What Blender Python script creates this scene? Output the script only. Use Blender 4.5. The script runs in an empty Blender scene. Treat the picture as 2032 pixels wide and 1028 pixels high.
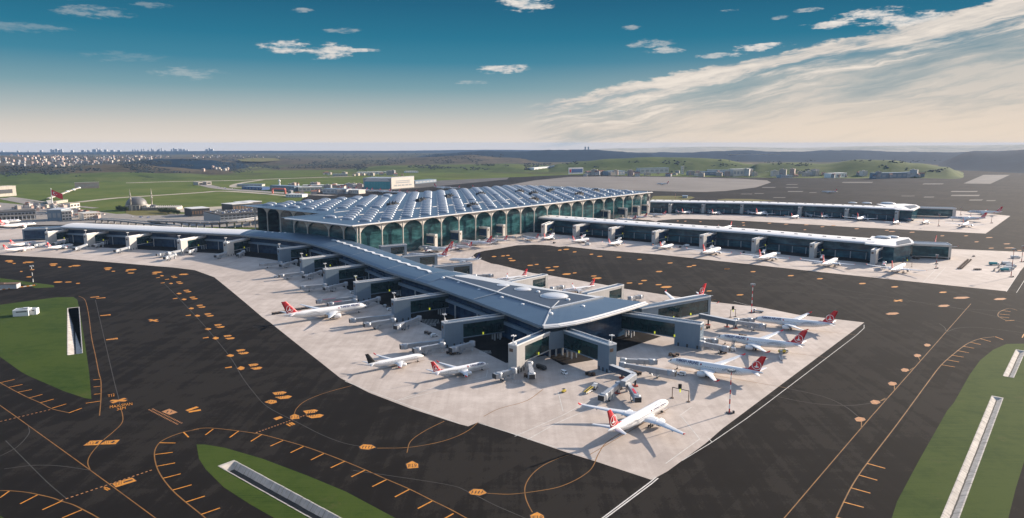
import bpy, bmesh, math, random
from math import radians as rad, sin, cos, tan, atan2, sqrt, pi, hypot, exp
from mathutils import Vector, Matrix, noise as mnoise
from mathutils.geometry import tessellate_polygon
random.seed(11)
S = bpy.context.scene
COL = S.collection

# ------------------------------------------------------------------ camera
CAM_H, F_PX, W_PX, H_PX, HOR = 145.0, 1400.0, 2032.0, 1028.0, 284.0
PITCH = math.atan((H_PX / 2 - HOR) / F_PX)
cd = bpy.data.cameras.new('camera'); cam = bpy.data.objects.new('camera', cd); COL.objects.link(cam)
cam.location = (0, 0, CAM_H); cam.rotation_euler = (pi / 2 - PITCH, 0, 0)
cd.sensor_width = 36.0; cd.lens = F_PX / W_PX * 36.0; cd.clip_start = 1.0; cd.clip_end = 120000.0
S.camera = cam

# ------------------------------------------------------------------ sun, sky, exposure
SUN_AZ, SUN_EL = 33.0, 19.5          # degrees, counter-clockwise from +X
SUN_STRENGTH, SKY_GAIN, EXPOSURE = 5.0, 0.50, 0.95
ld = bpy.data.lights.new('sun', 'SUN'); ld.energy = SUN_STRENGTH; ld.angle = rad(0.53); ld.color = (1.0, 0.86, 0.72)
sun = bpy.data.objects.new('sun', ld); COL.objects.link(sun)
sd = Vector((cos(rad(SUN_EL)) * cos(rad(SUN_AZ)), cos(rad(SUN_EL)) * sin(rad(SUN_AZ)), sin(rad(SUN_EL))))
sun.rotation_euler = sd.to_track_quat('Z', 'Y').to_euler()
sun.location = (300, 200, 400)
S.view_settings.view_transform = 'Standard'; S.view_settings.look = 'None'
S.view_settings.exposure = EXPOSURE; S.view_settings.gamma = 1.0
S.render.engine = 'CYCLES'
S.cycles.max_bounces = 5; S.cycles.diffuse_bounces = 2; S.cycles.glossy_bounces = 3
S.cycles.volume_bounces = 0; S.cycles.caustics_reflective = False; S.cycles.caustics_refractive = False
S.cycles.use_denoising = True

def lin(c):
    """sRGB 0-255 to linear"""
    return tuple(((v / 255) / 12.92 if v <= 10.3 else ((v / 255 + 0.055) / 1.055) ** 2.4) for v in c)

class N:
    """tiny node-expression helper: numbers and sockets combine with + - * /"""
    def __init__(s, nt, sock): s.nt, s.s = nt, sock
    def _m(s, op, *a):
        n = s.nt.nodes.new('ShaderNodeMath'); n.operation = op
        for i, v in enumerate((s,) + a):
            if isinstance(v, N): s.nt.links.new(v.s, n.inputs[i])
            else: n.inputs[i].default_value = v
        return N(s.nt, n.outputs[0])
    def __add__(s, o): return s._m('ADD', o)
    def __sub__(s, o): return s._m('SUBTRACT', o)
    def __mul__(s, o): return s._m('MULTIPLY', o)
    def __truediv__(s, o): return s._m('DIVIDE', o)
    def __rsub__(s, o): return (s * -1.0) + o
    def max(s, o): return s._m('MAXIMUM', o)
    def min(s, o): return s._m('MINIMUM', o)
    def f(s, op, *a): return s._m(op, *a)
    def step(s, lo, hi):
        n = s.nt.nodes.new('ShaderNodeMapRange'); n.interpolation_type = 'SMOOTHSTEP'; n.clamp = True
        s.nt.links.new(s.s, n.inputs[0])
        n.inputs[1].default_value = lo; n.inputs[2].default_value = hi
        return N(s.nt, n.outputs[0])

def cnoise(nt, vec, scale, detail=4, rough=.55, dist=0.0):
    n = nt.nodes.new('ShaderNodeTexNoise'); n.inputs['Scale'].default_value = scale
    n.inputs['Detail'].default_value = detail; n.inputs['Roughness'].default_value = rough
    n.inputs['Distortion'].default_value = dist
    if vec is not None: nt.links.new(vec, n.inputs['Vector'])
    return N(nt, n.outputs['Fac'])

def comb(nt, x, y, z):
    n = nt.nodes.new('ShaderNodeCombineXYZ')
    for i, v in enumerate((x, y, z)):
        if isinstance(v, N): nt.links.new(v.s, n.inputs[i])
        else: n.inputs[i].default_value = v
    return n.outputs[0]

def ramp(nt, fac, stops, interp='LINEAR'):
    n = nt.nodes.new('ShaderNodeValToRGB'); n.color_ramp.interpolation = interp
    el = n.color_ramp.elements
    while len(el) < len(stops): el.new(0.5)
    for e, (p, c) in zip(el, stops): e.position = p; e.color = tuple(c) + ((1,) if len(c) == 3 else ())
    nt.links.new(fac.s if isinstance(fac, N) else fac, n.inputs[0])
    return n.outputs[0]

def mixc(nt, fac, a, b, mode='MIX'):
    n = nt.nodes.new('ShaderNodeMix'); n.data_type = 'RGBA'; n.blend_type = mode
    if isinstance(fac, N): nt.links.new(fac.s, n.inputs[0])
    else: n.inputs[0].default_value = fac
    for v, i in ((a, 6), (b, 7)):
        if isinstance(v, tuple): n.inputs[i].default_value = tuple(v[:3]) + (1,)
        else: nt.links.new(v, n.inputs[i])
    return n.outputs[2]

def build_world():
    w = bpy.data.worlds.new('World'); S.world = w; w.use_nodes = True
    nt = w.node_tree; bg = nt.nodes['Background']
    tc = nt.nodes.new('ShaderNodeTexCoord'); sep = nt.nodes.new('ShaderNodeSeparateXYZ')
    nt.links.new(tc.outputs['Generated'], sep.inputs[0])
    X, Y, Z = (N(nt, sep.outputs[i]) for i in range(3))
    el = Z.f('ARCSINE') * (180 / pi)
    az = X.f('ARCTAN2', Y) * (180 / pi)
    # clear-sky gradient along the elevation, 0..90 deg squeezed so that the first 12 degrees get the detail
    t = (el + 2.0) / 32.0
    def p(e): return (e + 2.0) / 32.0
    g = SKY_GAIN
    def c(*v): return tuple(x * g for x in lin(v))
    grad = ramp(nt, t, [(p(-2), c(222, 212, 203)), (p(0.3), c(226, 216, 207)), (p(1.3), c(212, 206, 199)), (p(2.6), c(178, 188, 189)),
                        (p(4.2), c(128, 164, 175)), (p(6.2), c(70, 136, 161)), (p(8.0), c(47, 121, 150)), (p(10.5), c(39, 103, 134)),
                        (p(14.0), c(44, 104, 142)), (p(29.5), c(120, 150, 190))])
    # warmer and paler towards the sun's side
    warm = az.step(-5.0, 42.0) * (1.0 - el.step(1.0, 8.0)) * 0.75
    grad = mixc(nt, warm, grad, c(238, 218, 198))
    # physical sky for the part above the picture: this is what fills the shadows
    sky = nt.nodes.new('ShaderNodeTexSky'); sky.sky_type = 'NISHITA'; sky.sun_disc = False
    sky.sun_elevation = rad(SUN_EL); sky.sun_rotation = rad(90 - SUN_AZ); sky.altitude = 150; sky.dust_density = 1.5
    k = nt.nodes.new('ShaderNodeVectorMath'); k.operation = 'SCALE'; nt.links.new(sky.outputs[0], k.inputs[0]); k.inputs[3].default_value = 0.14
    base = mixc(nt, el.step(11.0, 26.0), grad, k.outputs[0])
    # ---- clouds, in degrees of azimuth and elevation
    nA = cnoise(nt, comb(nt, az * 0.62, el * 2.3, 0.0), 1.0, 7, .62)
    nC = cnoise(nt, comb(nt, az * 0.16, el * 0.5, 3.0), 1.0, 4, .55)
    fine = cnoise(nt, comb(nt, az * 2.2, el * 6.5, 8.0), 1.0, 4, .6)
    # great bank climbing to the sunward side; d = degrees below its upper edge
    top = (az - 1.2) * 0.185 + 3.15
    d = top - el
    d2 = d + (nA - 0.5) * 1.1 + (nC - 0.5) * 1.3 + (fine - .5) * .25
    along = comb(nt, az * 0.10, d * 0.95 + nC * 1.2, 7.0)
    streak = cnoise(nt, along, 1.5, 7, .62, .35)
    edge = d2.step(0.0, 0.3) * az.step(0.2, 4.5)
    cover = (streak * 1.35 + (nA - .5) * .35 + (1.0 - d2.step(0.2, 1.8)) * 0.36 - d2.step(1.5, 4.2) * .26 - 0.40).step(0.14, 0.50)
    veil = edge * d2.step(0.2, 3.0) * 0.74
    out = mixc(nt, veil, base, ramp(nt, streak * .7 + nC * .3 + d2 * .02, [(.34, c(122, 150, 162)), (.50, c(176, 182, 182)), (.64, c(220, 210, 200))]))
    shade = ramp(nt, streak * 0.75 + nA * 0.25, [(.40, c(170, 180, 184)), (.50, c(220, 212, 204)), (.62, c(243, 232, 220))])
    out = mixc(nt, edge * cover * 0.95, out, shade)
    glow = (1.0 - el.step(0.4, 3.8)) * az.step(0.0, 28.0) * 0.8
    out = mixc(nt, glow, out, c(238, 221, 203))
    # separate small clouds: azimuth, elevation, half width, half height, strength
    small = [(-17.2, 7.1, 2.2, .55, .9), (-14.0, 6.85, 2.2, .65, .9), (-11.6, 7.0, 1.8, .2, .6), (-0.6, 5.75, 2.2, .4, .9), (1.2, 10.6, 2.6, .7, 1.0), (-24.0, 5.0, 2.6, .5, .26),
             (-34, 7.3, 3.4, .4, .18), (-29.5, 8.7, 2.6, .5, .3), (-31.5, 9.5, 1.6, .3, .22), (-26.0, 9.4, 1.5, .26, .22), (10.5, 7.5, 2.0, .4, .5), (12.0, 7.0, 1.8, .3, .62),
             (18.8, 7.0, 2.2, .36, .95), (15.8, 6.5, 2.4, .24, .6), (23.5, 8.3, 2.4, .3, .9), (26.0, 8.8, 2.6, .5, 1.0), (28.0, 8.35, 3.2, .5, 1.0), (9.2, 8.7, 1.0, .25, .4), (20.0, 9.0, .8, .18, .4),
             (-15.9, 9.7, .9, .2, .4), (-13.0, 8.4, 1.6, .24, .32), (-3.2, 4.7, 1.6, .2, .3), (16.5, 9.7, .9, .14, .4), (27.5, 10.0, 1.6, .26, .6), (22.0, 9.4, 1.2, .2, .5), (-28.0, 5.9, 3, .4, .1)]
    acc = opa = None
    for a0, e0, wx, wy, st in small:
        u = (az - a0) / wx; v = (el - (az - a0) * 0.03 - e0) / wy
        q = (1.0 - (u * u + v * v) * .55).max(0.0); o_ = q.step(0.0, .12) * st
        acc = q if acc is None else acc.max(q); opa = o_ if opa is None else opa.max(o_)
    sc = (acc * 1.15 + (nA - 0.5) * 2.3 + (fine - .5) * .7 - 0.62).step(0.0, 0.5) * acc.step(0.0, .9)
    scol = ramp(nt, nA * .7 + fine * .3, [(.42, c(160, 180, 191)), (.56, c(226, 221, 216)), (.64, c(244, 238, 230))])
    out = mixc(nt, sc * opa, out, scol)
    nt.links.new(out, bg.inputs[0]); bg.inputs[1].default_value = 1.0
build_world()

# ------------------------------------------------------------------ from a pixel of the photograph to a place on the airfield
CP, SP = cos(PITCH), sin(PITCH)
def P(px, py, z=0.0):
    x = (px - W_PX / 2) / F_PX; y = (H_PX / 2 - py) / F_PX
    dx, dy, dz = x, CP + y * SP, -SP + y * CP
    t = (z - CAM_H) / dz
    return Vector((dx * t, dy * t, z))
def PD(px, dist):
    """point at ground distance dist in the direction of pixel column px"""
    x = (px - W_PX / 2) / F_PX
    a = atan2(x, CP)
    return Vector((sin(a) * dist, cos(a) * dist, 0))
def hz(px, py, dist):
    """height of a thing seen at pixel (px,py) that stands dist metres off"""
    x = (px - W_PX / 2) / F_PX; y = (H_PX / 2 - py) / F_PX
    dx, dy, dz = x, CP + y * SP, -SP + y * CP
    return CAM_H + dz / hypot(dx, dy) * dist
def ZC(ox, oy, s):
    return lambda pts: [(ox + a / s, oy + b / s) for a, b in pts]
def drop(d): return -(max(d - 3000.0, 0.0) ** 2) / (2 * 6.371e6) * 2.6
def az_of(a, b): return atan2(b[1] - a[1], b[0] - a[0])
GRID = rad(51.2)
E1 = Vector((cos(GRID), sin(GRID), 0)); E2 = Vector((-sin(GRID), cos(GRID), 0))

# ------------------------------------------------------------------ scene-graph helpers
def tag(o, label=None, cat=None, group=None, kind=None):
    if label: o['label'] = label
    if cat: o['category'] = cat
    if group: o['group'] = group
    if kind: o['kind'] = kind
    return o
def thing(name, label, cat, loc=(0, 0, 0), rz=0.0, group=None):
    o = bpy.data.objects.new(name, None); COL.objects.link(o)
    o.empty_display_size = 1.0
    o.location = loc; o.rotation_euler = (0, 0, rz)
    return tag(o, label, cat, group)
def dup(o, loc=None, rz=None, label=None, group=None, parent=None, scale=None):
    c = o.copy(); COL.objects.link(c)
    if parent is not None: c.parent = parent
    for ch in list(o.children): dup(ch, parent=c)
    if loc is not None: c.location = loc
    if rz is not None: c.rotation_euler = (0, 0, rz)
    if label: c['label'] = label
    if group: c['group'] = group
    if scale: c.scale = (scale,) * 3
    return c

class MB:
    """collects polygons; build() links them as one mesh object"""
    def __init__(s, M=None): s.v, s.f, s.m, s.uv, s.sm, s.M = [], [], [], [], [], M
    def add(s, pts, faces, m=0, uvs=None, smooth=False):
        b = len(s.v)
        for p in pts:
            p = Vector(p)
            if len(p) == 2: p = p.to_3d()
            s.v.append(s.M @ p if s.M else p)
        for k, f in enumerate(faces):
            s.f.append([b + i for i in f]); s.m.append(m); s.sm.append(smooth)
            s.uv.append(uvs[k] if uvs else None)
    def poly(s, pts, m=0, uv=None): s.add(pts, [list(range(len(pts)))], m, [uv] if uv else None)
    def wall(s, a, b, z0, z1, m=0, u0=0.0):
        a, b = Vector(a), Vector(b); L = (Vector((b.x, b.y)) - Vector((a.x, a.y))).length
        s.add([(a.x, a.y, z0), (b.x, b.y, z0), (b.x, b.y, z1), (a.x, a.y, z1)], [[0, 1, 2, 3]], m, [[(u0, z0), (u0 + L, z0), (u0 + L, z1), (u0, z1)]])
        return u0 + L
    def box(s, x0, x1, y0, y1, z0, z1, m=0):
        p = [(x0, y0, z0), (x1, y0, z0), (x1, y1, z0), (x0, y1, z0), (x0, y0, z1), (x1, y0, z1), (x1, y1, z1), (x0, y1, z1)]
        fs = [[0, 3, 2, 1], [4, 5, 6, 7], [0, 1, 5, 4], [1, 2, 6, 5], [2, 3, 7, 6], [3, 0, 4, 7]]
        W, D, Hh = x1 - x0, y1 - y0, z1 - z0
        uv = [[(0, 0), (0, D), (W, D), (W, 0)], [(0, 0), (W, 0), (W, D), (0, D)]] + [[(0, z0), (w, z0), (w, z1), (0, z1)] for w in (W, D, W, D)]
        s.add(p, fs, m, uv)
    def bar(s, a, b, w, h, m=0, up=None):
        """box beam from a to b (centre line), width w, height h"""
        a, b = Vector(a), Vector(b); d = (b - a).normalized()
        up = Vector(up or (0, 0, 1))
        if abs(d.dot(up)) > .99: up = Vector((1, 0, 0))
        r = d.cross(up).normalized(); u = r.cross(d)
        p = [c + r * (i * w / 2) + u * (j * h / 2) for c in (a, b) for i, j in ((-1, -1), (1, -1), (1, 1), (-1, 1))]
        s.add(p, [[0, 3, 2, 1], [4, 5, 6, 7], [0, 1, 5, 4], [1, 2, 6, 5], [2, 3, 7, 6], [3, 0, 4, 7]], m)
    def tube(s, a, b, r0, r1=None, n=10, m=0, caps=True, smooth=True):
        r1 = r0 if r1 is None else r1
        s.loft([(a, r0), (b, r1)], n, m, caps, smooth)
    def loft(s, st, n=12, m=0, caps=True, smooth=True):
        """circles (centre, radius) joined; all perpendicular to the first-last axis"""
        a, b = Vector(st[0][0]), Vector(st[-1][0]); d = (b - a).normalized()
        up = Vector((0, 0, 1)) if abs(d.z) < .95 else Vector((1, 0, 0))
        r = d.cross(up).normalized(); u = r.cross(d)
        rings = [[Vector(c) + (r * cos(2 * pi * k / n) + u * sin(2 * pi * k / n)) * q for k in range(n)] for c, q in st]
        s.rings(rings, m, caps, smooth)
    def rings(s, rings, m=0, caps=True, smooth=True, closed=True):
        n = len(rings[0]); pts = [p for r in rings for p in r]; fs = []
        for i in range(len(rings) - 1):
            for k in range(n if closed else n - 1):
                k2 = (k + 1) % n
                fs.append([i * n + k, i * n + k2, (i + 1) * n + k2, (i + 1) * n + k])
        s.add(pts, fs, m, None, smooth)
        if caps and closed:
            s.add(rings[0], [list(range(n))[::-1]], m); s.add(rings[-1], [list(range(n))], m)
    def prism(s, poly, z0, z1, m=0, mtop=None, bottom=False):
        mtop = m if mtop is None else mtop
        poly = [(p[0], p[1]) for p in poly]
        if sum(poly[i - 1][0] * poly[i][1] - poly[i][0] * poly[i - 1][1] for i in range(len(poly))) < 0: poly = poly[::-1]
        u = 0
        for i in range(len(poly)): u = s.wall(poly[i] + (0,), poly[(i + 1) % len(poly)] + (0,), z0, z1, m, u)
        s.flat(poly, z1, mtop)
        if bottom: s.flat(poly, z0, m, True)
    def flat(s, poly, z, m=0, down=False, holes=()):
        loops = [[Vector((p[0], p[1], z)) for p in q] for q in [poly] + list(holes)]
        tris = tessellate_polygon(loops); pts = [p for q in loops for p in q]
        fs = []
        for t in tris:
            a, b, c = (pts[i] for i in t)
            up = (b - a).cross(c - a).z > 0
            fs.append(list(t) if up != down else list(t)[::-1])
        s.add(pts, fs, m)
    def ribbon(s, pts, w, z=0.0, m=0, closed=False):
        pts = [Vector((p[0], p[1], 0)) for p in pts]; n = len(pts); L = []; R = []
        for i, p in enumerate(pts):
            a = pts[i - 1] if i or closed else p; b = pts[(i + 1) % n] if i < n - 1 or closed else p
            d = (b - a).normalized(); nn = Vector((-d.y, d.x, 0)) * w / 2
            L.append(p + nn); R.append(p - nn)
        for i in range(n - (0 if closed else 1)):
            j = (i + 1) % n
            q = [R[i], R[j], L[j], L[i]]
            s.add([(a.x, a.y, z) for a in q], [[0, 1, 2, 3]], m)
    def build(s, name, mats, parent=None, kind=None):
        me = bpy.data.meshes.new(name); me.from_pydata([tuple(p) for p in s.v], [], s.f)
        for mt in (mats if isinstance(mats, (list, tuple)) else [mats]): me.materials.append(mt)
        me.polygons.foreach_set('material_index', s.m); me.polygons.foreach_set('use_smooth', s.sm)
        if any(u for u in s.uv):
            lay = me.uv_layers.new(name='uv')
            for p, u in zip(me.polygons, s.uv):
                if u:
                    for li, c in zip(p.loop_indices, u): lay.data[li].uv = c
        me.update()
        o = bpy.data.objects.new(name, me); COL.objects.link(o)
        if parent is not None: o.parent = parent
        if kind: o['kind'] = kind
        return o

def smooth_path(pts, n=6):
    """Catmull-Rom through pts"""
    pts = [Vector((p[0], p[1], 0)) for p in pts]
    if len(pts) < 3: return pts
    e = [pts[0] * 2 - pts[1]] + pts + [pts[-1] * 2 - pts[-2]]; out = []
    for i in range(1, len(e) - 2):
        a, b, c, d = e[i - 1:i + 3]
        for k in range(n):
            t = k / n
            out.append(0.5 * ((2 * b) + (c - a) * t + (2 * a - 5 * b + 4 * c - d) * t * t + (3 * b - a - 3 * c + d) * t ** 3))
    return out + [pts[-1]]

def text_mesh(body, size=1.0, bold=0.0, slices=0):
    """vertices and faces of a piece of lettering, lower corner at the origin, cap height = size"""
    cu = bpy.data.curves.new('lettering', 'FONT'); cu.body = body; cu.size = 1.0; cu.offset = bold; cu.resolution_u = 2; cu.fill_mode = 'FRONT'
    o = bpy.data.objects.new('lettering', cu); COL.objects.link(o)
    me = o.to_mesh()
    if slices:
        bm = bmesh.new(); bm.from_mesh(me); lo = min(v.co.y for v in bm.verts); hi = max(v.co.y for v in bm.verts)
        for k in range(1, slices): bmesh.ops.bisect_plane(bm, geom=bm.verts[:] + bm.edges[:] + bm.faces[:], plane_co=(0, lo + (hi - lo) * k / slices, 0), plane_no=(0, 1, 0))
        bm.to_mesh(me); bm.free()
    vs = [v.co.copy() for v in me.vertices]; fs = [list(p.vertices) for p in me.polygons]
    o.to_mesh_clear(); bpy.data.objects.remove(o); bpy.data.curves.remove(cu)
    x0 = min(v.x for v in vs); y0 = min(v.y for v in vs); k = size / 0.7
    vs = [Vector(((v.x - x0) * k, (v.y - y0) * k, 0)) for v in vs]
    return vs, fs, max(v.x for v in vs)
# ------------------------------------------------------------------ materials
MATS = {}
def new_mat(name):
    m = bpy.data.materials.new(name); m.use_nodes = True; MATS[name] = m
    return m, m.node_tree, m.node_tree.nodes['Principled BSDF']
def obj_coord(nt): return nt.nodes.new('ShaderNodeTexCoord').outputs['Object']
def world_pos(nt): return nt.nodes.new('ShaderNodeNewGeometry').outputs['Position']
def vscale(nt, vec, sx, sy, sz, rz=0.0):
    n = nt.nodes.new('ShaderNodeMapping'); n.inputs['Scale'].default_value = (sx, sy, sz); n.inputs['Rotation'].default_value = (0, 0, rz)
    nt.links.new(vec, n.inputs[0]); return n.outputs[0]
def simple(name, col, rough=.6, metal=0.0, var=.12, scale=.4, spec=.5, emit=0.0):
    m, nt, b = new_mat(name)
    b.inputs['Roughness'].default_value = rough; b.inputs['Metallic'].default_value = metal; b.inputs['Specular IOR Level'].default_value = spec
    if var:
        n = cnoise(nt, obj_coord(nt), scale, 4)
        nt.links.new(ramp(nt, n, [(.3, tuple(c * (1 - var) for c in col)), (.7, tuple(min(c * (1 + var), 1) for c in col))]), b.inputs['Base Color'])
    else: b.inputs['Base Color'].default_value = tuple(col) + (1,)
    if emit:
        b.inputs['Emission Color'].default_value = tuple(col) + (1,); b.inputs['Emission Strength'].default_value = emit
    return m

def asphalt_mat():
    m, nt, b = new_mat('asphalt'); p = world_pos(nt)
    big = cnoise(nt, p, .006, 5, .6); med = cnoise(nt, p, .045, 5, .62); fine = cnoise(nt, p, 1.3, 3, .7)
    st1 = cnoise(nt, vscale(nt, p, .004, .16, 1, -GRID), 1.0, 4, .6)       # wheel streaks along the taxiways
    st2 = cnoise(nt, vscale(nt, p, .16, .004, 1, -GRID), 1.0, 4, .6)
    r = vscale(nt, p, 1, 1, 1, -GRID)
    br = nt.nodes.new('ShaderNodeTexBrick'); nt.links.new(r, br.inputs[0]); br.offset = .37
    br.inputs['Scale'].default_value = 1.0; br.inputs['Brick Width'].default_value = 95.0; br.inputs['Row Height'].default_value = 7.5; br.inputs['Mortar Size'].default_value = .05
    br.inputs['Color1'].default_value = (.35, .35, .35, 1); br.inputs['Color2'].default_value = (.65, .65, .65, 1); br.inputs['Mortar'].default_value = (.2, .2, .2, 1)
    bw = nt.nodes.new('ShaderNodeRGBToBW'); nt.links.new(br.outputs[0], bw.inputs[0]); lane = N(nt, bw.outputs[0])
    k = big * .55 + med * .34 + st1 * .2 + st2 * .42 + fine * .24 + lane * .24 - .02
    c = ramp(nt, k, [(.66, (.0082, .0070, .0059)), (.94, (.0116, .0098, .0082)), (1.04, (.0138, .0117, .0098)), (1.30, (.021, .018, .015))])
    nt.links.new(c, b.inputs['Base Color']); b.inputs['Roughness'].default_value = .93; b.inputs['Specular IOR Level'].default_value = .06
    return m
def concrete_mat(name='concrete', lo=(.40, .340, .295), hi=(.555, .485, .430), slab=7.5):
    m, nt, b = new_mat(name); p = world_pos(nt)
    r = vscale(nt, p, 1, 1, 1, -GRID)
    br = nt.nodes.new('ShaderNodeTexBrick'); nt.links.new(r, br.inputs[0]); br.offset = 0.0; br.squash = 1.0
    br.inputs['Scale'].default_value = 1.0; br.inputs['Brick Width'].default_value = slab; br.inputs['Row Height'].default_value = slab
    br.inputs['Mortar Size'].default_value = .07; br.inputs['Bias'].default_value = 0.0
    br.inputs['Color1'].default_value = (.42, .42, .42, 1); br.inputs['Color2'].default_value = (.58, .58, .58, 1); br.inputs['Mortar'].default_value = (.3, .3, .3, 1)
    sl = N(nt, nt.nodes.new('ShaderNodeRGBToBW').outputs[0]); nt.links.new(br.outputs[0], sl.s.node.inputs[0])
    big = cnoise(nt, p, .012, 5, .62); med = cnoise(nt, p, .11, 6, .66); fine = cnoise(nt, p, 1.7, 3, .7)
    s1 = cnoise(nt, vscale(nt, p, .012, .22, 1, -GRID), 1.0, 4, .62); s2 = cnoise(nt, vscale(nt, p, .22, .012, 1, -GRID), 1.0, 4, .62)
    k = big * .46 + med * .24 + fine * .16 + s1 * .08 + s2 * .24 + sl * .32 + .08
    c = ramp(nt, k, [(.66, tuple(v * .80 for v in lo)), (.80, lo), (.98, hi)])
    oil = (cnoise(nt, p, .075, 3, .5)).step(.70, .78)
    c = mixc(nt, oil * .28, c, tuple(v * .4 for v in lo))
    nt.links.new(c, b.inputs['Base Color']); b.inputs['Roughness'].default_value = .85; b.inputs['Specular IOR Level'].default_value = .3
    return m
def grass_mat(name, c0, c1, c2, s=1.0, mow=False):
    m, nt, b = new_mat(name); p = world_pos(nt)
    k = cnoise(nt, p, .02 * s, 5, .6) * .5 + cnoise(nt, p, .14 * s, 5, .65) * .35 + cnoise(nt, p, 2.2 * s, 4, .75) * .3
    if name == 'hill_grass':
        k = k + (cnoise(nt, p, .0045, 4, .6).step(.42, .6) - .5) * .16
    if mow: k = k + cnoise(nt, vscale(nt, p, .02, .8, 1, -GRID + .35), 1.0, 3, .6) * .28
    c = ramp(nt, k, [(.36, c0), (.56, c1), (.74, c2)])
    if name == 'hill_grass': c = mixc(nt, (cnoise(nt, p, .007, 6, .7) * .7 + cnoise(nt, p, .05, 3, .7) * .3).step(.56, .62) * .8, c, (.014, .022, .010))
    if name == 'turf': c = mixc(nt, (cnoise(nt, p, .05, 5, .68) * .7 + cnoise(nt, p, .6, 3, .7) * .3).step(.57, .68) * .5, c, (.075, .070, .026))
    nt.links.new(c, b.inputs['Base Color']); b.inputs['Roughness'].default_value = .95; b.inputs['Specular IOR Level'].default_value = .1
    bp = nt.nodes.new('ShaderNodeBump'); bp.inputs['Strength'].default_value = .6; bp.inputs['Distance'].default_value = .25
    nt.links.new(cnoise(nt, p, 3.0 * s, 3, .7).s, bp.inputs['Height']); nt.links.new(bp.outputs[0], b.inputs['Normal'])
    return m
def land_mat():
    m, nt, b = new_mat('open_land'); p = world_pos(nt)
    flat = vscale(nt, p, 1, 1, 0)
    sep = nt.nodes.new('ShaderNodeSeparateXYZ'); nt.links.new(p, sep.inputs[0])
    X, Y = N(nt, sep.outputs[0]), N(nt, sep.outputs[1])
    dist = (X * X + Y * Y).f('SQRT')
    n1 = cnoise(nt, flat, .0016, 5, .6); n2 = cnoise(nt, flat, .009, 5, .62); n3 = cnoise(nt, flat, .06, 4, .7)
    green = ramp(nt, n1 * .4 + n2 * .4 + n3 * .25, [(.34, (.045, .068, .012)), (.52, (.085, .112, .024)), (.70, (.140, .145, .044))])
    vo = nt.nodes.new('ShaderNodeTexVoronoi'); vo.inputs['Scale'].default_value = .0011; nt.links.new(flat, vo.inputs[0])
    fld = ramp(nt, N(nt, nt.nodes.new('ShaderNodeRGBToBW').outputs[0]), [(.2, (.065, .085, .03)), (.4, (.15, .145, .065)), (.62, (.30, .25, .13)), (.8, (.10, .11, .05))], 'CONSTANT')
    bw = [n for n in nt.nodes if n.bl_idname == 'ShaderNodeRGBToBW'][-1]; nt.links.new(vo.outputs['Color'], bw.inputs[0])
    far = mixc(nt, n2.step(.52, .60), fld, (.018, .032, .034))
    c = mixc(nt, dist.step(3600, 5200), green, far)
    scrub = (cnoise(nt, flat, .0022, 6, .66) * .75 + n3 * .25 + (dist / 16000.0)).step(.70, .80) * dist.step(2600, 3800)
    c = mixc(nt, scrub * .85, c, ramp(nt, n3, [(.35, (.024, .026, .014)), (.65, (.075, .062, .040))]))
    nt.links.new(c, b.inputs['Base Color']); b.inputs['Roughness'].default_value = 1.0; b.inputs['Specular IOR Level'].default_value = .05
    return m
def forest_mat(name, c0, c1, s=1.0):
    m, nt, b = new_mat(name); p = world_pos(nt)
    k = cnoise(nt, p, .004 * s, 5, .6) * .5 + cnoise(nt, p, .035 * s, 5, .7) * .55
    nt.links.new(ramp(nt, k, [(.38, c0), (.66, c1)]), b.inputs['Base Color']); b.inputs['Roughness'].default_value = 1.0; b.inputs['Specular IOR Level'].default_value = .05
    return m
def glass_mat(name, c0, c1, uw=3.0, vh=4.5, line=.12, linecol=(.05, .07, .08), rough=.12, spec=.6, dirt=.5):
    """curtain wall: panes (uv in metres) between slim mullions, each pane a little different"""
    m, nt, b = new_mat(name)
    uv = nt.nodes.new('ShaderNodeTexCoord').outputs['UV']
    br = nt.nodes.new('ShaderNodeTexBrick'); nt.links.new(uv, br.inputs[0]); br.offset = 0.0
    br.inputs['Scale'].default_value = 1.0; br.inputs['Brick Width'].default_value = uw; br.inputs['Row Height'].default_value = vh
    br.inputs['Mortar Size'].default_value = line; br.inputs['Mortar Smooth'].default_value = .1
    br.inputs['Color1'].default_value = c0 + (1,); br.inputs['Color2'].default_value = c1 + (1,); br.inputs['Mortar'].default_value = linecol + (1,)
    n = cnoise(nt, vscale(nt, uv, .045, .16, 1), 1.0, 4, .6)
    c = mixc(nt, n.step(.42, .68) * dirt, br.outputs[0], tuple(min(v * 2.4 + .012, 1) for v in c1))
    nt.links.new(c, b.inputs['Base Color'])
    n2 = cnoise(nt, vscale(nt, uv, .3, .3, 1), 1.0, 2, .5)
    nt.links.new((n2 * .12 + rough - .06).s, b.inputs['Roughness'])
    b.inputs['Specular IOR Level'].default_value = spec; b.inputs['IOR'].default_value = 1.5
    return m
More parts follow.
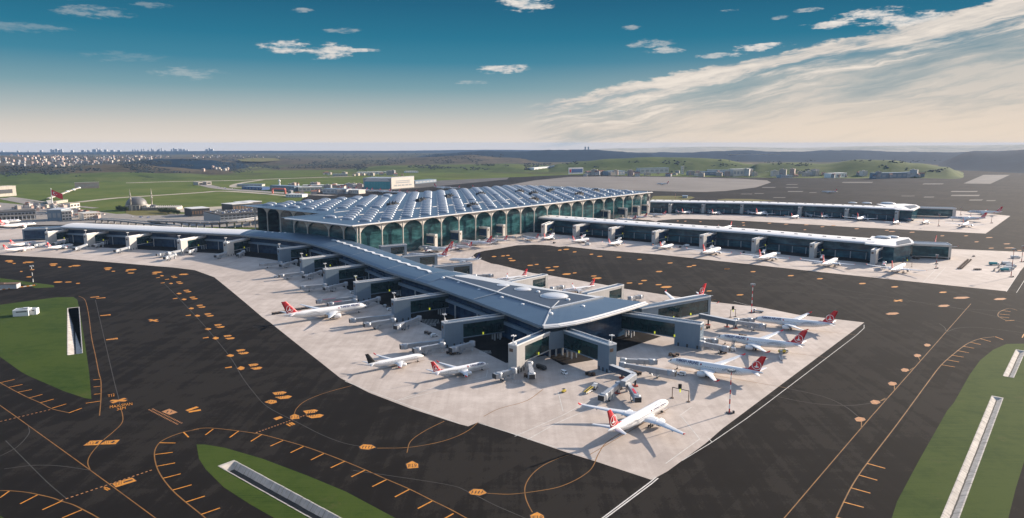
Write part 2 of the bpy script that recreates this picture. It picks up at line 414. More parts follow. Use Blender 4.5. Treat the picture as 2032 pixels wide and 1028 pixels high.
def panel_mat(name, col, pw=3.2, ph=9.0, rough=.45, metal=.1, gap=.03, var=.06):
    m, nt, b = new_mat(name); uv = nt.nodes.new('ShaderNodeTexCoord').outputs['UV']
    br = nt.nodes.new('ShaderNodeTexBrick'); nt.links.new(uv, br.inputs[0]); br.offset = 0.0
    br.inputs['Scale'].default_value = 1.0; br.inputs['Brick Width'].default_value = pw; br.inputs['Row Height'].default_value = ph
    br.inputs['Mortar Size'].default_value = gap
    br.inputs['Color1'].default_value = tuple(c * (1 - var) for c in col) + (1,); br.inputs['Color2'].default_value = tuple(c * (1 + var) for c in col) + (1,)
    br.inputs['Mortar'].default_value = tuple(c * .6 for c in col) + (1,)
    n = cnoise(nt, vscale(nt, uv, .8, .09, 1), 1.0, 4, .6)
    c = mixc(nt, n.step(.5, .8) * .22, br.outputs[0], tuple(v * .62 for v in col))
    nt.links.new(c, b.inputs['Base Color']); b.inputs['Roughness'].default_value = rough; b.inputs['Metallic'].default_value = metal
    return m
def roof_mat(name, c0, c1, seam=1.2, rough=.42, metal=.25, rz=0.0, big=.02):
    m, nt, b = new_mat(name); p = world_pos(nt)
    w = nt.nodes.new('ShaderNodeTexWave'); w.wave_type = 'BANDS'; w.bands_direction = 'X'; w.inputs['Scale'].default_value = .314 / seam
    nt.links.new(vscale(nt, p, 1, 1, 0, rz), w.inputs[0])
    k = N(nt, w.outputs['Fac']).step(.0, .25) * .16 + cnoise(nt, p, big, 4, .6) * .6 + cnoise(nt, vscale(nt, p, .02, .25, .1, rz + pi / 2), 1.0, 4, .6) * .3
    nt.links.new(ramp(nt, k, [(.38, c0), (.72, c1)]), b.inputs['Base Color']); b.inputs['Roughness'].default_value = rough; b.inputs['Metallic'].default_value = metal
    return m

M_ASPH = asphalt_mat()
M_CONC = concrete_mat()
M_CONC2 = concrete_mat('worn_concrete', (.065, .060, .055), (.12, .112, .104), 10)
M_TURF = grass_mat('turf', (.011, .026, .003), (.021, .045, .005), (.046, .070, .011), 1.0, True)
M_LAND = land_mat()
M_FOREST = forest_mat('haze_blue_forest', (.003, .013, .028), (.010, .028, .048))  # blue of distant haze mixed into the forest colour
M_SCRUB = forest_mat('scrub', (.016, .020, .015), (.12, .092, .060))
M_GHILL = grass_mat('hill_grass', (.030, .048, .009), (.058, .082, .017), (.095, .11, .03), .12)
M_PALE = forest_mat('haze_pale_hills', (.20, .20, .15), (.46, .40, .30), .3)  # far-hill colour paled to stand in for haze
M_ORANGE = simple('orange_paint', (.50, .195, .014), .75, 0, .35, .5)
M_ORANGE_OLD = simple('worn_orange_paint', (.38, .17, .06), .8, 0, .3, .6)
M_OLINE = simple('orange_line_paint', (.20, .088, .012), .8, 0, .35, .12)
M_FAINT = simple('faded_line', (.036, .032, .027), .85, 0, .3, .1)
M_WLINE = simple('white_line', (.52, .50, .46), .8, 0, .2, .3)
M_BLACKP = simple('black_paint', (.012, .010, .008), .8, 0, .2, 1)
M_WHITE = simple('white_paint', (.80, .79, .77), .4, 0, .03, .3)
M_CREAM = simple('cream_cladding', (.62, .57, .50), .5, .1, .06, .1)
M_GREY = simple('grey_metal', (.30, .32, .34), .5, .3, .1, .5)
M_LGREY = simple('light_grey_metal', (.50, .51, .52), .45, .2, .08, .5)
M_DARK = simple('dark_metal', (.035, .038, .042), .5, .2, .15, .5)
M_BLACK = simple('tyre_black', (.012, .012, .013), .8, 0, .2, 2)
M_RED = simple('red_paint', (.58, .022, .03), .4, 0, .06, .3)
M_ORED = simple('brick_red_paint', (.45, .07, .035), .6, 0, .15, .4)
M_NAVY = simple('navy_paint', (.012, .018, .10), .4, 0, .1, .3)
M_YELLOW = simple('yellow_sign', (.80, .80, .06), .6, 0, .0, 1, .3, .25)
M_YELP = simple('yellow_paint', (.62, .47, .05), .5, 0, .1, 1)
M_TEAL = simple('teal_cladding', (.05, .30, .34), .45, .1, .08, .05)
M_BLUEP = simple('blue_paint', (.03, .10, .28), .5, 0, .1, .5)
M_BROWN = simple('brown_wood', (.13, .08, .05), .8, 0, .25, .8)
M_STONE = simple('pale_stone', (.46, .42, .36), .85, 0, .15, .2)
M_CONW = simple('channel_concrete', (.40, .37, .33), .9, 0, .22, .25)
M_CHDARK = simple('channel_bed', (.035, .032, .028), .95, 0, .35, .4)
M_LEAD = simple('lead_dome', (.15, .145, .14), .55, .3, .15, .08)
M_EARTH = simple('bare_earth', (.115, .100, .088), .95, 0, .22, .006)
M_TRACK = simple('dirt_track', (.36, .31, .24), .95, 0, .15, .03)
M_ROAD = simple('road_surface', (.23, .205, .18), .9, 0, .15, .05)
M_DRY = grass_mat('dry_grass', (.07, .07, .02), (.12, .11, .035), (.17, .14, .06), .5)
M_ROOFW = roof_mat('pale_roof', (.70, .67, .63), (.82, .79, .75), 1.5, .5, .05, rad(-39))
M_ROOFB = roof_mat('slate_blue_roof', (.038, .074, .122), (.064, .110, .165), 1.4, .42, .15, rad(122))
M_ROOFD = roof_mat('dark_roof_panel', (.022, .034, .054), (.038, .054, .080), 2.5, .5, .1, rad(30))
M_ROOFT = roof_mat('terminal_roof', (.032, .064, .110), (.056, .098, .152), 4.5, .42, .1, -GRID, .012)
M_DOME = simple('skylight_shell', (.42, .45, .48), .35, .15, .12, .15)
M_DOMEG = simple('skylight_glass', (.11, .18, .25), .2, 0, .3, .3)
M_FASCIA = simple('white_fascia', (.74, .71, .67), .4, .1, .05, .1)
M_FASCB = simple('blue_grey_fascia', (.24, .30, .37), .4, .3, .08, .1)
M_PANEL = panel_mat('shade_grey_panel', (.165, .225, .285))  # on gate blocks: the pale cladding with bluish shade put into its colour
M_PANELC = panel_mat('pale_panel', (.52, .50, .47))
M_GLASSD = glass_mat('dark_curtain_wall', (.010, .027, .062), (.022, .052, .094), 3.0, 4.4, .10, (.036, .058, .092), .15, .3, .35)
M_GLASSG = glass_mat('green_curtain_wall', (.004, .018, .020), (.009, .034, .034), 1.6, 12.0, .11, (.008, .014, .018), .12, .6, .45)
M_GLASST = glass_mat('terminal_curtain_wall', (.008, .036, .042), (.020, .068, .072), 3.0, 6.0, .10, (.012, .04, .042), .14, .32, .75)
# ------------------------------------------------------------------ land, hills, pavement
def base_z(d): return -0.4 + drop(d) if d > 3000 else (-0.4 if d > 900 else -2.6)
def build_land():
    mb = MB(); rs = [0, 250, 600, 1000, 1500, 2000, 2500, 3000, 3500, 4000, 4600, 5300, 6100, 7000, 8000, 9200, 10600, 12500, 14500, 16500, 17800]
    angs = [rad(-180 + 3 * k) for k in range(120)]
    rings = []
    for r in rs[1:]: rings.append([(sin(a) * r, cos(a) * r, base_z(r)) for a in angs])
    n = len(angs); pts = [(0, 0, -2.6)] + [p for r in rings for p in r]; fs = []
    for k in range(n): fs.append([0, 1 + (k + 1) % n, 1 + k])
    for i in range(len(rings) - 1):
        for k in range(n):
            a = 1 + i * n + k; b = 1 + i * n + (k + 1) % n
            fs.append([a, b, b + n, a + n])
    mb.add(pts, fs, 0, None, True)
    return mb.build('ground', M_LAND, None, 'structure')
build_land()

def ridge(name, prof, D, front, back, mat, bump=6.0, step=None, wob=.06, foot=0.0, fine=1.0):
    """a hill: prof = skyline (pixel column, row) pairs as seen at distance D"""
    mb = MB(); x0, x1 = prof[0][0], prof[-1][0]; step = step or max((x1 - x0) / 90.0, 3.0)
    nx = int((x1 - x0) / step) + 1; cols = []
    ts = [-1, -.88, -.74, -.6, -.46, -.33, -.2, -.1, 0, .15, .4, .7, 1]
    for i in range(nx + 1):
        x = x0 + (x1 - x0) * i / nx
        for (a, ya), (b, yb) in zip(prof, prof[1:]):
            if a <= x <= b: t = (x - a) / (b - a); t = t * t * (3 - 2 * t); y = ya + (yb - ya) * t; break
        Dw = D * (1 + wob * (mnoise.noise(Vector((x * .006, D * .001, 1.7)))))
        h = hz(x, y, Dw) - base_z(Dw); e_ = min(i, nx + 1 - i) / (nx * .10); h = h * (min(e_, 1) ** 2 * (3 - 2 * min(e_, 1))) - 2
        col = []
        for t in ts:
            d = Dw + (t * front if t < 0 else t * back)
            q = (0.5 + 0.5 * cos(pi * t)); q = q ** .8
            pp = PD(x, d); w = pp * .004
            nz = (mnoise.noise(Vector((pp.x * .003, pp.y * .003, 3.1))) * 1.2 + mnoise.noise(Vector((pp.x * .012 * fine, pp.y * .012 * fine, 9.1))) * .8 + mnoise.noise(Vector((pp.x * .05 * fine, pp.y * .05 * fine, 5.1))) * .5) * bump
            z = base_z(d) - 3 + foot * 0 + (h + 3) * q + nz * q * (0.5 if abs(t) < .05 else 1)
            col.append((pp.x, pp.y, z))
        cols.append(col)
    mb.rings(cols, 0, False, True, False)
    return mb.build(name, mat, None, 'structure')

# far hazy country first, then wooded hills, then grass hills
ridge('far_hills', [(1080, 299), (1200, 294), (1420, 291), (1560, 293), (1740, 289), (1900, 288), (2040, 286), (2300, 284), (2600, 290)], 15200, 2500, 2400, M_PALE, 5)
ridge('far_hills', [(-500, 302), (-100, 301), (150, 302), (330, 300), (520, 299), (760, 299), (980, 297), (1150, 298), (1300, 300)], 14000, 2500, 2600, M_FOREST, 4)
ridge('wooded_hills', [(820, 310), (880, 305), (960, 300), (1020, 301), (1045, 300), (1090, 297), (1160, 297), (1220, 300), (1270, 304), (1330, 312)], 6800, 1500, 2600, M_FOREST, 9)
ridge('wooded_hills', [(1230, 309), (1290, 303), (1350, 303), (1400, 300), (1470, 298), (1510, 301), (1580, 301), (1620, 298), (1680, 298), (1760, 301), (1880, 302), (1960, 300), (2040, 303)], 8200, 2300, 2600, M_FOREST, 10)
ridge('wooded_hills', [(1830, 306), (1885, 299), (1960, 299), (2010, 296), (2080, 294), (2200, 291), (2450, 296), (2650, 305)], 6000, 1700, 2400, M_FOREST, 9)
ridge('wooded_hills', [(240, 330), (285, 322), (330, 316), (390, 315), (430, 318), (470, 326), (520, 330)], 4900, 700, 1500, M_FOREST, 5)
ridge('wooded_hills', [(395, 326), (450, 321), (520, 319), (600, 318), (680, 321), (740, 324), (800, 318), (860, 312), (920, 308), (1010, 312), (1080, 318), (1110, 324)], 5900, 900, 2200, M_SCRUB, 6)
ridge('scrub_hills', [(-400, 334), (-100, 329), (60, 329), (140, 331), (230, 327), (290, 325), (340, 332), (420, 338), (520, 342)], 3900, 380, 1000, M_SCRUB, 4, None, .03)
ridge('scrub_hills', [(520, 336), (600, 333), (700, 327), (800, 326), (880, 329), (960, 334), (1020, 338)], 4300, 420, 900, M_SCRUB, 4, None, .03)
ridge('town_hill', [(-400, 309), (-80, 309), (90, 310), (200, 312), (300, 312), (380, 315), (460, 313), (560, 318)], 7300, 2000, 2600, M_SCRUB, 4)
ridge('green_hills', [(1060, 335), (1110, 325), (1150, 320), (1210, 314), (1290, 311), (1360, 312), (1420, 315), (1480, 326), (1540, 337)], 3950, 430, 900, M_GHILL, 2, None, .02)
ridge('green_hills', [(1450, 334), (1500, 324), (1560, 322), (1620, 325), (1690, 316), (1750, 317), (1800, 323), (1860, 331), (1900, 338)], 3780, 400, 900, M_GHILL, 2, None, .02)
ridge('green_hills', [(-500, 338), (-60, 341), (40, 342), (120, 344), (260, 341), (360, 345), (460, 349)], 3420, 380, 500, M_GHILL, 1.5, None, .02)
ridge('green_hills', [(560, 348), (680, 336), (780, 329), (900, 327), (1000, 325), (1080, 329), (1120, 338)], 4000, 480, 900, M_GHILL, 1.5, None, .02)

CHAN = [((452, 921), (690, 1052), 7.0), ((145.5, 611), (149, 703), 8.4), ((1979, 789), (1878, 1046), 4.8), ((2025, 696), (2001, 748), 4.8)]
def chan_hole(a, b, w):
    A, B = P(*a), P(*b); d = (B - A).normalized(); n = Vector((-d.y, d.x, 0)) * (w / 2 + .3)
    return [A - d * 1.2 - n, B + d * .3 - n, B + d * .3 + n, A - d * 1.2 + n]
HOLES = [chan_hole(*c) for c in CHAN]
def sheet(name, px, mat, z, smooth=0, kind='structure', holes=()):
    pts = [P(x, y) for x, y in px]
    if smooth: pts = smooth_path(pts, smooth)
    mb = MB(); mb.flat(pts, z, 0, False, [HOLES[i] for i in holes]); return mb.build(name, mat, None, kind)

ASPH = [(-1600, 1250), (3600, 1250), (4200, 352), (2300, 337), (2032, 335), (1925, 336), (1830, 350), (1700, 354), (1480, 352), (1130, 347), (1010, 352), (830, 366), (640, 377), (600, 394),
        (580, 440), (560, 452), (480, 455), (140, 446), (40, 446), (-400, 446), (-1600, 460)]
sheet('asphalt', ASPH, M_ASPH, 0.0, holes=(0, 1, 2, 3))
za = ZC(0, 480, 3.908)
APR1 = ([(-700, 497), (0, 505.6), (128, 513), (256, 523.5), (345, 531), (386, 536), (425, 550), (456, 575), (486, 600), (520, 629), (536, 640), (600, 691), (633.6, 717), (675, 750), (733, 779.5),
         (813, 810), (913, 842), (929, 846), (949, 838), (1136, 901.6), (1182, 915.6), (1292, 952), (1302, 947.6), (1325, 935), (1353.5, 914), (1400, 880), (1433.5, 850.7), (1480, 816),
         (1715, 640), (1585, 625), (1508, 609.6), (1413, 599), (1239, 573), (1216, 568), (1088, 546), (1057, 542), (988, 525), (975, 523), (958, 516.5), (943, 511), (939, 506.5), (945, 501.7), (962, 497.5), (986, 494),
         (1025.6, 486.8), (1060, 485.5), (1089.6, 486.8), (1110, 490), (1122, 488.6), (1179, 495), (1307, 505), (1520, 528), (1620, 539), (1997, 578), (2023, 540), (2034, 527), (2150, 505),
         (1904, 494.7), (1800, 489), (1500, 462), (1240, 445), (1170, 441), (1155, 438.5), (1160, 436), (1200, 433.5), (1290, 437), (1302, 440), (1306, 437.6), (1330, 435.3), (1360, 434.2), (1433, 436), (1510, 440), (1683, 450), (1956, 463.5), (2005, 428.5), (1900, 418), (1700, 409), (1290, 398), (1030, 440), (700, 470),
         (560, 462), (140, 452), (40, 452), (-700, 460)])
sheet('concrete_apron', APR1, M_CONC, .02)
# darker service roads that run under the gate blocks beside the piers
sheet('grass_island', [(0, 605), (51, 598), (113, 590), (146, 589.5), (153.6, 595), (159, 621), (168, 676), (177, 740), (181.5, 792), (168, 790), (126, 776), (56, 745.6), (42, 738), (0, 708), (-120, 640), (-300, 640), (-300, 618)], M_TURF, .03, holes=(1,))
sheet('grass_island', [(390, 882), (405.6, 882), (446.5, 888.8), (521, 910.5), (610, 944), (687, 976), (784, 1028), (860, 1075), (620, 1075), (544, 1028), (495, 1000), (444, 967), (408, 931), (395, 910.5)], M_TURF, .03, holes=(0,))
sheet('grass_island', [(2400, 676), (2032, 682), (1997, 682.7), (1971, 694), (1945, 715), (1924, 744), (1893, 799), (1879.6, 815), (1824.6, 912), (1780, 995.6), (1769.6, 1028), (1755, 1075), (1985, 1075), (2001, 1028), (2015.7, 969), (2032, 917), (2400, 760)], M_TURF, .03, holes=(2, 3))
sheet('grass_island', [(-60, 1010), (-10, 1019), (12, 1030), (30, 1050), (-60, 1060)], M_TURF, .03)
sheet('grass_island', [(-200, 548), (0, 552), (33, 556), (66, 561), (107, 566), (108, 570), (70, 572), (60, 567), (28, 561), (0, 560), (-200, 566)], M_TURF, .03)
sheet('grass_island', [(1296, 389), (1330, 388.5), (1372, 390), (1379, 392), (1366, 396.5), (1290, 397.5)], M_DRY, .03)
sheet('grass_island', [(1424, 396), (1440, 394.5), (1490, 395), (1540, 398), (1500, 399.5), (1424, 397.5)], M_DRY, .03)
sheet('bare_earth', [(992, 377), (1000, 369), (1060, 358), (1130, 351), (1200, 350), (1330, 351), (1475, 355), (1522, 358), (1530, 362), (1500, 372), (1440, 379), (1400, 381), (1330, 380), (1150, 375), (1080, 377), (1010, 379)], M_EARTH, .03)
sheet('far_apron', [(1912, 364), (1952, 347), (2004, 347), (1965, 365)], M_CONC2, .03)
sheet('far_apron', [(640, 377), (700, 366), (1010, 352), (1006, 356), (842, 372), (700, 384)], M_CONC2, .03)
for i, (x, y, w, h) in enumerate([(1577, 380, 30, 1.6), (1524, 372, 26, 1.6), (1570, 372, 24, 1.2), (1545, 392, 24, 1.4), (1612, 382, 14, 1), (1912, 380, 52, 2), (1914, 388, 56, 2.6), (1935, 397, 26, 2), (1965, 398, 18, 1.8),
                                  (1842, 391, 20, 1.6), (1800, 389, 26, 1), (1990, 337, 44, 1.4), (1945, 338, 24, 1.2), (1480, 385, 22, 1), (1505, 384, 18, 1.2), (1570, 366, 22, 1.2), (1700, 362, 60, 2), (1850, 365, 40, 1.6)]):
    sheet('runway_marking', [(x - w / 2, y + h / 2), (x + w / 2, y + h / 2), (x + w / 2 + 3, y - h / 2), (x - w / 2 + 3, y - h / 2)], M_CONC2, .05)
# land-side roads and tracks
def road(name, px, w, mat, z=.02, n=6):
    mb = MB(); mb.ribbon(smooth_path([P(x, y) for x, y in px], n), w, z); return mb.build(name, mat, None, 'structure')
road('dirt_track', [(155, 401), (230, 393), (300, 388.5), (400, 382), (430, 379.5), (470, 380.5), (520, 384), (600, 391)], 26, M_TRACK)
road('dirt_track', [(250, 363), (340, 360.5), (470, 358), (560, 354.5), (700, 350)], 30, M_TRACK, .03)
road('road', [(520, 357), (480, 363), (463, 368), (466, 371.5), (490, 371), (521, 368)], 22, M_TRACK, .04)
road('road', [(400, 366), (440, 374), (500, 379), (580, 384), (660, 388)], 40, M_ROAD, .05)
road('road', [(8, 393), (60, 403), (110, 412), (170, 420), (230, 428), (300, 436), (380, 446)], 34, M_ROAD, .05)
road('road', [(20, 391), (80, 400), (130, 407), (190, 413)], 16, M_ROAD, .06)
sheet('forecourt', [(-300, 446), (0, 447), (140, 446), (560, 452), (585, 440), (580, 425), (500, 418), (470, 420), (380, 425), (330, 424), (250, 424), (215, 425), (170, 424), (90, 410), (0, 402), (-300, 404)], M_ROAD, .015)
sheet('forecourt', [(285, 416), (410, 411), (470, 408), (520, 405), (490, 414), (400, 424), (340, 419)], M_TRACK, .03)
sheet('grass_bank', [(250, 417), (330, 416.5), (352, 420), (330, 427), (270, 428), (250, 424)], M_DRY, .04)
sheet('field', [(470, 320), (500, 316.5), (545, 317), (560, 322), (520, 325), (480, 324)], M_DRY, 14.0)
# ------------------------------------------------------------------ painted markings (flat paint on the pavement)
ZM = .05
def lines(name, mat, w, paths, z=ZM, n=5):
    mb = MB()
    for p in paths: mb.ribbon(smooth_path([P(x, y) for x, y in p], n), w, z)
    return mb.build(name, mat, None, 'structure')
L2 = ZC(0, 740, 3.569); L4 = ZC(380, 780, 3.908); R7 = ZC(1500, 760, 3.82); R6 = ZC(1500, 540, 3.82); Z8 = ZC(960, 660, 3.908); Z5 = ZC(880, 780, 3.908); B3 = ZC(480, 640, 3.908); L1 = ZC(0, 480, 3.908)
edge1 = L4([(0, 290), (60, 275), (170, 273), (370, 295), (545, 322), (710, 365), (870, 412), (1030, 468), (1190, 530), (1350, 597), (1515, 670), (1690, 745), (1870, 835), (2032, 915), (2300, 1065)])
edge1b = L2([(1410, 398), (1300, 420), (1200, 455), (1130, 495), (1095, 560), (1105, 650), (1145, 735), (1220, 830), (1315, 915), (1425, 1003), (1560, 1120)])
edge2 = L2([(-60, 838), (0, 835), (65, 835), (180, 845), (270, 862), (370, 885), (440, 910), (520, 935), (610, 980), (690, 1024), (820, 1110)])
edge3 = L2([(-120, 10), (0, 70), (60, 103), (120, 135), (200, 175), (285, 212), (370, 255), (490, 283)])
edge3b = L2([(705, 303), (715, 180), (715, 60), (700, 0)]) + L1([(740, 880), (710, 740), (690, 580), (670, 480), (650, 440), (610, 420)])
edge4 = R7([(560, 1130), (610, 1020), (665, 903), (720, 795), (780, 698), (850, 600), (1080, 300), (1300, 0)]) + R6([(1400, 710), (1500, 620), (1600, 545), (1700, 505), (1810, 490)])
for off in (0.0,):
    lines('taxiway_edge_line', M_OLINE, .5, [edge1, edge1b, edge2, edge3, edge3b, edge4, R6([(1980, 290), (1920, 275), (1850, 300), (1835, 330), (1870, 355), (1900, 366)])])
lines('taxiway_centre_line', M_OLINE, .42, [L2([(-200, 80), (0, 230), (120, 315), (640, 690), (1100, 1028), (1250, 1140)]), L2([(850, 230), (870, 310), (860, 360), (800, 420), (740, 470), (680, 530), (635, 590), (622, 640), (640, 690)]),
      R7([(100, 1160), (215, 1024), (800, 340), (1100, 0)]) + R6([(1440, 455), (1630, 240)]),
      Z5([(985, 475), (870, 515), (760, 570), (680, 640), (635, 720), (635, 800), (660, 870), (690, 925)]), Z5([(1180, 530), (1140, 595), (1060, 655), (960, 705), (850, 740), (640, 773), (500, 785), (340, 778)]),
      B3([(1830, 775), (1760, 835), (1650, 890), (1500, 935), (1280, 970), (1050, 975)]), B3([(1570, 765), (1420, 840), (1310, 920), (1280, 1010)]),
      Z8([(860, 1010), (890, 940), (950, 855), (1080, 770), (1230, 690)]), B3([(850, 490), (650, 545), (500, 605), (430, 660), (405, 710)]), Z8([(0, 650), (120, 590), (330, 530), (460, 440)]),
      R7([(800, 345), (800, 290)]), R7([(1000, 115), (940, 140)]), R7([(1050, 50), (1050, 0)]), R6([(980, 955), (930, 985)]), R6([(1195, 725), (1165, 745)]), R6([(1245, 670), (1230, 640)])])
lines('taxiway_faint_line', M_FAINT, .4, [B3([(1050, 975), (830, 945), (640, 880), (440, 780), (200, 655), (90, 540), (0, 420)]) + [(454, 705), (400, 640), (353, 590), (325, 562)], Z5([(-700, 600), (0, 705), (190, 765), (400, 870), (630, 970), (800, 1060)]),
      L1([(740, 450), (870, 1016)]) + L2([(835, 160), (850, 230)]), R7([(185, 30), (500, 100), (670, 175), (770, 250)]), R7([(100, 90), (400, 150), (680, 172), (870, 155)]),
      [(993, 524), (1054.7, 533), (1134, 547), (1280, 559), (1480, 573), (1600, 581), (1738, 594), (1853, 603), (2032, 640)], [(1105, 488), (1225, 507.8), (1409, 536), (1533, 553), (1656, 572.5), (1777, 591.6), (1881, 609.6), (2000, 618)],
      L2([(200, 375), (205, 430), (120, 525), (0, 590)]), L2([(40, 480), (160, 600), (330, 770), (470, 890)]), L2([(30, 680), (240, 655), (430, 660), (640, 690)]), R6([(1390, 390), (1430, 420), (1445, 455)]), R6([(1445, 455), (1530, 425), (1700, 420), (2032, 460)])])
mb = MB()
def tick(a, b, w=.7):
    mb.ribbon([P(*a), P(*b)], w, ZM + .008)
for conv, prs in ((L2, [((1300, 420), (1336, 456)), ((1510, 398), (1455, 440)), ((1690, 412), (1627, 458)), ((1130, 495), (1243, 497)), ((1100, 578), (1223, 563)), ((1110, 662), (1240, 638)), ((1155, 747), (1280, 715)), ((1225, 830), (1357, 793)), ((1318, 915), (1450, 873)), ((1425, 1003), (1558, 957)),
                        ((65, 838), (0, 885)), ((265, 865), (143, 928)), ((438, 908), (300, 970)), ((580, 970), (440, 1028)), ((0, 70), (103, 47)), ((60, 103), (160, 82)), ((125, 138), (225, 118)), ((205, 178), (300, 153)), ((285, 212), (380, 186)), ((370, 250), (470, 220)), ((487, 284), (580, 250)),
                        ((710, 45), (660, 50)), ((710, 95), (662, 100)), ((713, 148), (665, 152)), ((710, 200), (608, 215))]),
                  (L4, [((545, 322), (460, 375)), ((710, 368), (612, 412)), ((868, 415), (768, 463)), ((1025, 470), (925, 520)), ((1187, 530), (1080, 580)), ((1347, 598), (1240, 650)), ((1512, 672), (1402, 726)), ((1688, 748), (1578, 806)), ((1866, 838), (1755, 896)), ((2032, 935), (1930, 992))]),
                  (R7, [((842, 610), (980, 648)), ((780, 698), (920, 738)), ((720, 795), (868, 836)), ((665, 903), (818, 944)), ((610, 1020), (775, 1062))]),
                  (R6, [((1410, 703), (1510, 720)), ((1448, 665), (1540, 682)), ((1482, 630), (1575, 645)), ((1525, 595), (1615, 612)), ((1570, 562), (1655, 578)), ((1625, 532), (1705, 550)), ((1700, 505), (1780, 527)), ((1815, 490), (1875, 513)), ((2032, 470), (2018, 498)), ((1860, 290), (1930, 300)), ((1845, 318), (1925, 325)), ((1850, 340), (1920, 347)), ((1890, 370), (1960, 366))])):
    for a, b in prs: tick(conv([a])[0], conv([b])[0])
def dashes(a, b, n, fill=.55, w=.8):
    A, B = P(*a), P(*b)
    for i in range(n): mb.ribbon([A.lerp(B, i / n), A.lerp(B, (i + fill) / n)], w, ZM + .008)
mb.build('taxiway_tick_marks', M_ORANGE, None, 'structure')
mb = MB()
dashes((0, 836.7), (103.7, 812), 12, .5, .7); dashes((-60, 853), (0, 836.7), 6, .5, .7); dashes((120.5, 993.6), (305.4, 931.4), 20, .5, .7); dashes((508, 858.8), (612, 822), 18, .5, .7)
A, B = L2([(1055, 260), (1265, 368)]); dashes(A, B, 20, .45, .9)
A, B = L2([(1080, 255), (1295, 360)]); dashes(A, B, 20, .45, .9)
mb.build('holding_position_dashes', M_ORANGE_OLD, None, 'structure')
lines('apron_edge_line', M_WLINE, .42, [R6([(820, 400), (820, 425), (760, 480), (90, 990)]) + [(1480, 831.5), (1413, 877.5), (1353.5, 914)], [(1302, 947), (1290, 957), (1193, 1030), (1120, 1085)], [(949, 839), (1065, 876), (1180, 911)],
      Z8([(1610, 580), (1525, 640), (1675, 825), (1410, 1016)]), Z8([(1740, 818), (1770, 850)]), Z8([(575, 455), (615, 610)]), Z8([(890, 490), (615, 640), (240, 805)]), Z8([(985, 520), (560, 705), (340, 830)]), B3([(1190, 610), (1500, 500), (1895, 425), (1905, 370)]),
      B3([(1240, 600), (1560, 520), (1900, 440)]), B3([(800, 455), (1000, 535), (1310, 650), (1690, 785)]), Z8([(600, 300), (640, 350)]), [(2023, 540), (1997, 579)], [(2040, 545), (2017, 581)], [(1862, 530), (1832, 560)], [(1876, 531), (1848, 561)],
      [(1456, 598), (1508, 612)], [(1468, 640), (1424, 655)], [(1600, 535), (1640, 541)]], n=1)

# signs painted on the taxiways: an orange panel, black rim, black lettering
def dirs_at(px, py, d=4.0):
    c = P(px, py); u = P(px + d, py) - c; return c, u
class Pad:
    """paint layers gathered into three meshes"""
    def __init__(s): s.black, s.orange, s.old, s.pale = MB(), MB(), MB(), MB()
PAD = Pad()
def panel(px_pts, old=False, rim=.5):
    pts = [P(x, y) for x, y in px_pts]; c = sum(pts, Vector()) / len(pts)
    PAD.black.flat([p + (p - c).normalized() * rim for p in pts], ZM + .02)
    (PAD.old if old else PAD.orange).flat(pts, ZM + .03)
def glyphs(body, a, b, hpx, z=ZM + .045, target=None):
    """lettering whose foot runs from pixel a to pixel b; capitals hpx pixels tall in the picture"""
    vs, fs, w = text_mesh(body, 1.0)
    A, B = P(*a), P(*b); top = P(a[0], a[1] - hpx); V = top - A; U = (B - A) / w
    (target or PAD.black).add([A + U * v.x + V * v.y + Vector((0, 0, z)) for v in vs], fs)
def strokes(px, py, w, h, n=3, rows=1, sl=.0):
    """worn lettering that can no longer be read"""
    for r in range(rows):
        for k in range(n):
            x = px + (k - (n - 1) / 2) * w / n; y = py + (r - (rows - 1) / 2) * h * 1.25
            q = random.uniform(.25, .42) * w / n
            PAD.black.flat([P(x - q, y + h * .42 + sl * q), P(x - q * .2, y + h * .42), P(x + q, y - h * .4), P(x + q * .1, y - h * .42)], ZM + .045)
# house-shaped stand signs F19, F18, F13
panel([(806, 921), (818, 915), (829.5, 921), (830, 928.5), (809, 930)]); glyphs('F19', (810.5, 928), (827, 926.8), 6.4)
panel([(1052, 1023), (1066, 1016.5), (1078, 1023), (1081, 1034), (1056, 1036)]); glyphs('F18', (1057, 1031.5), (1077, 1030.5), 7.4)
panel([(576, 826), (585, 821.6), (593, 825), (594, 831), (577, 832)]); glyphs('F13', (578, 830.8), (592, 829.6), 4.6)
panel([(930, 977), (940, 970.5), (957, 971.5), (966, 978.5), (952, 983.5), (934, 981)]); strokes(947, 977, 26, 7, 4)
panel([(713, 887), (721, 882), (737, 883), (745.5, 888), (731, 892.5), (716, 891)]); strokes(729, 887.5, 24, 6, 4)
# twin arrow boards and their companions along the stands
dbl = [(621, 821.5, 40, 17), (559, 784.6, 38, 15)] + [(x, y, w, h) for (x, y), w, h in zip(L1([(1978, 968), (1878, 853), (1775, 740), (1700, 653), (1620, 567), (1557, 500), (1500, 436), (1452, 382), (1392, 317), (1350, 272)]), (27, 25, 22, 21, 19, 18, 16.5, 16, 14, 13), (12, 10, 8.5, 7.6, 6.6, 6.2, 5.4, 5, 4.8, 4))]
for x, y, w, h in dbl:
    for s in (-1, 1):
        oy = s * h * .27; ox = s * w * .14
        panel([(x - w * .42 + ox * .5, y + oy - h * .08 + (h * .05 if s > 0 else 0)), (x + w * .2 + ox, y + oy - h * .25), (x + w * .40 + ox, y + oy - h * .13), (x + w * .24 + ox, y + oy + h * .13), (x - w * .2 + ox, y + oy + h * .24)], False, .35)
    if h > 11: strokes(x - 2, y, w * .45, h * .3, 4, 2)
    else: strokes(x - 1, y, w * .4, h * .3, 3, 2)
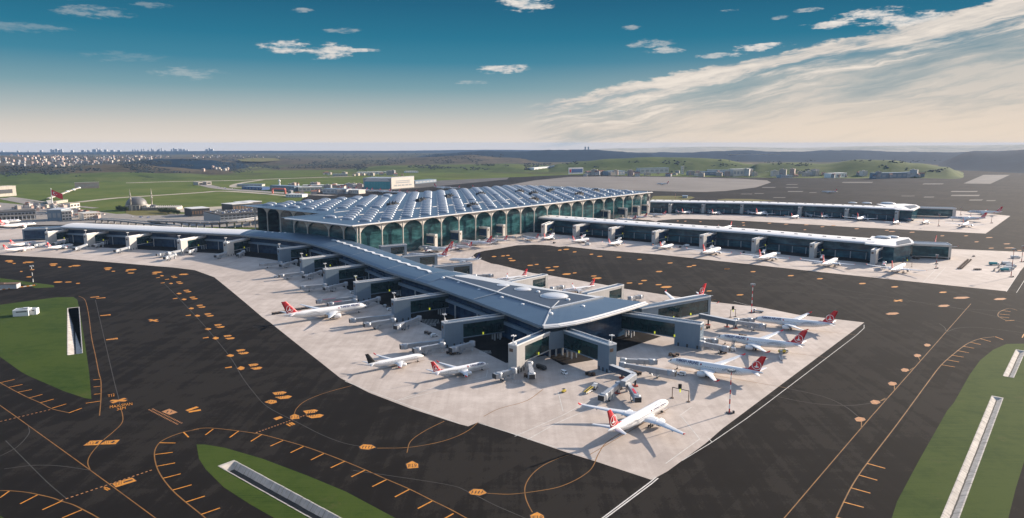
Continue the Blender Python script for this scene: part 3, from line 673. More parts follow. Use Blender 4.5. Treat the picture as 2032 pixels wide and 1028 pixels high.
for (x, y), w, h in zip(L1([(1868, 980), (1785, 882), (1672, 747), (1613, 676), (1530, 573), (1483, 516), (1427, 446), (1388, 401), (1325, 323), (1255, 263)]), (15, 15, 13, 13, 11, 11, 10.5, 10.5, 8, 8), (8, 5.4, 5.6, 4.2, 4, 3.6, 3.4, 3, 2.6, 2.4)):
    panel([(x - w / 2, y + h * .1), (x - w * .05, y - h / 2), (x + w / 2, y - h * .2), (x + w * .42, y + h * .25), (x, y + h / 2)], False, .3)
panel([(525, 798), (537, 793.5), (548, 795), (549.5, 799), (538, 802)], False, .4); strokes(538, 797.5, 14, 3.5, 3)
panel([(542.5, 830.5), (556, 826), (561.5, 829), (548, 834)], False, .4)
for (x, y), w, h in zip(L1([(1772, 973), (1595, 743), (1460, 570), (1358, 439), (1262, 318), (1225, 277), (1295, 290), (735, 427), (782, 435), (818, 568), (868, 753)]), (14, 12, 11, 10, 9, 8, 9, 18, 19, 21, 24), (3.6, 3, 2.6, 2.4, 1.8, 1.8, 1.8, 2.6, 2.6, 3.6, 4.6)):
    panel([(x - w / 2, y + h * .2), (x - w / 2 + 1, y + h * .55), (x + w / 2, y + h * .1), (x + w / 2 - 1, y - h * .5)], False, .2)
    if w > 17: strokes(x, y, w * .8, h * .5, 6)
# the rows of signs along the far part of the taxiway
def flatpad(x, y, w, h=None, old=False):
    h = h or max(1.8, w * .1)
    panel([(x - w / 2, y + h * .15), (x - w * .22, y - h * .42), (x + w * .3, y - h * .5), (x + w / 2, y - h * .1), (x + w * .2, y + h * .45), (x - w * .3, y + h * .5)], old, .2)
for (x, y), w in zip(L1([(838, 203), (835, 215), (880, 228), (1018, 216), (985, 226), (1015, 242), (1220, 236), (1200, 248), (1425, 252), (415, 172), (412, 184), (462, 196), (590, 185), (545, 192), (70, 147), (80, 156), (110, 168), (222, 158), (190, 163), (450, 312), (530, 312), (605, 322), (225, 272), (165, 230), (250, 216)]),
                    (18, 12, 8, 23, 7, 15, 22, 12, 20, 18, 13, 8, 19, 8, 18, 13, 7, 23, 8, 19, 15, 9, 12, 6, 10)): flatpad(x, y, w, 2.6 if w > 15 else 1.9)
Z6 = ZC(960, 500, 3.908); Z7 = ZC(1380, 520, 3.908)
for conv, lst in ((Z6, [(80, 36, 40), (150, 31, 34), (187, 27, 32), (205, 51, 36), (222, 67, 56), (360, 104, 50), (410, 97, 34), (498, 122, 44), (522, 142, 62), (560, 115, 50), (643, 172, 75), (705, 163, 34), (853, 187, 48), (877, 204, 78), (1130, 241, 50), (1215, 247, 38), (1243, 222, 52), (1355, 254, 52), (1415, 272, 92), (1748, 303, 46), (1987, 333, 58), (1048, 41, 42), (1208, 58, 38), (1445, 86, 44), (1594, 114, 46), (1630, 105, 40), (1887, 132, 46), (835, 18, 32), (900, 34, 46), (705, 0, 34), (1360, 152, 56), (640, -20, 50), (590, -14, 34)]),
                  (Z7, [(245, 53, 46), (447, 75, 44), (740, 106, 52), (965, 130, 52), (1295, 167, 58), (1545, 193, 58), (1920, 235, 62)])):
    for x, y, w in lst:
        q = conv([(x, y)])[0]; flatpad(q[0], q[1], w / 3.908, max(2.0, w / 3.908 * .17))
for x, y, w, h in [(1908, 591, 34, 4), (1984.5, 593.5, 26, 4), (1873, 607, 24, 4.4), (1771, 622.5, 28, 4.6)]: flatpad(x, y, w, h, True)
for x, y, w in [(1770, 459.5, 14), (1810, 461, 12), (1870, 468, 9), (1917, 468, 9), (1963, 471.5, 15), (1938, 480, 10), (1998, 484, 15), (1967, 492.5, 12), (2003, 492, 22), (2023, 497, 10), (1600, 446, 10), (1632, 450, 9), (1527, 443, 8), (1560, 445, 10), (1700, 454, 10), (1760, 457, 9), (1475, 442, 7), (1654, 447.5, 10), (1360, 439, 5), (1390, 440, 5), (1345, 438.5, 5), (1476, 447, 6), (1597, 456, 6)]: flatpad(x, y, w, 1.5, True)
for x, y in R7([(905, 145), (790, 275)]) + R6([(1035, 845), (1130, 742), (1225, 632), (1300, 553)]):
    k = .6 + (y - 680) / 380
    panel([(x - 11 * k, y - 1 * k), (x - 4 * k, y - 4.5 * k), (x + 8 * k, y - 2.5 * k), (x + 11 * k, y + 1.5 * k), (x + 3 * k, y + 5 * k), (x - 7 * k, y + 4.2 * k)], True, .25)
# boards of the crossing taxiway, with the marks still legible
panel(L2([(592, 515), (640, 482), (728, 478), (700, 511)]), False, .4); glyphs('T12', L2([(612, 508)])[0], L2([(665, 505)])[0], 5)
panel(L2([(708, 508), (745, 482), (848, 474), (818, 505)]), False, .4); glyphs('T11', L2([(730, 503)])[0], L2([(770, 500)])[0], 5)
PAD.black.ribbon([P(*q) for q in L2([(680, 503), (694, 486)])], 1.2, ZM + .045); PAD.black.ribbon([P(*q) for q in L2([(790, 498), (812, 482)])], 1.2, ZM + .045)
panel(L2([(795, 785), (935, 742), (966, 766), (820, 812)]), False, .4); glyphs('T11', L2([(812, 802)])[0], L2([(862, 788)])[0], 6); PAD.black.ribbon([P(*q) for q in L2([(874, 778), (940, 757)])], 1.3, ZM + .045)
panel(L2([(1145, 275), (1200, 255), (1258, 280), (1200, 298)]), True, .4); strokes(336, 817.5, 14, 5, 2)
panel(L2([(1313, 265), (1390, 238), (1408, 245), (1330, 272)]), False, .3); panel(L2([(1335, 272), (1420, 258), (1424, 268), (1338, 282)]), False, .3)
for a, b in ((((785, 196), (895, 198))), ((793, 214), (888, 180))):
    for mbk, w, z in ((PAD.black, 4.2, .0), (PAD.orange, 2.2, .012)): mbk.ribbon([P(*q) for q in L2([a, b])], w, ZM + .02 + z + (.004 if a[0] == 793 else 0))
for a, b in (((1160, 616), (1222, 602)), ((1160, 602), (1222, 618))):
    for mbk, w, z in ((PAD.black, 4.2, .0), (PAD.orange, 2.2, .012)): mbk.ribbon([P(*q) for q in L1([a, b])], w, ZM + .02 + z + (.004 if a[1] == 602 else 0))
for a, b in (((1540, 295), (1605, 305)), ((1545, 306), (1600, 293))): PAD.orange.ribbon([P(*q) for q in Z7([a, b])], 2.6, ZM + .03 + (.006 if a[0] == 1545 else 0))
glyphs('MAX SPAN', L2([(778, 252)])[0], L2([(938, 228)])[0], 5.4, ZM + .03, PAD.orange)
glyphs('36M', L2([(828, 268)])[0], L2([(890, 256)])[0], 5.0, ZM + .03, PAD.orange)
glyphs('T12', L2([(764, 173)])[0], L2([(812, 164)])[0], 5.0, ZM + .03, PAD.orange)
for a, b in ((((738, 820), (765, 833))), ((752, 812), (778, 826)), ((737, 808), (752, 818))): PAD.orange.ribbon([P(*q) for q in L2([(a[0], a[1]), (b[0], b[1])])], .6, ZM + .03)
for a, b in (((737, 240), (768, 258)), ((757, 232), (785, 250)), ((772, 228), (800, 245))): PAD.orange.ribbon([P(*q) for q in L4([a, b])], .9, ZM + .03)
PAD.black.build('pavement_sign_rims', M_BLACKP, None, 'structure'); PAD.orange.build('pavement_signs', M_ORANGE, None, 'structure'); PAD.old.build('worn_pavement_signs', M_ORANGE_OLD, None, 'structure')
# worn hatching beside the gates on the apron
mb = MB()
for conv, x0, y0, n, dx in ((ZC(760, 540, 5.71), 380, 590, 16, 14), (ZC(760, 540, 5.71), 560, 930, 20, 14), (ZC(760, 540, 5.71), 1090, 900, 10, 14), (ZC(980, 600, 6.046), 850, 790, 12, 18), (ZC(980, 600, 6.046), 220, 940, 12, 18), (ZC(480, 460, 3.908), 1400, 690, 12, 11)):
    for k in range(n): mb.ribbon([P(*q) for q in conv([(x0 + k * dx, y0 - 12), (x0 + k * dx + 8, y0 + 22)])], .25, ZM)
mb.build('apron_hatching', M_WLINE, None, 'structure')
lines('apron_border_line', M_WLINE, .6, [[(1302, 947), (1290, 957), (1193, 1030), (1120, 1085)], [(1306, 949), (1293, 960), (1198, 1031)]], ZM + .004, 1)
# ------------------------------------------------------------------ piers
def V3(p, z): return Vector((p[0], p[1], z))
def perp(a, b):
    d = Vector((b[0] - a[0], b[1] - a[1], 0)).normalized(); return Vector((-d.y, d.x, 0))
def offset_path(pts, off):
    out = []
    for i in range(len(pts)):
        a = pts[max(i - 1, 0)]; b = pts[min(i + 1, len(pts) - 1)]
        out.append(pts[i] + perp(a, b) * off)
    return out
def lens(mb, c, r, h, m=0, n=28, rows=6, mr=None):
    """shallow glazed dome"""
    rings = []
    for i in range(rows):
        a = pi / 2 * i / rows
        rings.append([(c.x + cos(2 * pi * k / n) * r * cos(a), c.y + sin(2 * pi * k / n) * r * cos(a), c.z + h * sin(a)) for k in range(n)])
    mb.rings(rings, m, False); mb.add(rings[-1] + [(c.x, c.y, c.z + h)], [[k, (k + 1) % n, n] for k in range(n)], m, None, True)
    mb.rings([[(c.x + cos(2 * pi * k / n) * r * 1.05, c.y + sin(2 * pi * k / n) * r * 1.05, c.z + q) for k in range(n)] for q in (-.6, .35)], m if mr is None else mr, True, False)

ZE = 23.0
Lp = [P(x, y, ZE) for x, y in [(119, 450.5), (240, 455.5), (360, 460.4), (475.8, 465.2), (503, 468.3), (550, 472.5), (591, 478), (620, 484), (680, 503), (764, 536), (847.6, 562.8), (935, 594), (1020, 626), (1078, 648)]]
n22 = perp(Lp[0], Lp[3])
Rp = [p + n22 * 43 for p in Lp[:4]] + [Vector((x, y, ZE)) for x, y in [(-320, 966), (-280, 952), (-236, 925), (-204, 885), (-150, 806), (-86, 703), (-38, 650), (28, 590), (74, 555), (105, 533)]]
PROF = [(0, 21.6), (0, 23.0), (.08, 24.2), (.2, 25.2), (.35, 26.1), (.5, 26.5), (.65, 26.1), (.8, 25.2), (.92, 24.2), (1, 23.0), (1, 21.6)]
near = thing('pier_building', 'long curved pier with slate blue roof ending in a wide angular head', 'terminal pier', tuple(P(1078, 690)))
O = near.location.copy()
def rel(v): return (v[0] - O.x, v[1] - O.y, (v[2] if len(v) > 2 else 0))
MO = Matrix.Translation(-O)
def cross(L, R): return [V3(L.lerp(R, t), z) for t, z in PROF]
def roof_strip(mb, L, R, mats):
    rows = [cross(a, b) for a, b in zip(L, R)]
    for i in range(len(rows) - 1):
        for k in range(len(PROF) - 1):
            mb.add([rows[i][k], rows[i + 1][k], rows[i + 1][k + 1], rows[i][k + 1]], [[3, 2, 1, 0]], mats[1] if k in (0, len(PROF) - 2) else mats[0], None, k not in (0, len(PROF) - 2))
        mb.add([rows[i][0], rows[i][-1], rows[i + 1][-1], rows[i + 1][0]], [[3, 2, 1, 0]], 2)
    return rows
def densify(pts, n=5):
    z = pts[0].z; return [V3(p, z) for p in smooth_path(pts, n)]
Ld, Rd = densify(Lp[3:11]), densify(Rp[3:11])
mb = MB(MO)
roof_strip(mb, Lp[:4], Rp[:4], (0, 1)); r0 = cross(Lp[0], Rp[0]); mb.poly(r0[::-1], 1)
mb.build('roof', [M_ROOFW, M_FASCB, M_DARK], near)
mb = MB(MO)
roof_strip(mb, Ld, Rd, (0, 1))
# the head: sloping outer bands round a darker sunk panel
D0, D1, D2 = P(884, 549.5, 26.4), P(1093, 613, 26.4), P(1196, 590, 26.4)
Lt = Lp[10:]; It = [D0, D0.lerp(D1, .36), D0.lerp(D1, .72), D1]
for i in range(3):
    mb.add([Lt[i], Lt[i + 1], It[i + 1], It[i]], [[0, 1, 2, 3]], 0)
    mb.add([V3(Lt[i], 21.6), V3(Lt[i + 1], 21.6), Lt[i + 1], Lt[i]], [[0, 1, 2, 3]], 1)
front = [Lp[13]] + [P(x, y, ZE) for x, y in [(1110, 645.5), (1140, 640.5), (1170, 634), (1200, 626), (1245, 613)]] + [P(1285, 600.5, ZE)]
inn = [D1.lerp(D2, t) for t in (0, .16, .34, .5, .66, .84, 1)]
for i in range(6):
    mb.add([front[i], front[i + 1], inn[i + 1], inn[i]], [[0, 1, 2, 3]], 0)
Rdark = [P(x, y, 26.4) for x, y in [(903, 548), (954.5, 556), (980, 561), (1067, 573), (1135.6, 582.7), (1185.4, 591)]]
Reave = [Rp[10]] + [P(x, y, ZE) for x, y in [(899, 537.6), (950, 548), (985, 553.5), (1073, 570), (1151, 583), (1198, 589)]] + [front[-1]]
inner = [D0] + Rdark + [D2]
for i in range(7):
    mb.add([inner[i], inner[i + 1], Reave[i + 1], Reave[i]], [[0, 1, 2, 3]], 3 if i < 6 else 0)
    mb.add([Reave[i], Reave[i + 1], V3(Reave[i + 1], 21.6), V3(Reave[i], 21.6)], [[0, 1, 2, 3]], 1)
mb.add([V3(Ld[-1].lerp(Rd[-1], t), z) for t, z in PROF[1:-1]] + [D0], [[0, 1, 2, 3, 4, 9], [4, 5, 6, 7, 8, 9]], 0)
head = [Lp[10], Lp[11], Lp[12]] + front + Reave[::-1][1:]
mb.flat(head, 21.6, 2, True)
mb.build('roof', [M_ROOFB, M_FASCB, M_DARK, M_LGREY], near)
mb = MB(MO); mb.flat([V3(p, 0) for p in [D0, D0.lerp(D1, .5), D1, D2] + Rdark[::-1]], 26.45); mb.build('sunk_roof_panel', M_ROOFD, near)
mb = MB(MO)
for i in range(6):
    a, b = front[i], front[i + 1]; o = perp(a, b) * -.9
    mb.add([V3(a + o, 21.5), V3(b + o, 21.5), V3(b + o, 22.5), V3(a + o, 22.5), V3(a - o * 2.4, 23.75), V3(b - o * 2.4, 23.75), V3(a - o * 2.5, 23.0), V3(b - o * 2.5, 23.0)], [[0, 1, 2, 3], [3, 2, 5, 4], [4, 5, 7, 6]], 0)
mb.build('white_fascia', M_FASCIA, near)
mb = MB(MO)
for a, b, w, h in ((D0, D1, 2.2, 1.1), (D1, D2, 2.2, 1.1)): mb.bar(a + Vector((0, 0, .3)), b + Vector((0, 0, .3)), w, h)
mb.bar(D1 + Vector((0, 0, .2)), Lp[13] + Vector((0, 0, .2)), .9, .5); mb.bar(P(1109, 597, 26.6), D1, .7, .4)
mb.bar(P(987, 581, 26.8), P(940, 593.5, 23.6), .5, .3); mb.bar(P(1010, 566, 26.6), P(985, 579, 26.6), .5, .3)
mb.build('roof_gutter', M_LGREY, near)
def seam(k, L=Ld, R=Rd):
    i = int(k); q = k - i; a = L[i].lerp(L[min(i + 1, len(L) - 1)], q); b = R[i].lerp(R[min(i + 1, len(R) - 1)], q)
    c = cross(a, b)[1:-1]; d = (L[min(i + 1, len(L) - 1)] - L[i]).normalized() * .3
    for p, r in zip(c, c[1:]):
        up = Vector((0, 0, .12)); sm.add([p - d + up, p + d + up, r + d + up, r - d + up], [[0, 1, 2, 3]])
for k in (2.0, 22.5, 26.0, 30.0, 33.6):
    sm = MB(MO); seam(k); sm.build('roof_seam', M_LGREY, near)
mb = MB(MO); za_, zb_ = P(662, 476, 26.6), P(858, 541, 26.6)
for k in range(24):
    a = za_.lerp(zb_, k / 24); b = za_.lerp(zb_, (k + .9) / 24); o = perp(a, b) * (1.5 if k % 2 else -1.5)
    mb.bar(a + o, b - o, 3.2, .9)
mb.build('ridge_skylight', M_WHITE, near)
for c, r in (((998.7, 566), 5.2), ((1037.6, 574), 6.8), ((1099.8, 587.5), 10.6)):
    mb = MB(MO); lens(mb, P(c[0], c[1], 26.5), r, r * .2); mb.build('roof_dome', glass_mat('dome_lattice', (.46, .47, .48), (.60, .60, .60), 1, 1, .0, (.6, .6, .6), .3) if 'dome_lattice' not in MATS else MATS['dome_lattice'], near)
mb = MB(MO)
for (x, y), z in [((995.8, 591.3), 25.2), ((1036.8, 605.2), 25), ((1093, 623), 25.2), ((1156.5, 608.5), 25.2), ((1067.5, 579.6), 26.5), ((1127, 595.2), 26.5), ((879, 552), 26), ((910, 562), 25.2), ((951, 576), 25), ((996, 591.3), 25), ((527, 461), 26), ((541, 461.6), 26), ((555, 462.2), 26), ((566, 462.6), 26)]:
    p = P(x, y, z); mb.loft([(p - Vector((0, 0, .6)), 1.6), (p + Vector((0, 0, .8)), 1.6), (p + Vector((0, 0, 1.2)), .8)], 8)
mb.build('roof_vents', M_WHITE, near)['kind'] = 'stuff'
# walls under the eaves
Lw = offset_path([V3(p, 0) for p in Lp[:4] + Ld[1:] + Lp[11:]], 7.0); Rw = offset_path([V3(p, 0) for p in Rp[:4] + Rd[1:] + Rp[11:]], -6.0)
def curtain(mb, pts, z0, z1, m=0, flip=False):
    u = 0
    for a, b in zip(pts, pts[1:]):
        if flip: a, b = b, a
        u = mb.wall(a, b, z0, z1, m, u)
mb = MB(MO); Lw2 = Lw[:-1] + [V3(Lp[13], 0) + Vector((2, 9, 0))]; Fw = [Lw2[-1]] + [V3(p, 0) + Vector((-5, 6, 0)) for p in front[1:-1]] + [V3(front[-1], 0) + Vector((-9, 2, 0))]
curtain(mb, Lw2, 0, 21.7); curtain(mb, Rw[:-1] + [Fw[-1]], 0, 21.7, 0, True); curtain(mb, Fw, 0, 21.7); mb.wall(Rw[0], Lw2[0], 0, 23.5, 0)
mb.build('glass_wall', M_GLASSD, near)
mb = MB(MO)
led = offset_path(Lw2, -2.2)
for a, b in zip(led, led[1:]):
    mb.bar(V3(a, 12.6), V3(b, 12.6), 2.2, 2.6); 
mb.build('ledge', M_FASCB, near)
mb = MB(MO)
led = offset_path(Lw2, -4.5)
for a, b in zip(led, led[1:]): mb.bar(V3(a, 20.6), V3(b, 20.6), 1.2, 1.5)
mb.build('eave_beam', M_GREY, near)
def service_road(pts, off0, off1, z=.035):
    a = offset_path(pts, off0); b = offset_path(pts, off1); mb = MB()
    for i in range(len(a) - 1): mb.add([V3(a[i], z), V3(a[i + 1], z), V3(b[i + 1], z), V3(b[i], z)], [[3, 2, 1, 0] if off1 > off0 else [0, 1, 2, 3]])
    mb.build('service_road', M_ASPH, None, 'structure')
def thin(pts, step=3): return [p for i, p in enumerate(pts) if i % step == 0 or i == len(pts) - 1]
service_road(thin(Lw2), -32, 3)
service_road([Fw[0], Fw[2], Fw[-1]], -24, 2, .037)
# short round columns and lit bay marks along the ground floor
def column_row(name, pts, n, off, h, r, parent, M, mat=M_LGREY):
    L = [0]
    for a, b in zip(pts, pts[1:]): L.append(L[-1] + (b - a).length)
    for k in range(n):
        s = L[-1] * (k + .5) / n
        for i in range(len(pts) - 1):
            if L[i] <= s <= L[i + 1]:
                q = pts[i].lerp(pts[i + 1], (s - L[i]) / (L[i + 1] - L[i])) + perp(pts[i], pts[i + 1]) * off; break
        mb = MB(M); mb.tube(V3(q, 0), V3(q, h), r, r, 8); mb.build(name, mat, parent)
column_row('column', Lw2, 26, -3, 11.4, .55, near, MO)

def straight_pier(name, label, px, zt, width, tip, dark, domes, ncol, group):
    """px: eave seen from the camera, at height zt; tip: roof outline of the angular head"""
    E = [P(x, y, zt) for x, y in px]; nn = perp(E[0], E[-1]); o = thing(name, label, 'terminal pier', (E[-1].x, E[-1].y, 0), 0, group)
    M = Matrix.Translation(-o.location); B = [p + nn * width for p in E]
    mb = MB(M); prof = [(0, -1.0), (0, .8), (.03, 1.4), (.09, 1.95), (.18, 2.4), (.32, 2.75), (.5, 2.9), (.7, 2.7), (.85, 2.2), (1, .8), (1, -1.0)]
    rows = [[V3(a.lerp(b, t), zt + z) for t, z in prof] for a, b in zip(E, B)]
    for i in range(len(rows) - 1):
        for k in range(len(prof) - 1):
            mb.add([rows[i][k], rows[i + 1][k], rows[i + 1][k + 1], rows[i][k + 1]], [[3, 2, 1, 0]], 1 if k in (0, 9) else 0, None, k not in (0, 9))
        mb.add([rows[i][0], rows[i][-1], rows[i + 1][-1], rows[i + 1][0]], [[3, 2, 1, 0]], 2)
    mb.poly(rows[0][::-1], 1); mb.poly(rows[-1], 1)
    mb.build('roof', [M_ROOFW, M_LGREY, M_DARK], o)
    T = [V3(P(x, y, zt + 1.2), 0) for x, y in tip]
    c = sum(T, Vector()) / len(T); mb = MB(M)
    mb.prism(T, zt - .5, zt + 1.2, 0, 0, True)
    T2 = [c + (p - c) * .8 for p in T]
    n = len(T)
    mb.build('roof', [M_ROOFW], o)
    mb = MB(M); mb.flat([P(x, y, zt + 1.7) for x, y in dark], zt + 1.7); mb.build('sunk_roof_panel', M_ROOFD, o)
    for (x, y), r in domes:
        mb = MB(M); lens(mb, P(x, y, zt + 2.4), r, r * .2); mb.build('roof_dome', M_DOME, o)
    W = [V3(p + nn * 7, 0) for p in E]; mb = MB(M); curtain(mb, W, 0, zt); Bk = [V3(p - nn * 7, 0) for p in B]; curtain(mb, Bk, 0, zt, 0, True); mb.wall(Bk[0], W[0], 0, zt, 0)
    Tw = [c + (p - c) * .86 for p in T]
    for i in range(n): mb.wall(Tw[i], Tw[(i + 1) % n], 0, zt - .9, 0)
    mb.build('glass_wall', MATS['pier_curtain_wall'] if 'pier_curtain_wall' in MATS else glass_mat('pier_curtain_wall', (.012, .044, .070), (.030, .092, .112), 4.0, 5.0, .14, (.018, .04, .06), .14, .3, .6), o)
    mb = MB(M); 
    for a, b in zip(E, E[1:]): mb.bar(V3(a + nn * 6.2, 9.2), V3(b + nn * 6.2, 9.2), 1.2, 1.0)
    mb.build('ledge', M_DARK, o)
    column_row('column', W, ncol, -2.5, 8.6, .6, o, M)
    mb = MB(M)
    for i in range(len(E) - 1):
        m_ = int((E[i + 1] - E[i]).length / 17)
        for k in range(m_):
            q = E[i].lerp(E[i + 1], (k + .5) / m_) + nn * (width * .36); d = (E[i + 1] - E[i]).normalized()
            mb.bar(V3(q - d * 2.2, zt + 3.05), V3(q + d * 2.2, zt + 3.05), .9, .7)
    mb.build('roof_vents', M_DARK, o)['kind'] = 'stuff'
    service_road(W, -30, 2)
    return o, E, nn
straight_pier('pier_building', 'straight white roofed pier between the two bare taxiways, glass block at its end', [(1034, 430.6), (1180, 441.5), (1480, 462.6), (1615, 474.8), (1735, 484.2)], 21.0, 46,
              [(1716, 482.8), (1775, 488.2), (1814, 482.6), (1811, 477), (1803, 471.2), (1730, 468.5)], [(1779, 479.0), (1803, 473.6), (1809, 481.0), (1780, 486.0)], [((1752, 470.5), 9), ((1772, 469.6), 7)], 30, 'straight white roofed piers')
straight_pier('pier_building', 'farther white roofed pier below the bare earth field, shaped like its neighbour', [(1289, 401.0), (1500, 404.6), (1683, 411.3), (1790, 416.0)], 21.0, 46,
              [(1778, 415.4), (1813, 417.2), (1826, 410.2), (1818, 406.2), (1795, 404.3), (1740, 404.5)], [(1794, 408.4), (1815, 406.8), (1821, 410.4), (1806, 414.2)], [((1692, 402.2), 8), ((1720, 402.8), 9), ((1762, 403.4), 13)], 30, 'straight white roofed piers')

# ------------------------------------------------------------------ gate blocks: solid end tower, glazed bridge to the pier
def gate_block(label, outer, innr, tower=14.0, w=6.0, zt=18.0, side=1, glass=None, pane=None, panel=None, mast=False, cols=True, group='gate blocks along the piers', sign=True, name='gate_block', win=None, zb=6.2):
    A, B = P(outer[0], outer[1], zt), P(innr[0], innr[1], zt); L = (B - A).length; rz = az_of(A, B)
    o = thing(name, label, 'gate block', (A.x, A.y, 0), rz, group)
    pane = pane or M_GLASSG; panel = panel or M_PANEL
    y0, y1 = (0, w) if side > 0 else (-w, 0); yf = 0; s = -1 if side > 0 else 1    # s: outward direction of the face that the camera sees
    mb = MB(); mb.box(0, tower, y0, y1, 0, zt); 
    mb.box(tower, L, y0 + .15, y1 - .15, zt - 2.0, zt - .05); mb.box(tower, L, y0 + .15, y1 - .15, zb - .7, zb)
    if win: mb.box(win, L, y0 + .1, y1 - .1, zb, zt - 2.0)
    mb.build('tower', panel, o)
    mb = MB(); mb.box(tower, win or L, y0 + .45, y1 - .45, zb, zt - 2.0); mb.build('glazed_bridge', pane, o)
    mb = MB(); e = .35
    for yy in (y0 + e / 2, y1 - e / 2): mb.box(-.1, L, yy - e / 2, yy + e / 2, zt, zt + .9)
    mb.box(-.1, e, y0 + e, y1 - e, zt, zt + .9); mb.build('parapet', M_WHITE, o)
    mb = MB(); mb.box(e, L, y0 + e, y1 - e, zt, zt + .25); mb.build('roof', M_ROOFB, o)
    for i, xx in enumerate((1.0, tower * .45, tower * .8) if tower > 5 else (.6,)):
        mb = MB(); mb.box(xx, xx + 1.3, yf - .06 if s < 0 else yf - .1, yf + .1 if s < 0 else yf + .06, .1, 2.6); mb.build('service_door', M_DARK, o)
    mb = MB(); mb.box(-.12, .12, (y0 + y1) / 2 - .3, y1 - .8, zt - 4.2, zt - 2.0); mb.build('gate_sign', M_BROWN, o)
    if cols:
        for xx in (L - 3.5, L - 8.0):
            mb = MB()
            for yy in (y0 + 1.2, y1 - 1.2): mb.box(xx, xx + .9, yy - .45, yy + .45, 0, zb - .7)
            mb.build('bridge_support', M_LGREY, o)
    if sign:
        for xx in ([L * .62] if L < 60 else [L * .3, L * .55]):
            mb = MB(); mb.box(xx, xx + .9, yf + s * .25 - .25, yf + s * .25 + .25, zb + .2, zb + 1.9); mb.build('lit_sign', M_YELLOW, o)
    if mast:
        mb = MB(); mx, my = 1.2, (y0 + y1) / 2; mb.tube((mx, my, zt + .2), (mx, my, zt + 6.5), .16, .12, 6)
        for a in range(4):
            q = rad(45 + 90 * a); mb.bar((mx, my, zt + 6.2), (mx + cos(q) * 1.2, my + sin(q) * 1.2, zt + 6.3), .15, .15); mb.box(mx + cos(q) * 1.2 - .4, mx + cos(q) * 1.2 + .4, my + sin(q) * 1.2 - .35, my + sin(q) * 1.2 + .35, zt + 5.9, zt + 6.6)
        mb.box(mx + .8, mx + 2.4, my - .9, my + .9, zt + .2, zt + 1.6); mb.tube((mx + 1, my + 1.2, zt), (mx + 1, my + 1.2, zt + 3.4), .3, .25, 6)
        mb.build('light_mast', M_WHITE, o)
    return o
BL = [((882.6, 643), (1001, 627), 'first grey gate block up the curved pier from the forked one'),
      ((782.8, 597.8), (890.5, 582.5), 'grey gate block beside the parked long airliner, second up from the forked one'),
      ((706.4, 562.3), (809, 549.5), 'grey gate block above the red striped boarding bridge on the curved pier'),
      ((646, 536), (738, 524.5), 'fourth grey gate block up from the forked one on the curved pier'),
      ((599.5, 515), (685.3, 504.5), 'fifth grey gate block up the curved pier, tail masts on its roof'),
      ((555, 495), (637, 485.5), 'grey gate block where the curved pier starts to bend, farthest of its shaded row')]
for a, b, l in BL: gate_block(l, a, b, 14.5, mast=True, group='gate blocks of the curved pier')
LB = [((450.6, 482), (502, 471.5), 'pale gate block just before the white roof turns blue'), ((358.3, 477.5), (412, 467.5), 'sunlit gate block under the white roof, second from where the roof turns blue'),
      ((256, 471), (311, 462), 'sunlit gate block in the middle of the five under the white pier roof'), ((172, 466), (221, 459), 'sunlit gate block two from the far end of the white pier roof'), ((94.7, 461.6), (143, 455.5), 'sunlit gate block closest to the glass end of the white pier roof')]
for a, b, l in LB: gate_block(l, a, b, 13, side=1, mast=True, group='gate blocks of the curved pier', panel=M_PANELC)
RB = [((1081.3, 446.4), (1100, 439.5)), ((1143.3, 448.6), (1177, 442.5)), ((1214, 453.8), (1248, 446.8)), ((1301, 460.6), (1333, 453.6)), ((1396.3, 468), (1425, 461)), ((1500.6, 475.4), (1530, 468.2)), ((1616.5, 485), (1643, 477)), ((1739, 497.6), (1762, 487.5))]
RO = ['first', 'second', 'third', 'fourth', 'fifth', 'sixth', 'seventh', 'eighth and last']
for (a, b), q in zip(RB, RO): gate_block(q + ' gate block from the terminal along the middle white roofed pier', a, b, 11, side=1, group='gate blocks of the middle pier', panel=M_PANELC, pane=M_GLASSD)
FB = [((1332, 405.7), (1343, 401.6)), ((1398, 406.2), (1409, 402.6)), ((1475, 407), (1485, 403.5)), ((1590, 411.8), (1603, 407.2)), ((1683, 415.6), (1696, 410.6)), ((1783, 420.2), (1796, 415.2))]
for (a, b), q in zip(FB, RO): gate_block(q.replace('eighth and last', 'last') + ' gate block from the terminal along the farthest pier', a, b, 11, side=1, group='gate blocks of the farthest pier', panel=M_PANELC, pane=M_GLASSD)
TB = [((863, 466.5), (811, 461.5)), ((912, 460), (860, 455)), ((967, 452.5), (918, 446.5)), ((998.5, 447), (950, 442.5)), ((1207.5, 418.5), (1168, 414.5)), ((1241.5, 414), (1199, 409.5)), ((1266.6, 409.5), (1227, 405.8)), ((1285.5, 407), (1246, 403.5))]
for (a, b), q in zip(TB, RO): gate_block(q.replace('eighth and last', 'eighth') + ' dark glazed gate block along the arched terminal front, counted from its near corner', a, b, 2.2, 5.5, 20.0, -1, panel=M_CREAM, pane=M_GLASSD, group='gate blocks of the terminal front', sign=False, zb=7.5, cols=False)
RS = [((807.3, 485.6), (756, 490), 'stubby gate block against the terminal corner, beyond the blue roof'), ((868, 504.8), (799, 510.5), 'gate block beyond the blue roof beside two red tails'), ((937.5, 523.2), (862, 530.5), 'gate block beyond the blue roof beside the navy tailed jet'),
      ((1087.4, 546), (1016, 560.5), 'pale gate block beyond the roof domes, nearer the terminal'), ((1238.4, 566.4), (1166, 584), 'pale gate block beyond the roof domes, nearer the pier head')]
for i, (a, b, l) in enumerate(RS): gate_block(l, a, b, 3.5, 7.0, 17.0, -1, group='gate blocks behind the curved pier', panel=M_PANEL if i < 3 else M_PANELC, sign=False, win=22, cols=False)
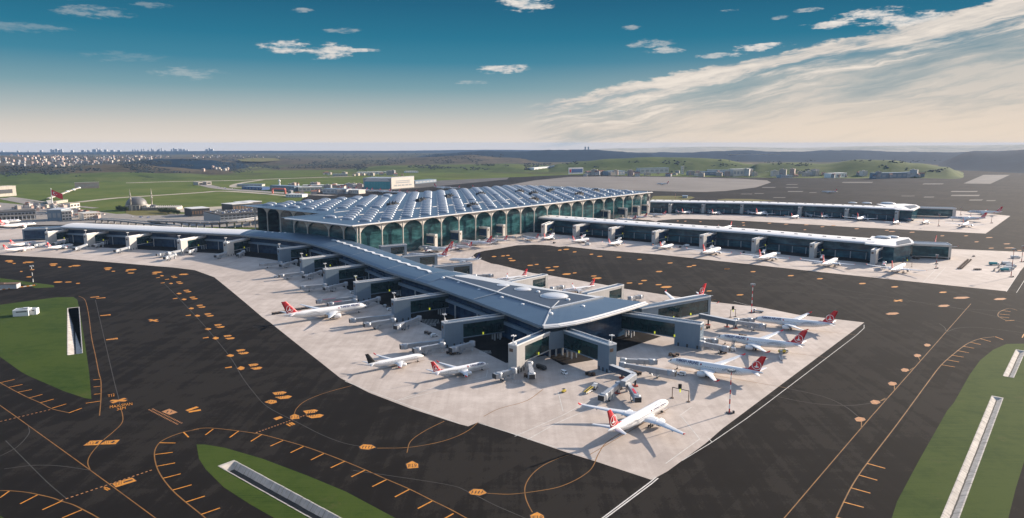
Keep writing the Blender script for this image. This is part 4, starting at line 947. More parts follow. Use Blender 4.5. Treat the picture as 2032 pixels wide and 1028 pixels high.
gate_block('long gate block with a wide window band at the far corner of the pier head', (1411, 589.2), (1274, 614), 3.0, 8.0, 17.5, -1, group='gate blocks of the pier head', win=62, cols=False, zb=5)
gate_block('large grey gate block with dark glazed bridge facing the three parked red tails', (1390, 645), (1234, 621.5), 19, 7.0, 18.0, -1, group='gate blocks of the pier head')
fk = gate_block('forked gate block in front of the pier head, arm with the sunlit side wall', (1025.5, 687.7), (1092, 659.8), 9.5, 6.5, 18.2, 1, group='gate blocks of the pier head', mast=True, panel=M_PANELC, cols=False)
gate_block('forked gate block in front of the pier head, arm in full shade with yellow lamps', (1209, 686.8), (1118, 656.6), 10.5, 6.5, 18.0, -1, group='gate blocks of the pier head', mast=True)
g = thing('fork_link', 'blank grey wall piece joining the two arms of the forked gate block', 'gate block', tuple(P(1104, 659, 18).to_2d()) + (0,), 0, 'gate blocks of the pier head')
MG = Matrix.Translation(-g.location); mb = MB(MG)
a, b, c_, d_ = P(1088, 661, 18), P(1120.6, 656.2, 18), P(1128, 646, 18), P(1080, 655, 18)
mb.prism([a, b, c_, d_], 6, 18.3); mb.build('wall', M_PANEL, g)
for q in (.12, .5, .88):
    mb = MB(MG); p = a.lerp(b, q) + Vector((0, 3, 0)); mb.tube(V3(p, 0), V3(p, 6), .7, .7, 8); mb.build('column', M_LGREY, g)
# glass hall with a cream end at the tip of the middle pier
gate_block('glass hall with cream end wall at the tip of the middle pier', (1889, 487.2), (1812, 484.2), 3.0, 24.0, 18.0, -1, panel=M_CREAM, pane=M_GLASST, group='end halls of the straight piers', zb=3.0, cols=False, sign=False, win=None)
gate_block('glass hall at the tip of the farthest pier', (1898, 414.2), (1822, 412.5), 6.0, 24.0, 18.0, -1, panel=M_PANELC, pane=M_GLASST, group='end halls of the straight piers', zb=3.0, cols=False, sign=False)
gate_block('dark glass hall at the outer end of the white pier roof', (43.5, 455.6), (122, 452.5), 2.0, 26.0, 17.0, 1, panel=M_PANEL, pane=M_GLASSD, group='end halls of the straight piers', zb=2.5, cols=False, sign=False)

# ------------------------------------------------------------------ main terminal
TA = P(716.3, 447.2, 44.0); ter = thing('terminal_building', 'vast terminal hall with arched glass front and a roof studded with skylights', 'terminal', (TA.x, TA.y, 0), GRID)
BAY = 36.2; ZR = 44.0
out = [(-14, 0), (21 * BAY + 6, 0), (21 * BAY + 6, 368), (2 * BAY - 12, 368), (2 * BAY - 12, 142), (-14, 142)]
mb = MB()
nx, ny = 48, 24
def roof_z(x, y): return ZR + .9 + 2.2 * sin(pi * min(max(y / 368, 0), 1)) * min(1, max(0, (x - 40) / 120))
for i in range(nx):
    for j in range(ny):
        x0, x1 = -14 + (21 * BAY + 20) * i / nx, -14 + (21 * BAY + 20) * (i + 1) / nx; y0, y1 = 368 * j / ny, 368 * (j + 1) / ny
        if x1 <= 2 * BAY - 8 and y0 >= 140: continue
        mb.add([(a, b, roof_z(a, b)) for a, b in ((x0, y0), (x1, y0), (x1, y1), (x0, y1))], [[0, 1, 2, 3]])
mb.build('roof', M_ROOFT, ter)
mb = MB(); n = len(out)
for i in range(n):
    a, b = out[i], out[(i + 1) % n]; d = Vector((b[0] - a[0], b[1] - a[1], 0)).normalized(); o_ = Vector((d.y, -d.x, 0))
    A, B = Vector((a[0], a[1], 0)), Vector((b[0], b[1], 0))
    mb.add([V3(A, ZR - .9), V3(B, ZR - .9), V3(B + o_ * 1.0, ZR - .1), V3(A + o_ * 1.0, ZR - .1), V3(A + o_ * .9, ZR + .7), V3(B + o_ * .9, ZR + .7), V3(A - o_ * 1.4, ZR + 1.15), V3(B - o_ * 1.4, ZR + 1.15)],
           [[0, 1, 2, 3], [3, 2, 5, 4], [4, 5, 7, 6]])
mb.build('roof_edge', M_FASCIA, ter)
mb = MB(); mb.flat(out, ZR - .9, 0, True); mb.build('soffit', M_CREAM, ter)
mb = MB(); gi = 9
for a, b in (((-2, gi), (21 * BAY, gi)), ((21 * BAY, gi), (21 * BAY, 360)), ((21 * BAY, 360), (2 * BAY + 6, 360)), ((2 * BAY + 6, 300), (2 * BAY + 6, 136)), ((2 * BAY + 6, 136), (-2, 136)), ((-2, 136), (-2, gi))):
    mb.wall(Vector(a + (0,)), Vector(b + (0,)), 0, ZR - .9)
mb.build('glass_wall', M_GLASST, ter)
def colonnade(pts, zs=30.0, za=42.8):
    """cream columns with vaulted arch between them; pts in order, the camera's side on the right hand"""
    for k, p in enumerate(pts):
        mb = MB(); q = Vector((p[0], p[1], 0))
        mb.loft([(V3(q, 0), 1.0), (V3(q, zs - 4), .85), (V3(q, zs + 3), .95), (V3(q, ZR - .95), 1.3)], 8); mb.build('column', M_CREAM, ter)
    for a, b in zip(pts, pts[1:]):
        A, B = Vector((a[0], a[1], 0)), Vector((b[0], b[1], 0)); d = (B - A).normalized(); o_ = Vector((d.y, -d.x, 0)) * .55; mb = MB(); L = (B - A).length; ns = 16; rows = []
        for i in range(ns + 1):
            t = .03 + .94 * i / ns; u = 2 * t - 1; z = zs + (za - zs) * max(1 - u * u, 0) ** .5; p = A.lerp(B, t)
            rows.append([V3(p + o_, z), V3(p + o_, ZR - .92), V3(p - o_, ZR - .92), V3(p - o_, z)])
        mb.rings(rows, 0, True, False); mb.build('arch', M_CREAM, ter)
colonnade([(BAY * k + (0 if k else .5), 3.2) for k in range(22)])
P_S = [3.2] + [((P(x, y, ZR) - TA) @ E2) for x, y in ((683.3, 444.2), (650.6, 441.2), (605, 436.8), (576, 434))]
colonnade([(-4, y) for y in P_S[::-1]])
colonnade([(2 * BAY - 4, y) for y in (352, 316, 280, 244, 208, 172)])
# skylights: low lens shells in diagonal files, shade painted as a darker shell on the half away from the sun
M_DOME_SHADE = simple('skylight_shell_shade', (.20, .25, .31), .35, .1, .25, .5)
def skylight_mesh(mb, cx, cy, k=1.0):
    a, b, h = 8.8 * k, 5.4 * k, 3.6 * k; R = Matrix.Rotation(rad(-45), 3, 'Z'); nu, nv = 10, 5; z0 = roof_z(cx, cy) - .2
    for side, m in ((1, 0), (-1, 1)):
        rings = []
        for j in range(nv + 1):
            ph = pi / 2 * j / nv; row = []
            for i in range(nu + 1):
                th = pi * i / nu; x = cos(th) * a; y = side * sin(th) * b * cos(ph); z = sin(th) ** .8 * h * sin(ph)
                v = R @ Vector((x, y, z)); row.append((cx + v.x, cy + v.y, z0 + v.z))
            rings.append(row)
        mb.rings(rings if side < 0 else [r[::-1] for r in rings], m, False, True, False)
    rim = []
    for i in range(nu + 1):
        th = pi * i / nu; v = R @ Vector((cos(th) * a, 0, 0)); z = z0 + sin(th) ** .8 * h
        d = R @ Vector((0, .22, 0)); rim.append([(cx + v.x + d.x, cy + v.y + d.y, z + .25), (cx + v.x - d.x * 1.6, cy + v.y - d.y * 1.6, z + .1)])
    mb.rings(rim, 2, False, False, False)
sky_pos = []
for i in range(0, 42):
    for j in range(0, 20):
        if (i + j) % 2: continue
        x, y = (i * .5 + .75) * BAY, (j * .5 + .72) * BAY
        if x > 20.6 * BAY or y > 9.75 * BAY or (x < 2.15 * BAY and y > 3.4 * BAY) or (x < .6 * BAY): continue
        if 4.0 * BAY < y < 4.9 * BAY and x < 3.0 * BAY: continue
        if random.random() < .05: continue
        sky_pos.append((x, y))
sky_pos.sort(key=lambda p: (TA + E1 * p[0] + E2 * p[1]).length)
for x, y in sky_pos[:100]:
    mb = MB(); skylight_mesh(mb, x, y); mb.build('skylight', [M_DOME, M_DOME_SHADE, M_FASCIA], ter)
mb = MB()
for x, y in sky_pos[100:]: skylight_mesh(mb, x, y)
mb.build('skylights', [M_DOME, M_DOME_SHADE, M_FASCIA], ter)['kind'] = 'stuff'
mb = MB()
for i in range(42):
    for j in range(20):
        x, y = (i * .5 + .5) * BAY, (j * .5 + .25) * BAY
        if (i + j) % 2 and (x < 2.1 * BAY and y > 3.6 * BAY) is False: mb.box(x - 1, x + 1, y - 1, y + 1, roof_z(x, y), roof_z(x, y) + 1.0)
mb.build('roof_vents', M_WHITE, ter)['kind'] = 'stuff'
mb = MB()
for k in range(40):
    x = (1.0 + k * .5) * BAY; mb.box(x, x + 11, 2.55 * BAY, 2.55 * BAY + 1.6, roof_z(x, 92), roof_z(x, 92) + .8)
for y in (4.1 * BAY,): mb.box(2 * BAY, 3 * BAY, y, y + 1.4, ZR + .9, ZR + 2.2)
mb.build('roof_gutter', M_FASCIA, ter)
for x, y in ((5.2, 4.2), (7.6, 4.9), (10.2, 5.6), (7.3, 1.4), (12.4, 5.4), (15.2, 5.0), (11.6, 1.3), (17.0, 4.2), (16.0, 1.6), (14.6, 3.6), (18.6, 2.2)):
    x, y = x * BAY, y * BAY; mb = MB(); z = roof_z(x, y)
    for dx in (-8, -3, 2, 7):
        for dy in (-3, 2): mb.box(x + dx, x + dx + 3.6, y + dy, y + dy + 4, z, z + 3.5 + (dx % 3))
    for dx in (-6, 0, 6): mb.tube((x + dx, y, z + 3), (x + dx, y, z + 7.5), 1.0, 1.0, 8)
    mb.build('roof_plant', M_DARK, ter)
# ------------------------------------------------------------------ aircraft
def airfoil(x_le, chord, y, z, th, m=7):
    top = [(0, 0), (.02, .45), (.12, .85), (.32, 1.0), (.62, .62), (1, .05)]; bot = [(1, -.05), (.6, -.35), (.3, -.55), (.08, -.4)]
    return [(x_le - q * chord, y, z + h * th * chord) for q, h in top + bot]
AC = {}
def side_pt(R, zc, x, s, side, off=.035):
    """point on the fuselage skin: x along, s metres up the skin from the mid line, side +1/-1"""
    a = s / R; return (x, side * (R + off) * cos(a), zc + (R + off) * sin(a))
def airliner(key, label, L, span, R, zc, fin_z, eng_y, eng_r, eng_l, chord, tipch, xle, sweep, tails, fin_mat, tip_mat, title, emblem, winglet=True, title_h=2.3):
    o = thing('airliner', label, 'airliner'); nose = L * .5; tail = -L * .5
    body = MB(); N_ = 22; st = [(0, .02, -.30), (.012, .22, -.26), (.03, .42, -.19), (.06, .66, -.10), (.095, .84, -.04), (.14, .96, -.005), (.18, 1, 0), (.40, 1, 0), (.64, 1, 0), (.72, .97, .03), (.80, .84, .15), (.87, .64, .32), (.93, .42, .47), (.975, .24, .56), (1, .09, .60)]
    rings = [[(nose - t * L, sin(2 * pi * k / N_) * R * r, zc + R * dz + cos(2 * pi * k / N_) * R * r) for k in range(N_)] for t, r, dz in st]
    body.rings(rings, 0, True)
    body.rings([[(xle + 4 - q, sin(2 * pi * k / 14) * R * 1.02 * f_, zc - R * .52 + cos(2 * pi * k / 14) * R * .62 * f_) for k in range(14)] for q, f_ in ((-.5, .5), (2, .9), (7, 1), (chord + 4, 1), (chord + 9, .85), (chord + 13, .45))], 0, True)
    body.build('fuselage', M_WHITE, o)
    # cockpit glass, window rows, doors
    w = MB()
    for k in range(-3, 3):
        a0, a1 = (k + .08) * .34, (k + .92) * .34
        def cp(t, a):
            for (t0, r0, d0), (t1, r1, d1) in zip(st, st[1:]):
                if t0 <= t <= t1: q = (t - t0) / (t1 - t0); r = r0 + (r1 - r0) * q; d = d0 + (d1 - d0) * q; break
            r = R * r + .04; return (nose - t * L, sin(a) * r, zc + R * d + cos(a) * r)
        w.add([cp(.034, a0 * 1.25), cp(.034, a1 * 1.25), cp(.050, a1), cp(.050, a0)], [[0, 1, 2, 3]])
    w.build('cockpit_glass', M_DARK, o)
    for side in (1, -1):
        w = MB(); n = int(L * .62 / 1.05)
        for k in range(n):
            x = nose - L * .15 - k * 1.05
            q = [side_pt(R, zc, x + dx, s, side) for dx, s in ((-.16, .45), (.16, .45), (.16, .88), (-.16, .88))]
            w.add(q, [[0, 1, 2, 3] if side < 0 else [3, 2, 1, 0]])
        w.build('window_row', MATS.get('window_tint') or simple('window_tint', (.10, .11, .13), .2, 0, 0), o)
        w = MB()
        for x in (nose - L * .115, nose - L * .32, -L * .12, -L * .33):
            r_ = R * (1 if x > -L * .2 else .85)
            for dx in (-.55, .5):
                w.add([side_pt(R, zc, x + dx + e, s, side, .05) for e, s in ((0, -.3), (.07, -.3), (.07, 1.6), (0, 1.6))], [[0, 1, 2, 3], [3, 2, 1, 0]])
        w.build('door_outline', M_LGREY, o)
    # wings with engines
    half = span / 2; yk = half * .34
    for side in (1, -1):
        w = MB(); z0, dz = zc - R * .5, span * .052
        secs = []
        for t in (0, .08, .2, .34, .55, .8, .96, 1.0):
            y = R * .5 + (half - R * .5) * t; le = xle - sweep * t; te0 = xle - chord
            c = chord + (chord * .52 - chord) * (t / .34) if t < .34 else chord * .52 + (tipch - chord * .52) * (t - .34) / .66
            secs.append(airfoil(le, c, side * y, z0 + dz * t * (.6 + .4 * t) * 1.0, .105 - .03 * t))
        if side < 0: secs = [s[::-1] for s in secs]
        w.rings(secs, 0, True)
        wo = w.build('wing', MATS.get('wing_skin') or simple('wing_skin', (.62, .63, .64), .38, .1, .06, .15), o)
        w = MB(); 
        for t0, t1 in ((.08, .30), (.40, .74)):   # trailing-edge flaps and track fairings
            for t in (t0, t1 - .03):
                y = R * .5 + (half - R * .5) * (t + .015); c = chord + (chord * .52 - chord) * (t / .34) if t < .34 else chord * .52 + (tipch - chord * .52) * (t - .34) / .66
                x = xle - sweep * t - c * .62; z = z0 + dz * t * (.6 + .4 * t) - .35
                w.loft([((x, side * y, z), .12), ((x - 1.2, side * y, z - .2), .34), ((x - c * .42, side * y, z - .15), .06)], 6)
        w.build('flap_fairings', M_LGREY, wo)
        if winglet:
            w = MB(); t = 1.0; zt = z0 + dz; xt = xle - sweep
            a = [airfoil(xt, tipch, side * half, zt, .08), airfoil(xt - tipch * .7, tipch * .75, side * (half + .25), zt + .6, .07), airfoil(xt - tipch * 1.3, tipch * .36, side * (half + .55), zt + 1.5, .06)]
            if side < 0: a = [s[::-1] for s in a]
            w.rings(a, 0, True); w.build('winglet', tip_mat, wo)
        e = MB(); te = eng_y / half; xe = xle - sweep * te + eng_l * .62; ze = zc - R * .5 + dz * te * .7 - eng_r * 1.15
        pr = [(0, .80), (.04, .95), (.14, 1.03), (.35, 1.05), (.62, .95), (.80, .74)]
        e.rings([[(xe - q * eng_l, side * eng_y + cos(2 * pi * k / 18) * eng_r * r, ze + sin(2 * pi * k / 18) * eng_r * r) for k in range(18)] for q, r in pr], 0, False)
        e.rings([[(xe - q * eng_l, side * eng_y + cos(2 * pi * k / 14) * eng_r * r, ze + sin(2 * pi * k / 14) * eng_r * r) for k in range(14)] for q, r in ((.78, .6), (.92, .42), (1.08, .14))], 1, True)
        e.rings([[(xe - q * eng_l, side * eng_y + cos(2 * pi * k / 18) * eng_r * r, ze + sin(2 * pi * k / 18) * eng_r * r) for k in range(18)] for q, r in ((.0, .80), (.06, .78), (.16, .74))], 2, False)
        e.loft([((xe - .3, side * eng_y, ze), .06), ((xe - eng_l * .16, side * eng_y, ze), eng_r * .25)], 10, 1)
        e.add([(xe - eng_l * .15, side * eng_y + cos(2 * pi * k / 18) * eng_r * .76, ze + sin(2 * pi * k / 18) * eng_r * .76) for k in range(18)], [list(range(18))], 2)
        e.add([(xe - eng_l * .76, side * eng_y + cos(2 * pi * k / 18) * eng_r * .78, ze + sin(2 * pi * k / 18) * eng_r * .78) for k in range(18)], [list(range(18))[::-1]], 2)
        e.prism([(xe - eng_l * .25, side * eng_y - .22), (xe - eng_l * .25, side * eng_y + .22), (xe - eng_l * 1.15, side * eng_y + .22), (xe - eng_l * 1.15, side * eng_y - .22)], ze + eng_r * .7, ze + eng_r * 1.55, 0)
        e.build('engine', [M_WHITE, M_GREY, M_DARK], o)
        # tailplane
        w = MB(); xr = tail + L * .125; ct = tails * .5
        a = [airfoil(xr + .6, ct, side * .3, zc + R * .55, .09), airfoil(xr - tails * .62, ct * .38, side * tails, zc + R * .55 + tails * .09, .08)]
        if side < 0: a = [s[::-1] for s in a]
        w.rings(a, 0, True); w.build('tailplane', MATS['wing_skin'], o)
    # fin
    z0 = zc + R * .62; zt = fin_z; xr0, cr = tail + L * .155 + (fin_z - z0) * .12, L * .135; xt0, ct = tail + L * .018 + 1.0, L * .055
    def finsec(t, th=1.0):
        c = cr + (ct - cr) * t; x = xr0 + (xt0 - xr0) * t; z = z0 + (zt - z0) * t; h = c * .045 * th
        return [(x, 0, z), (x - c * .12, h * .7, z), (x - c * .35, h, z), (x - c * .7, h * .6, z), (x - c, .02, z), (x - c * .7, -h * .6, z), (x - c * .35, -h, z), (x - c * .12, -h * .7, z)]
    f = MB(); f.rings([finsec(0), finsec(.25), finsec(.5), finsec(.75), finsec(1)], 0, True)
    f.add([(xr0 + cr * .75, 0, z0 + .1), (xr0 - cr * .2, .2, z0), (xr0 - .35, 0.12, z0 + (zt - z0) * .16), (xr0 - cr * .2, -.2, z0), (xr0 - .35, -.12, z0 + (zt - z0) * .16)], [[0, 1, 2], [0, 4, 3], [0, 2, 4]], 0)
    fo = f.build('tail_fin', fin_mat, o)
    if emblem == 'bird':
        t = .40; cx = xr0 + (xt0 - xr0) * t - (cr + (ct - cr) * t) * .47; cz = z0 + (zt - z0) * t; r = (zt - z0) * .275; y = cr * .048 + .02
        m = MB()
        for side in (1, -1):
            yy = side * y
            ring = [[(cx + cos(a) * r * q, yy, cz + sin(a) * r * q) for q in (1.0, .87)] for a in [2 * pi * k / 36 for k in range(37)]]
            m.rings(ring, 0, False, False, False)
            bird = [(-.60, -.38), (-.1, -.55), (.42, -.42), (.62, -.2), (.30, -.22), (.12, -.08), (.16, .28), (.0, .62), (-.16, .72), (-.02, .40), (-.04, .1), (-.16, -.12), (-.34, -.28)]
            m.add([(cx + (-side if True else 1) * 0 + bx * r * .98 * -1, yy, cz + bz * r * .98) for bx, bz in bird], [[0, 1, 11, 12], [1, 2, 3, 4], [1, 4, 5, 11], [5, 6, 10, 11], [6, 7, 8, 9, 10]])
        m.build('tail_emblem', M_WHITE, fo)
    elif emblem == 'swoosh':
        t = .3; m = MB()
        for side in (1, -1):
            pts = [(0, 0, .9), (.5, .18, 1.2), (1.0, .5, 1.1), (1.35, 1.0, .55), (1.5, 1.5, .1)]
            base = (xr0 - cr * .1, z0 + .3); y = cr * .05
            up = [(base[0] - a * 2.4 - 1, side * y, base[1] + b * 2.6 + c * .5) for a, b, c in pts]; dn = [(base[0] - a * 2.4 - 1, side * y, base[1] + b * 2.6 - c * .5) for a, b, c in pts]
            m.rings([[u, d] for u, d in zip(up, dn)], 0, False, False, False)
        m.build('tail_emblem', M_WHITE, fo)
    if title:
        vs, fs, wd = text_mesh(title, title_h * .80, .03, 9); kx = L * .245 / wd; vs = [Vector((v.x * kx, v.y, 0)) for v in vs]; wd = L * .245
        for side in (1, -1):
            m = MB(); x0 = nose - L * .105
            q = [side_pt(R, zc, (x0 - v.x) if side > 0 else (x0 - wd + v.x), R * .37 + v.y, side, .07) for v in vs]
            m.add(q, [f_ if True else f_[::-1] for f_ in fs]); m.build('lettering', M_NAVY, o)
            m = MB()
            for k in range(4):       # pale looping flourish on the rear body
                ring = []
                for j in range(15):
                    a = -pi * .1 + pi * 1.35 * j / 14; rx = 3.4 + k * 1.0; rz = .42 * R + k * .13 * R
                    xx = -L * .17 + cos(a) * rx - k * .6; ss = -.15 * R + sin(a) * rz
                    ring.append([side_pt(R, zc, xx, ss + e, side, .045) for e in (-.09, .09)])
                m.rings(ring, 0, False, False, False)
            m.build('body_flourish', MATS.get('pale_grey_paint') or simple('pale_grey_paint', (.36, .36, .36), .5, 0, 0), o)
            m = MB(); m.add([side_pt(R, zc, x0 - wd - 1.6 + dx, R * .30 + s, side, .06) for dx, s in ((-.5, .3), (.5, .3), (.5, 1.3), (-.5, 1.3))], [[0, 1, 2, 3], [3, 2, 1, 0]]); m.build('small_badge', M_RED, o)
    # undercarriage
    def gear(x, y, wheels, rw):
        g = MB(); g.tube((x, y, rw), (x, y, zc - R * .7), .16, .2, 8)
        for dx, dy in wheels: g.tube((x + dx, y + dy - .2, rw), (x + dx, y + dy + .2, rw), rw, rw, 12, 1)
        g.build('landing_gear', [M_GREY, M_BLACK], o)
    big = L > 55
    gear(nose - L * .11, 0, [(0, -.4), (0, .4)], .5 if big else .36)
    for y in (-R * 1.85, R * 1.85): gear(xle - chord * .62, y, [(a, b) for a in ((-1.0, 1.0) if big else (0,)) for b in (-.6, .6)], .68 if big else .5)
    AC[key] = o; o['_L'] = L; o['_z'] = zc
    return o
airliner('wide', 'x', 60.5, 60.3, 2.85, 5.1, 17.2, 9.4, 1.55, 6.4, 11.0, 2.3, 9.0, 17.5, 9.6, M_RED, M_RED, 'TURKISH AIRLINES', 'bird')
airliner('long', 'x', 73.5, 62.0, 3.15, 5.7, 18.6, 9.8, 2.05, 7.4, 12.5, 1.6, 9.0, 19.5, 10.6, M_RED, M_WHITE, 'TURKISH AIRLINES', 'bird', False, 2.4)
airliner('narrow', 'x', 41.5, 35.0, 2.0, 3.75, 12.2, 5.4, 1.1, 4.4, 7.4, 1.5, 5.0, 10.0, 6.8, M_RED, M_RED, 'TURKISH AIRLINES', 'bird', True, 1.5)
airliner('plain', 'x', 42.0, 35.0, 2.0, 3.75, 12.0, 5.6, 1.12, 4.5, 7.4, 1.5, 5.0, 10.0, 6.4, M_BLACK, M_RED, None, None)
airliner('navy', 'x', 39.5, 35.0, 2.0, 3.75, 12.2, 5.0, 1.0, 4.0, 7.4, 1.5, 5.0, 10.0, 6.8, M_NAVY, M_NAVY, None, 'swoosh')
used_ac = set()
def plane(key, label, nose=None, tail=None, centre=None, hdg=None, group='airliners parked at the gates'):
    src = AC[key]; L = src['_L']; z = src['_z']
    if centre is None:
        if hdg is None: A, B = P(nose[0], nose[1], z), P(tail[0], tail[1], z + 1); h = az_of(B, A); c = (A + B) / 2
        else:
            h = rad(hdg)
            c = (P(nose[0], nose[1], z) - Vector((cos(h), sin(h), 0)) * L / 2) if nose else (P(tail[0], tail[1], z) + Vector((cos(h), sin(h), 0)) * L / 2)
    else: c = P(centre[0], centre[1], 0); h = rad(hdg)
    loc = (c.x, c.y, .04)
    if key in used_ac: return dup(src, loc, h, label, group)
    used_ac.add(key); src.location = loc; src.rotation_euler = (0, 0, h); tag(src, label, None, group); return src
plane('wide', 'white red tailed airliner alone on the open apron, nose towards two boarding bridges', (1323, 796), (1210, 856))
plane('wide', 'lettered red tailed airliner closest to the red and white mast, first of three', (1328, 715), (1511, 742))
plane('wide', 'middle one of three lettered red tailed airliners in a row on the apron edge', (1421, 667.5), (1597, 687))
plane('wide', 'red tailed lettered airliner beside the far red and white mast, last of three', (1495, 631.5), (1646, 645), hdg=155)
plane('long', 'long white lettered airliner with red tail standing along the curved pier', (729, 605), (563, 627.5))
plane('plain', 'white airliner with plain black tail fin', (831.5, 706.5), (737, 722.5))
plane('narrow', 'small red tailed airliner beside the black tailed one', (958.5, 723), (867, 739))
g1 = 'airliners in front of the middle pier'
for key, a, b, l in (('narrow', (1235, 479), (1203, 485.7), 'short red tailed airliner by the third gate block of the middle pier'), ('narrow', (1336, 485.5), (1307, 491.5), 'short red tailed airliner by the fourth gate block of the middle pier'),
                     ('wide', (1430, 492.5), (1392, 503), 'wide winged red tailed airliner by the fifth gate block of the middle pier'), ('wide', (1540.5, 503), (1505, 512.5), 'wide winged red tailed airliner by the sixth gate block of the middle pier'),
                     ('wide', (1661, 514), (1629, 525.5), 'wide winged red tailed airliner by the seventh gate block of the middle pier'), ('wide', (1795.5, 525), (1766, 535), 'red tailed airliner at the last gate block of the middle pier')):
    A, B = P(a[0], a[1], 4), P(b[0], b[1], 5); plane(key, l, a, None, None, math.degrees(az_of(B, A)) * .5 + 25.6, g1)
plane('narrow', 'red tailed jet by the second gate block of the middle pier', (1169, 473.8), None, None, 48, g1)
plane('narrow', 'jet by the first gate block of the middle pier, nose at the glass', (1102, 468), None, None, 62, g1)
plane('narrow', 'small jet in the corner between terminal front and middle pier', (1034, 469.5), None, None, 128, g1)
g2 = 'airliners along the terminal front'
for key, n, t, l in (('wide', (842, 500), (899, 497), 'airliner nosed in at the first gate block of the terminal front'), ('narrow', (902, 489), (937, 492), 'airliner nosed in at the second gate block of the terminal front'),
                     ('wide', (934, 483), (976, 485), 'airliner nosed in at the third gate block of the terminal front'), ('narrow', (985, 476.5), (1007, 478.5), 'airliner nosed in at the fourth gate block of the terminal front'),
                     ('narrow', (1240, 434.5), (1262, 437), 'red tailed jet standing between the two straight piers, closest to the taxiway'), ('narrow', (1262, 430), (1284, 432), 'red tailed jet between the two straight piers, in the middle of three'), ('narrow', (1300, 424), (1322, 427), 'red tailed jet between the two straight piers beside the farthest pier')):
    plane(key, l, None, t, None, 146, g2)
plane('wide', 'airliner with red tail half hidden by the gate block beyond the blue roof', None, (889, 511), None, 158, g2)
plane('navy', 'white airliner with navy blue tail fin', None, (953, 516.5), None, 172, g2)
g3 = 'airliners behind the curved pier'
plane('narrow', 'red tailed jet behind the first pale gate block beyond the roof domes', None, (1046, 549), None, 212, g3)
plane('narrow', 'red tailed jet behind the second pale gate block beyond the roof domes', None, (1180, 569), None, 212, g3)
plane('wide', 'red tailed airliner behind the gate block with the wide window band', None, (1399, 588), None, 215, g3)
g4 = 'airliners in front of the farthest pier'
for key, (x, y), l in (('narrow', (1362, 424.6), 'first gate block'), ('narrow', (1421, 426), 'second gate block'), ('wide', (1511, 428), 'third gate block'), ('narrow', (1577, 433.5), 'fourth gate block'), ('narrow', (1636, 433), 'open bay before the fifth block'),
                       ('wide', (1709, 438), 'fifth gate block'), ('narrow', (1777.5, 445), 'last gate block'), ('narrow', (1836, 444.5), 'glass hall'), ('wide', (1915, 450.5), 'outer corner of the apron')):
    plane(key, 'small looking white airliner at the farthest pier by its ' + l, None, None, (x, y), 50, g4)
plane('wide', 'red tailed airliner beyond the farthest pier, tail highest of its group', None, (1988, 422), None, 158, g4)
plane('wide', 'red tailed airliner beyond the farthest pier, lower of two side by side', None, (1957, 434.5), None, 158, g4)
plane('wide', 'airliner rising behind the glass hall of the middle pier, only tail and tailplane clear', None, (1857, 484), None, 228, g1)
plane('narrow', 'red tail showing just over the middle white pier roof', None, (1452, 449), None, 228, g1)
g5 = 'airliners at the white roofed wing of the pier'
plane('narrow', 'red tailed jet at the gate block closest to the glass end hall', (143, 485.5), (97, 491.5), None, None, g5)
plane('narrow', 'red tailed jet on the apron edge, outermost of the pair by the glass end hall', (64, 490.5), (12, 496), None, None, g5)
plane('narrow', 'red tailed jet behind the outermost one by the glass end hall', (70, 480.5), (24, 486), None, None, g5)
plane('wide', 'pale airliner parked behind the dark glass end hall beside the car park', (62, 444), (10, 448), None, None, g5)
plane('wide', 'airliner parked behind the dark glass end hall, farther one at the car park wall', (30, 438), (-24, 441), None, None, g5)
g6 = 'airliners parked by the teal hangar'
fz = ZC(480, 360, 6.773); hz_ = ZC(760, 360, 6.773)
WORD = ['first', 'second', 'third', 'fourth', 'fifth', 'sixth', 'seventh', 'eighth', 'ninth', 'tenth', 'eleventh', 'twelfth']
for k, (x, y) in enumerate(fz([(1345, 92), (1440, 94), (1545, 98), (1690, 108), (1760, 112), (1870, 118), (2000, 122)]) + hz_([(105, 130), (235, 135), (340, 142), (460, 142)])):
    plane('narrow', WORD[k] + ' parked jet in the line before the teal hangar, counted from the open grass side', None, (x, y + 1.5), None, 160, g6)
plane('wide', 'airliner parked beside the teal hangar on dark tarmac, largest there', None, hz_([(690, 80)])[0], None, -18, g6)
plane('narrow', 'jet showing beyond the terminal roof beside the large hangar airliner', None, hz_([(1035, 92)])[0], None, 160, g6)
plane('narrow', 'jet showing beyond the terminal roof farthest from the hangar', None, hz_([(1200, 84)])[0], None, -20, g6)
plane('narrow', 'jet taxiing alone across the dark far tarmac', None, None, (1645, 383), 160, 'airliners out on the far tarmac')
plane('narrow', 'jet on the bare earth coloured far apron', None, None, (1315, 366.5), 160, 'airliners out on the far tarmac')

# painted lead-in lines under the parked aircraft
mb = MB()
for o in [q for q in bpy.data.objects if q.parent is None and q.get('category') == 'airliner' and q.location.length < 1500 and q.get('group') != g6]:
    d = Vector((cos(o.rotation_euler.z), sin(o.rotation_euler.z), 0)); L = o['_L']; c = V3(o.location, 0)
    mb.ribbon([c + d * L * .52, c - d * L * .75], .34, ZM + .01); n_ = Vector((-d.y, d.x, 0))
    for k in (.40, .36): mb.ribbon([c + d * L * k - n_ * 2, c + d * L * k + n_ * 2], .3, ZM + .016)
mb.build('stand_guide_lines', M_OLINE, None, 'structure')
for k in ('wide', 'long', 'narrow', 'plain', 'navy'):
    pass
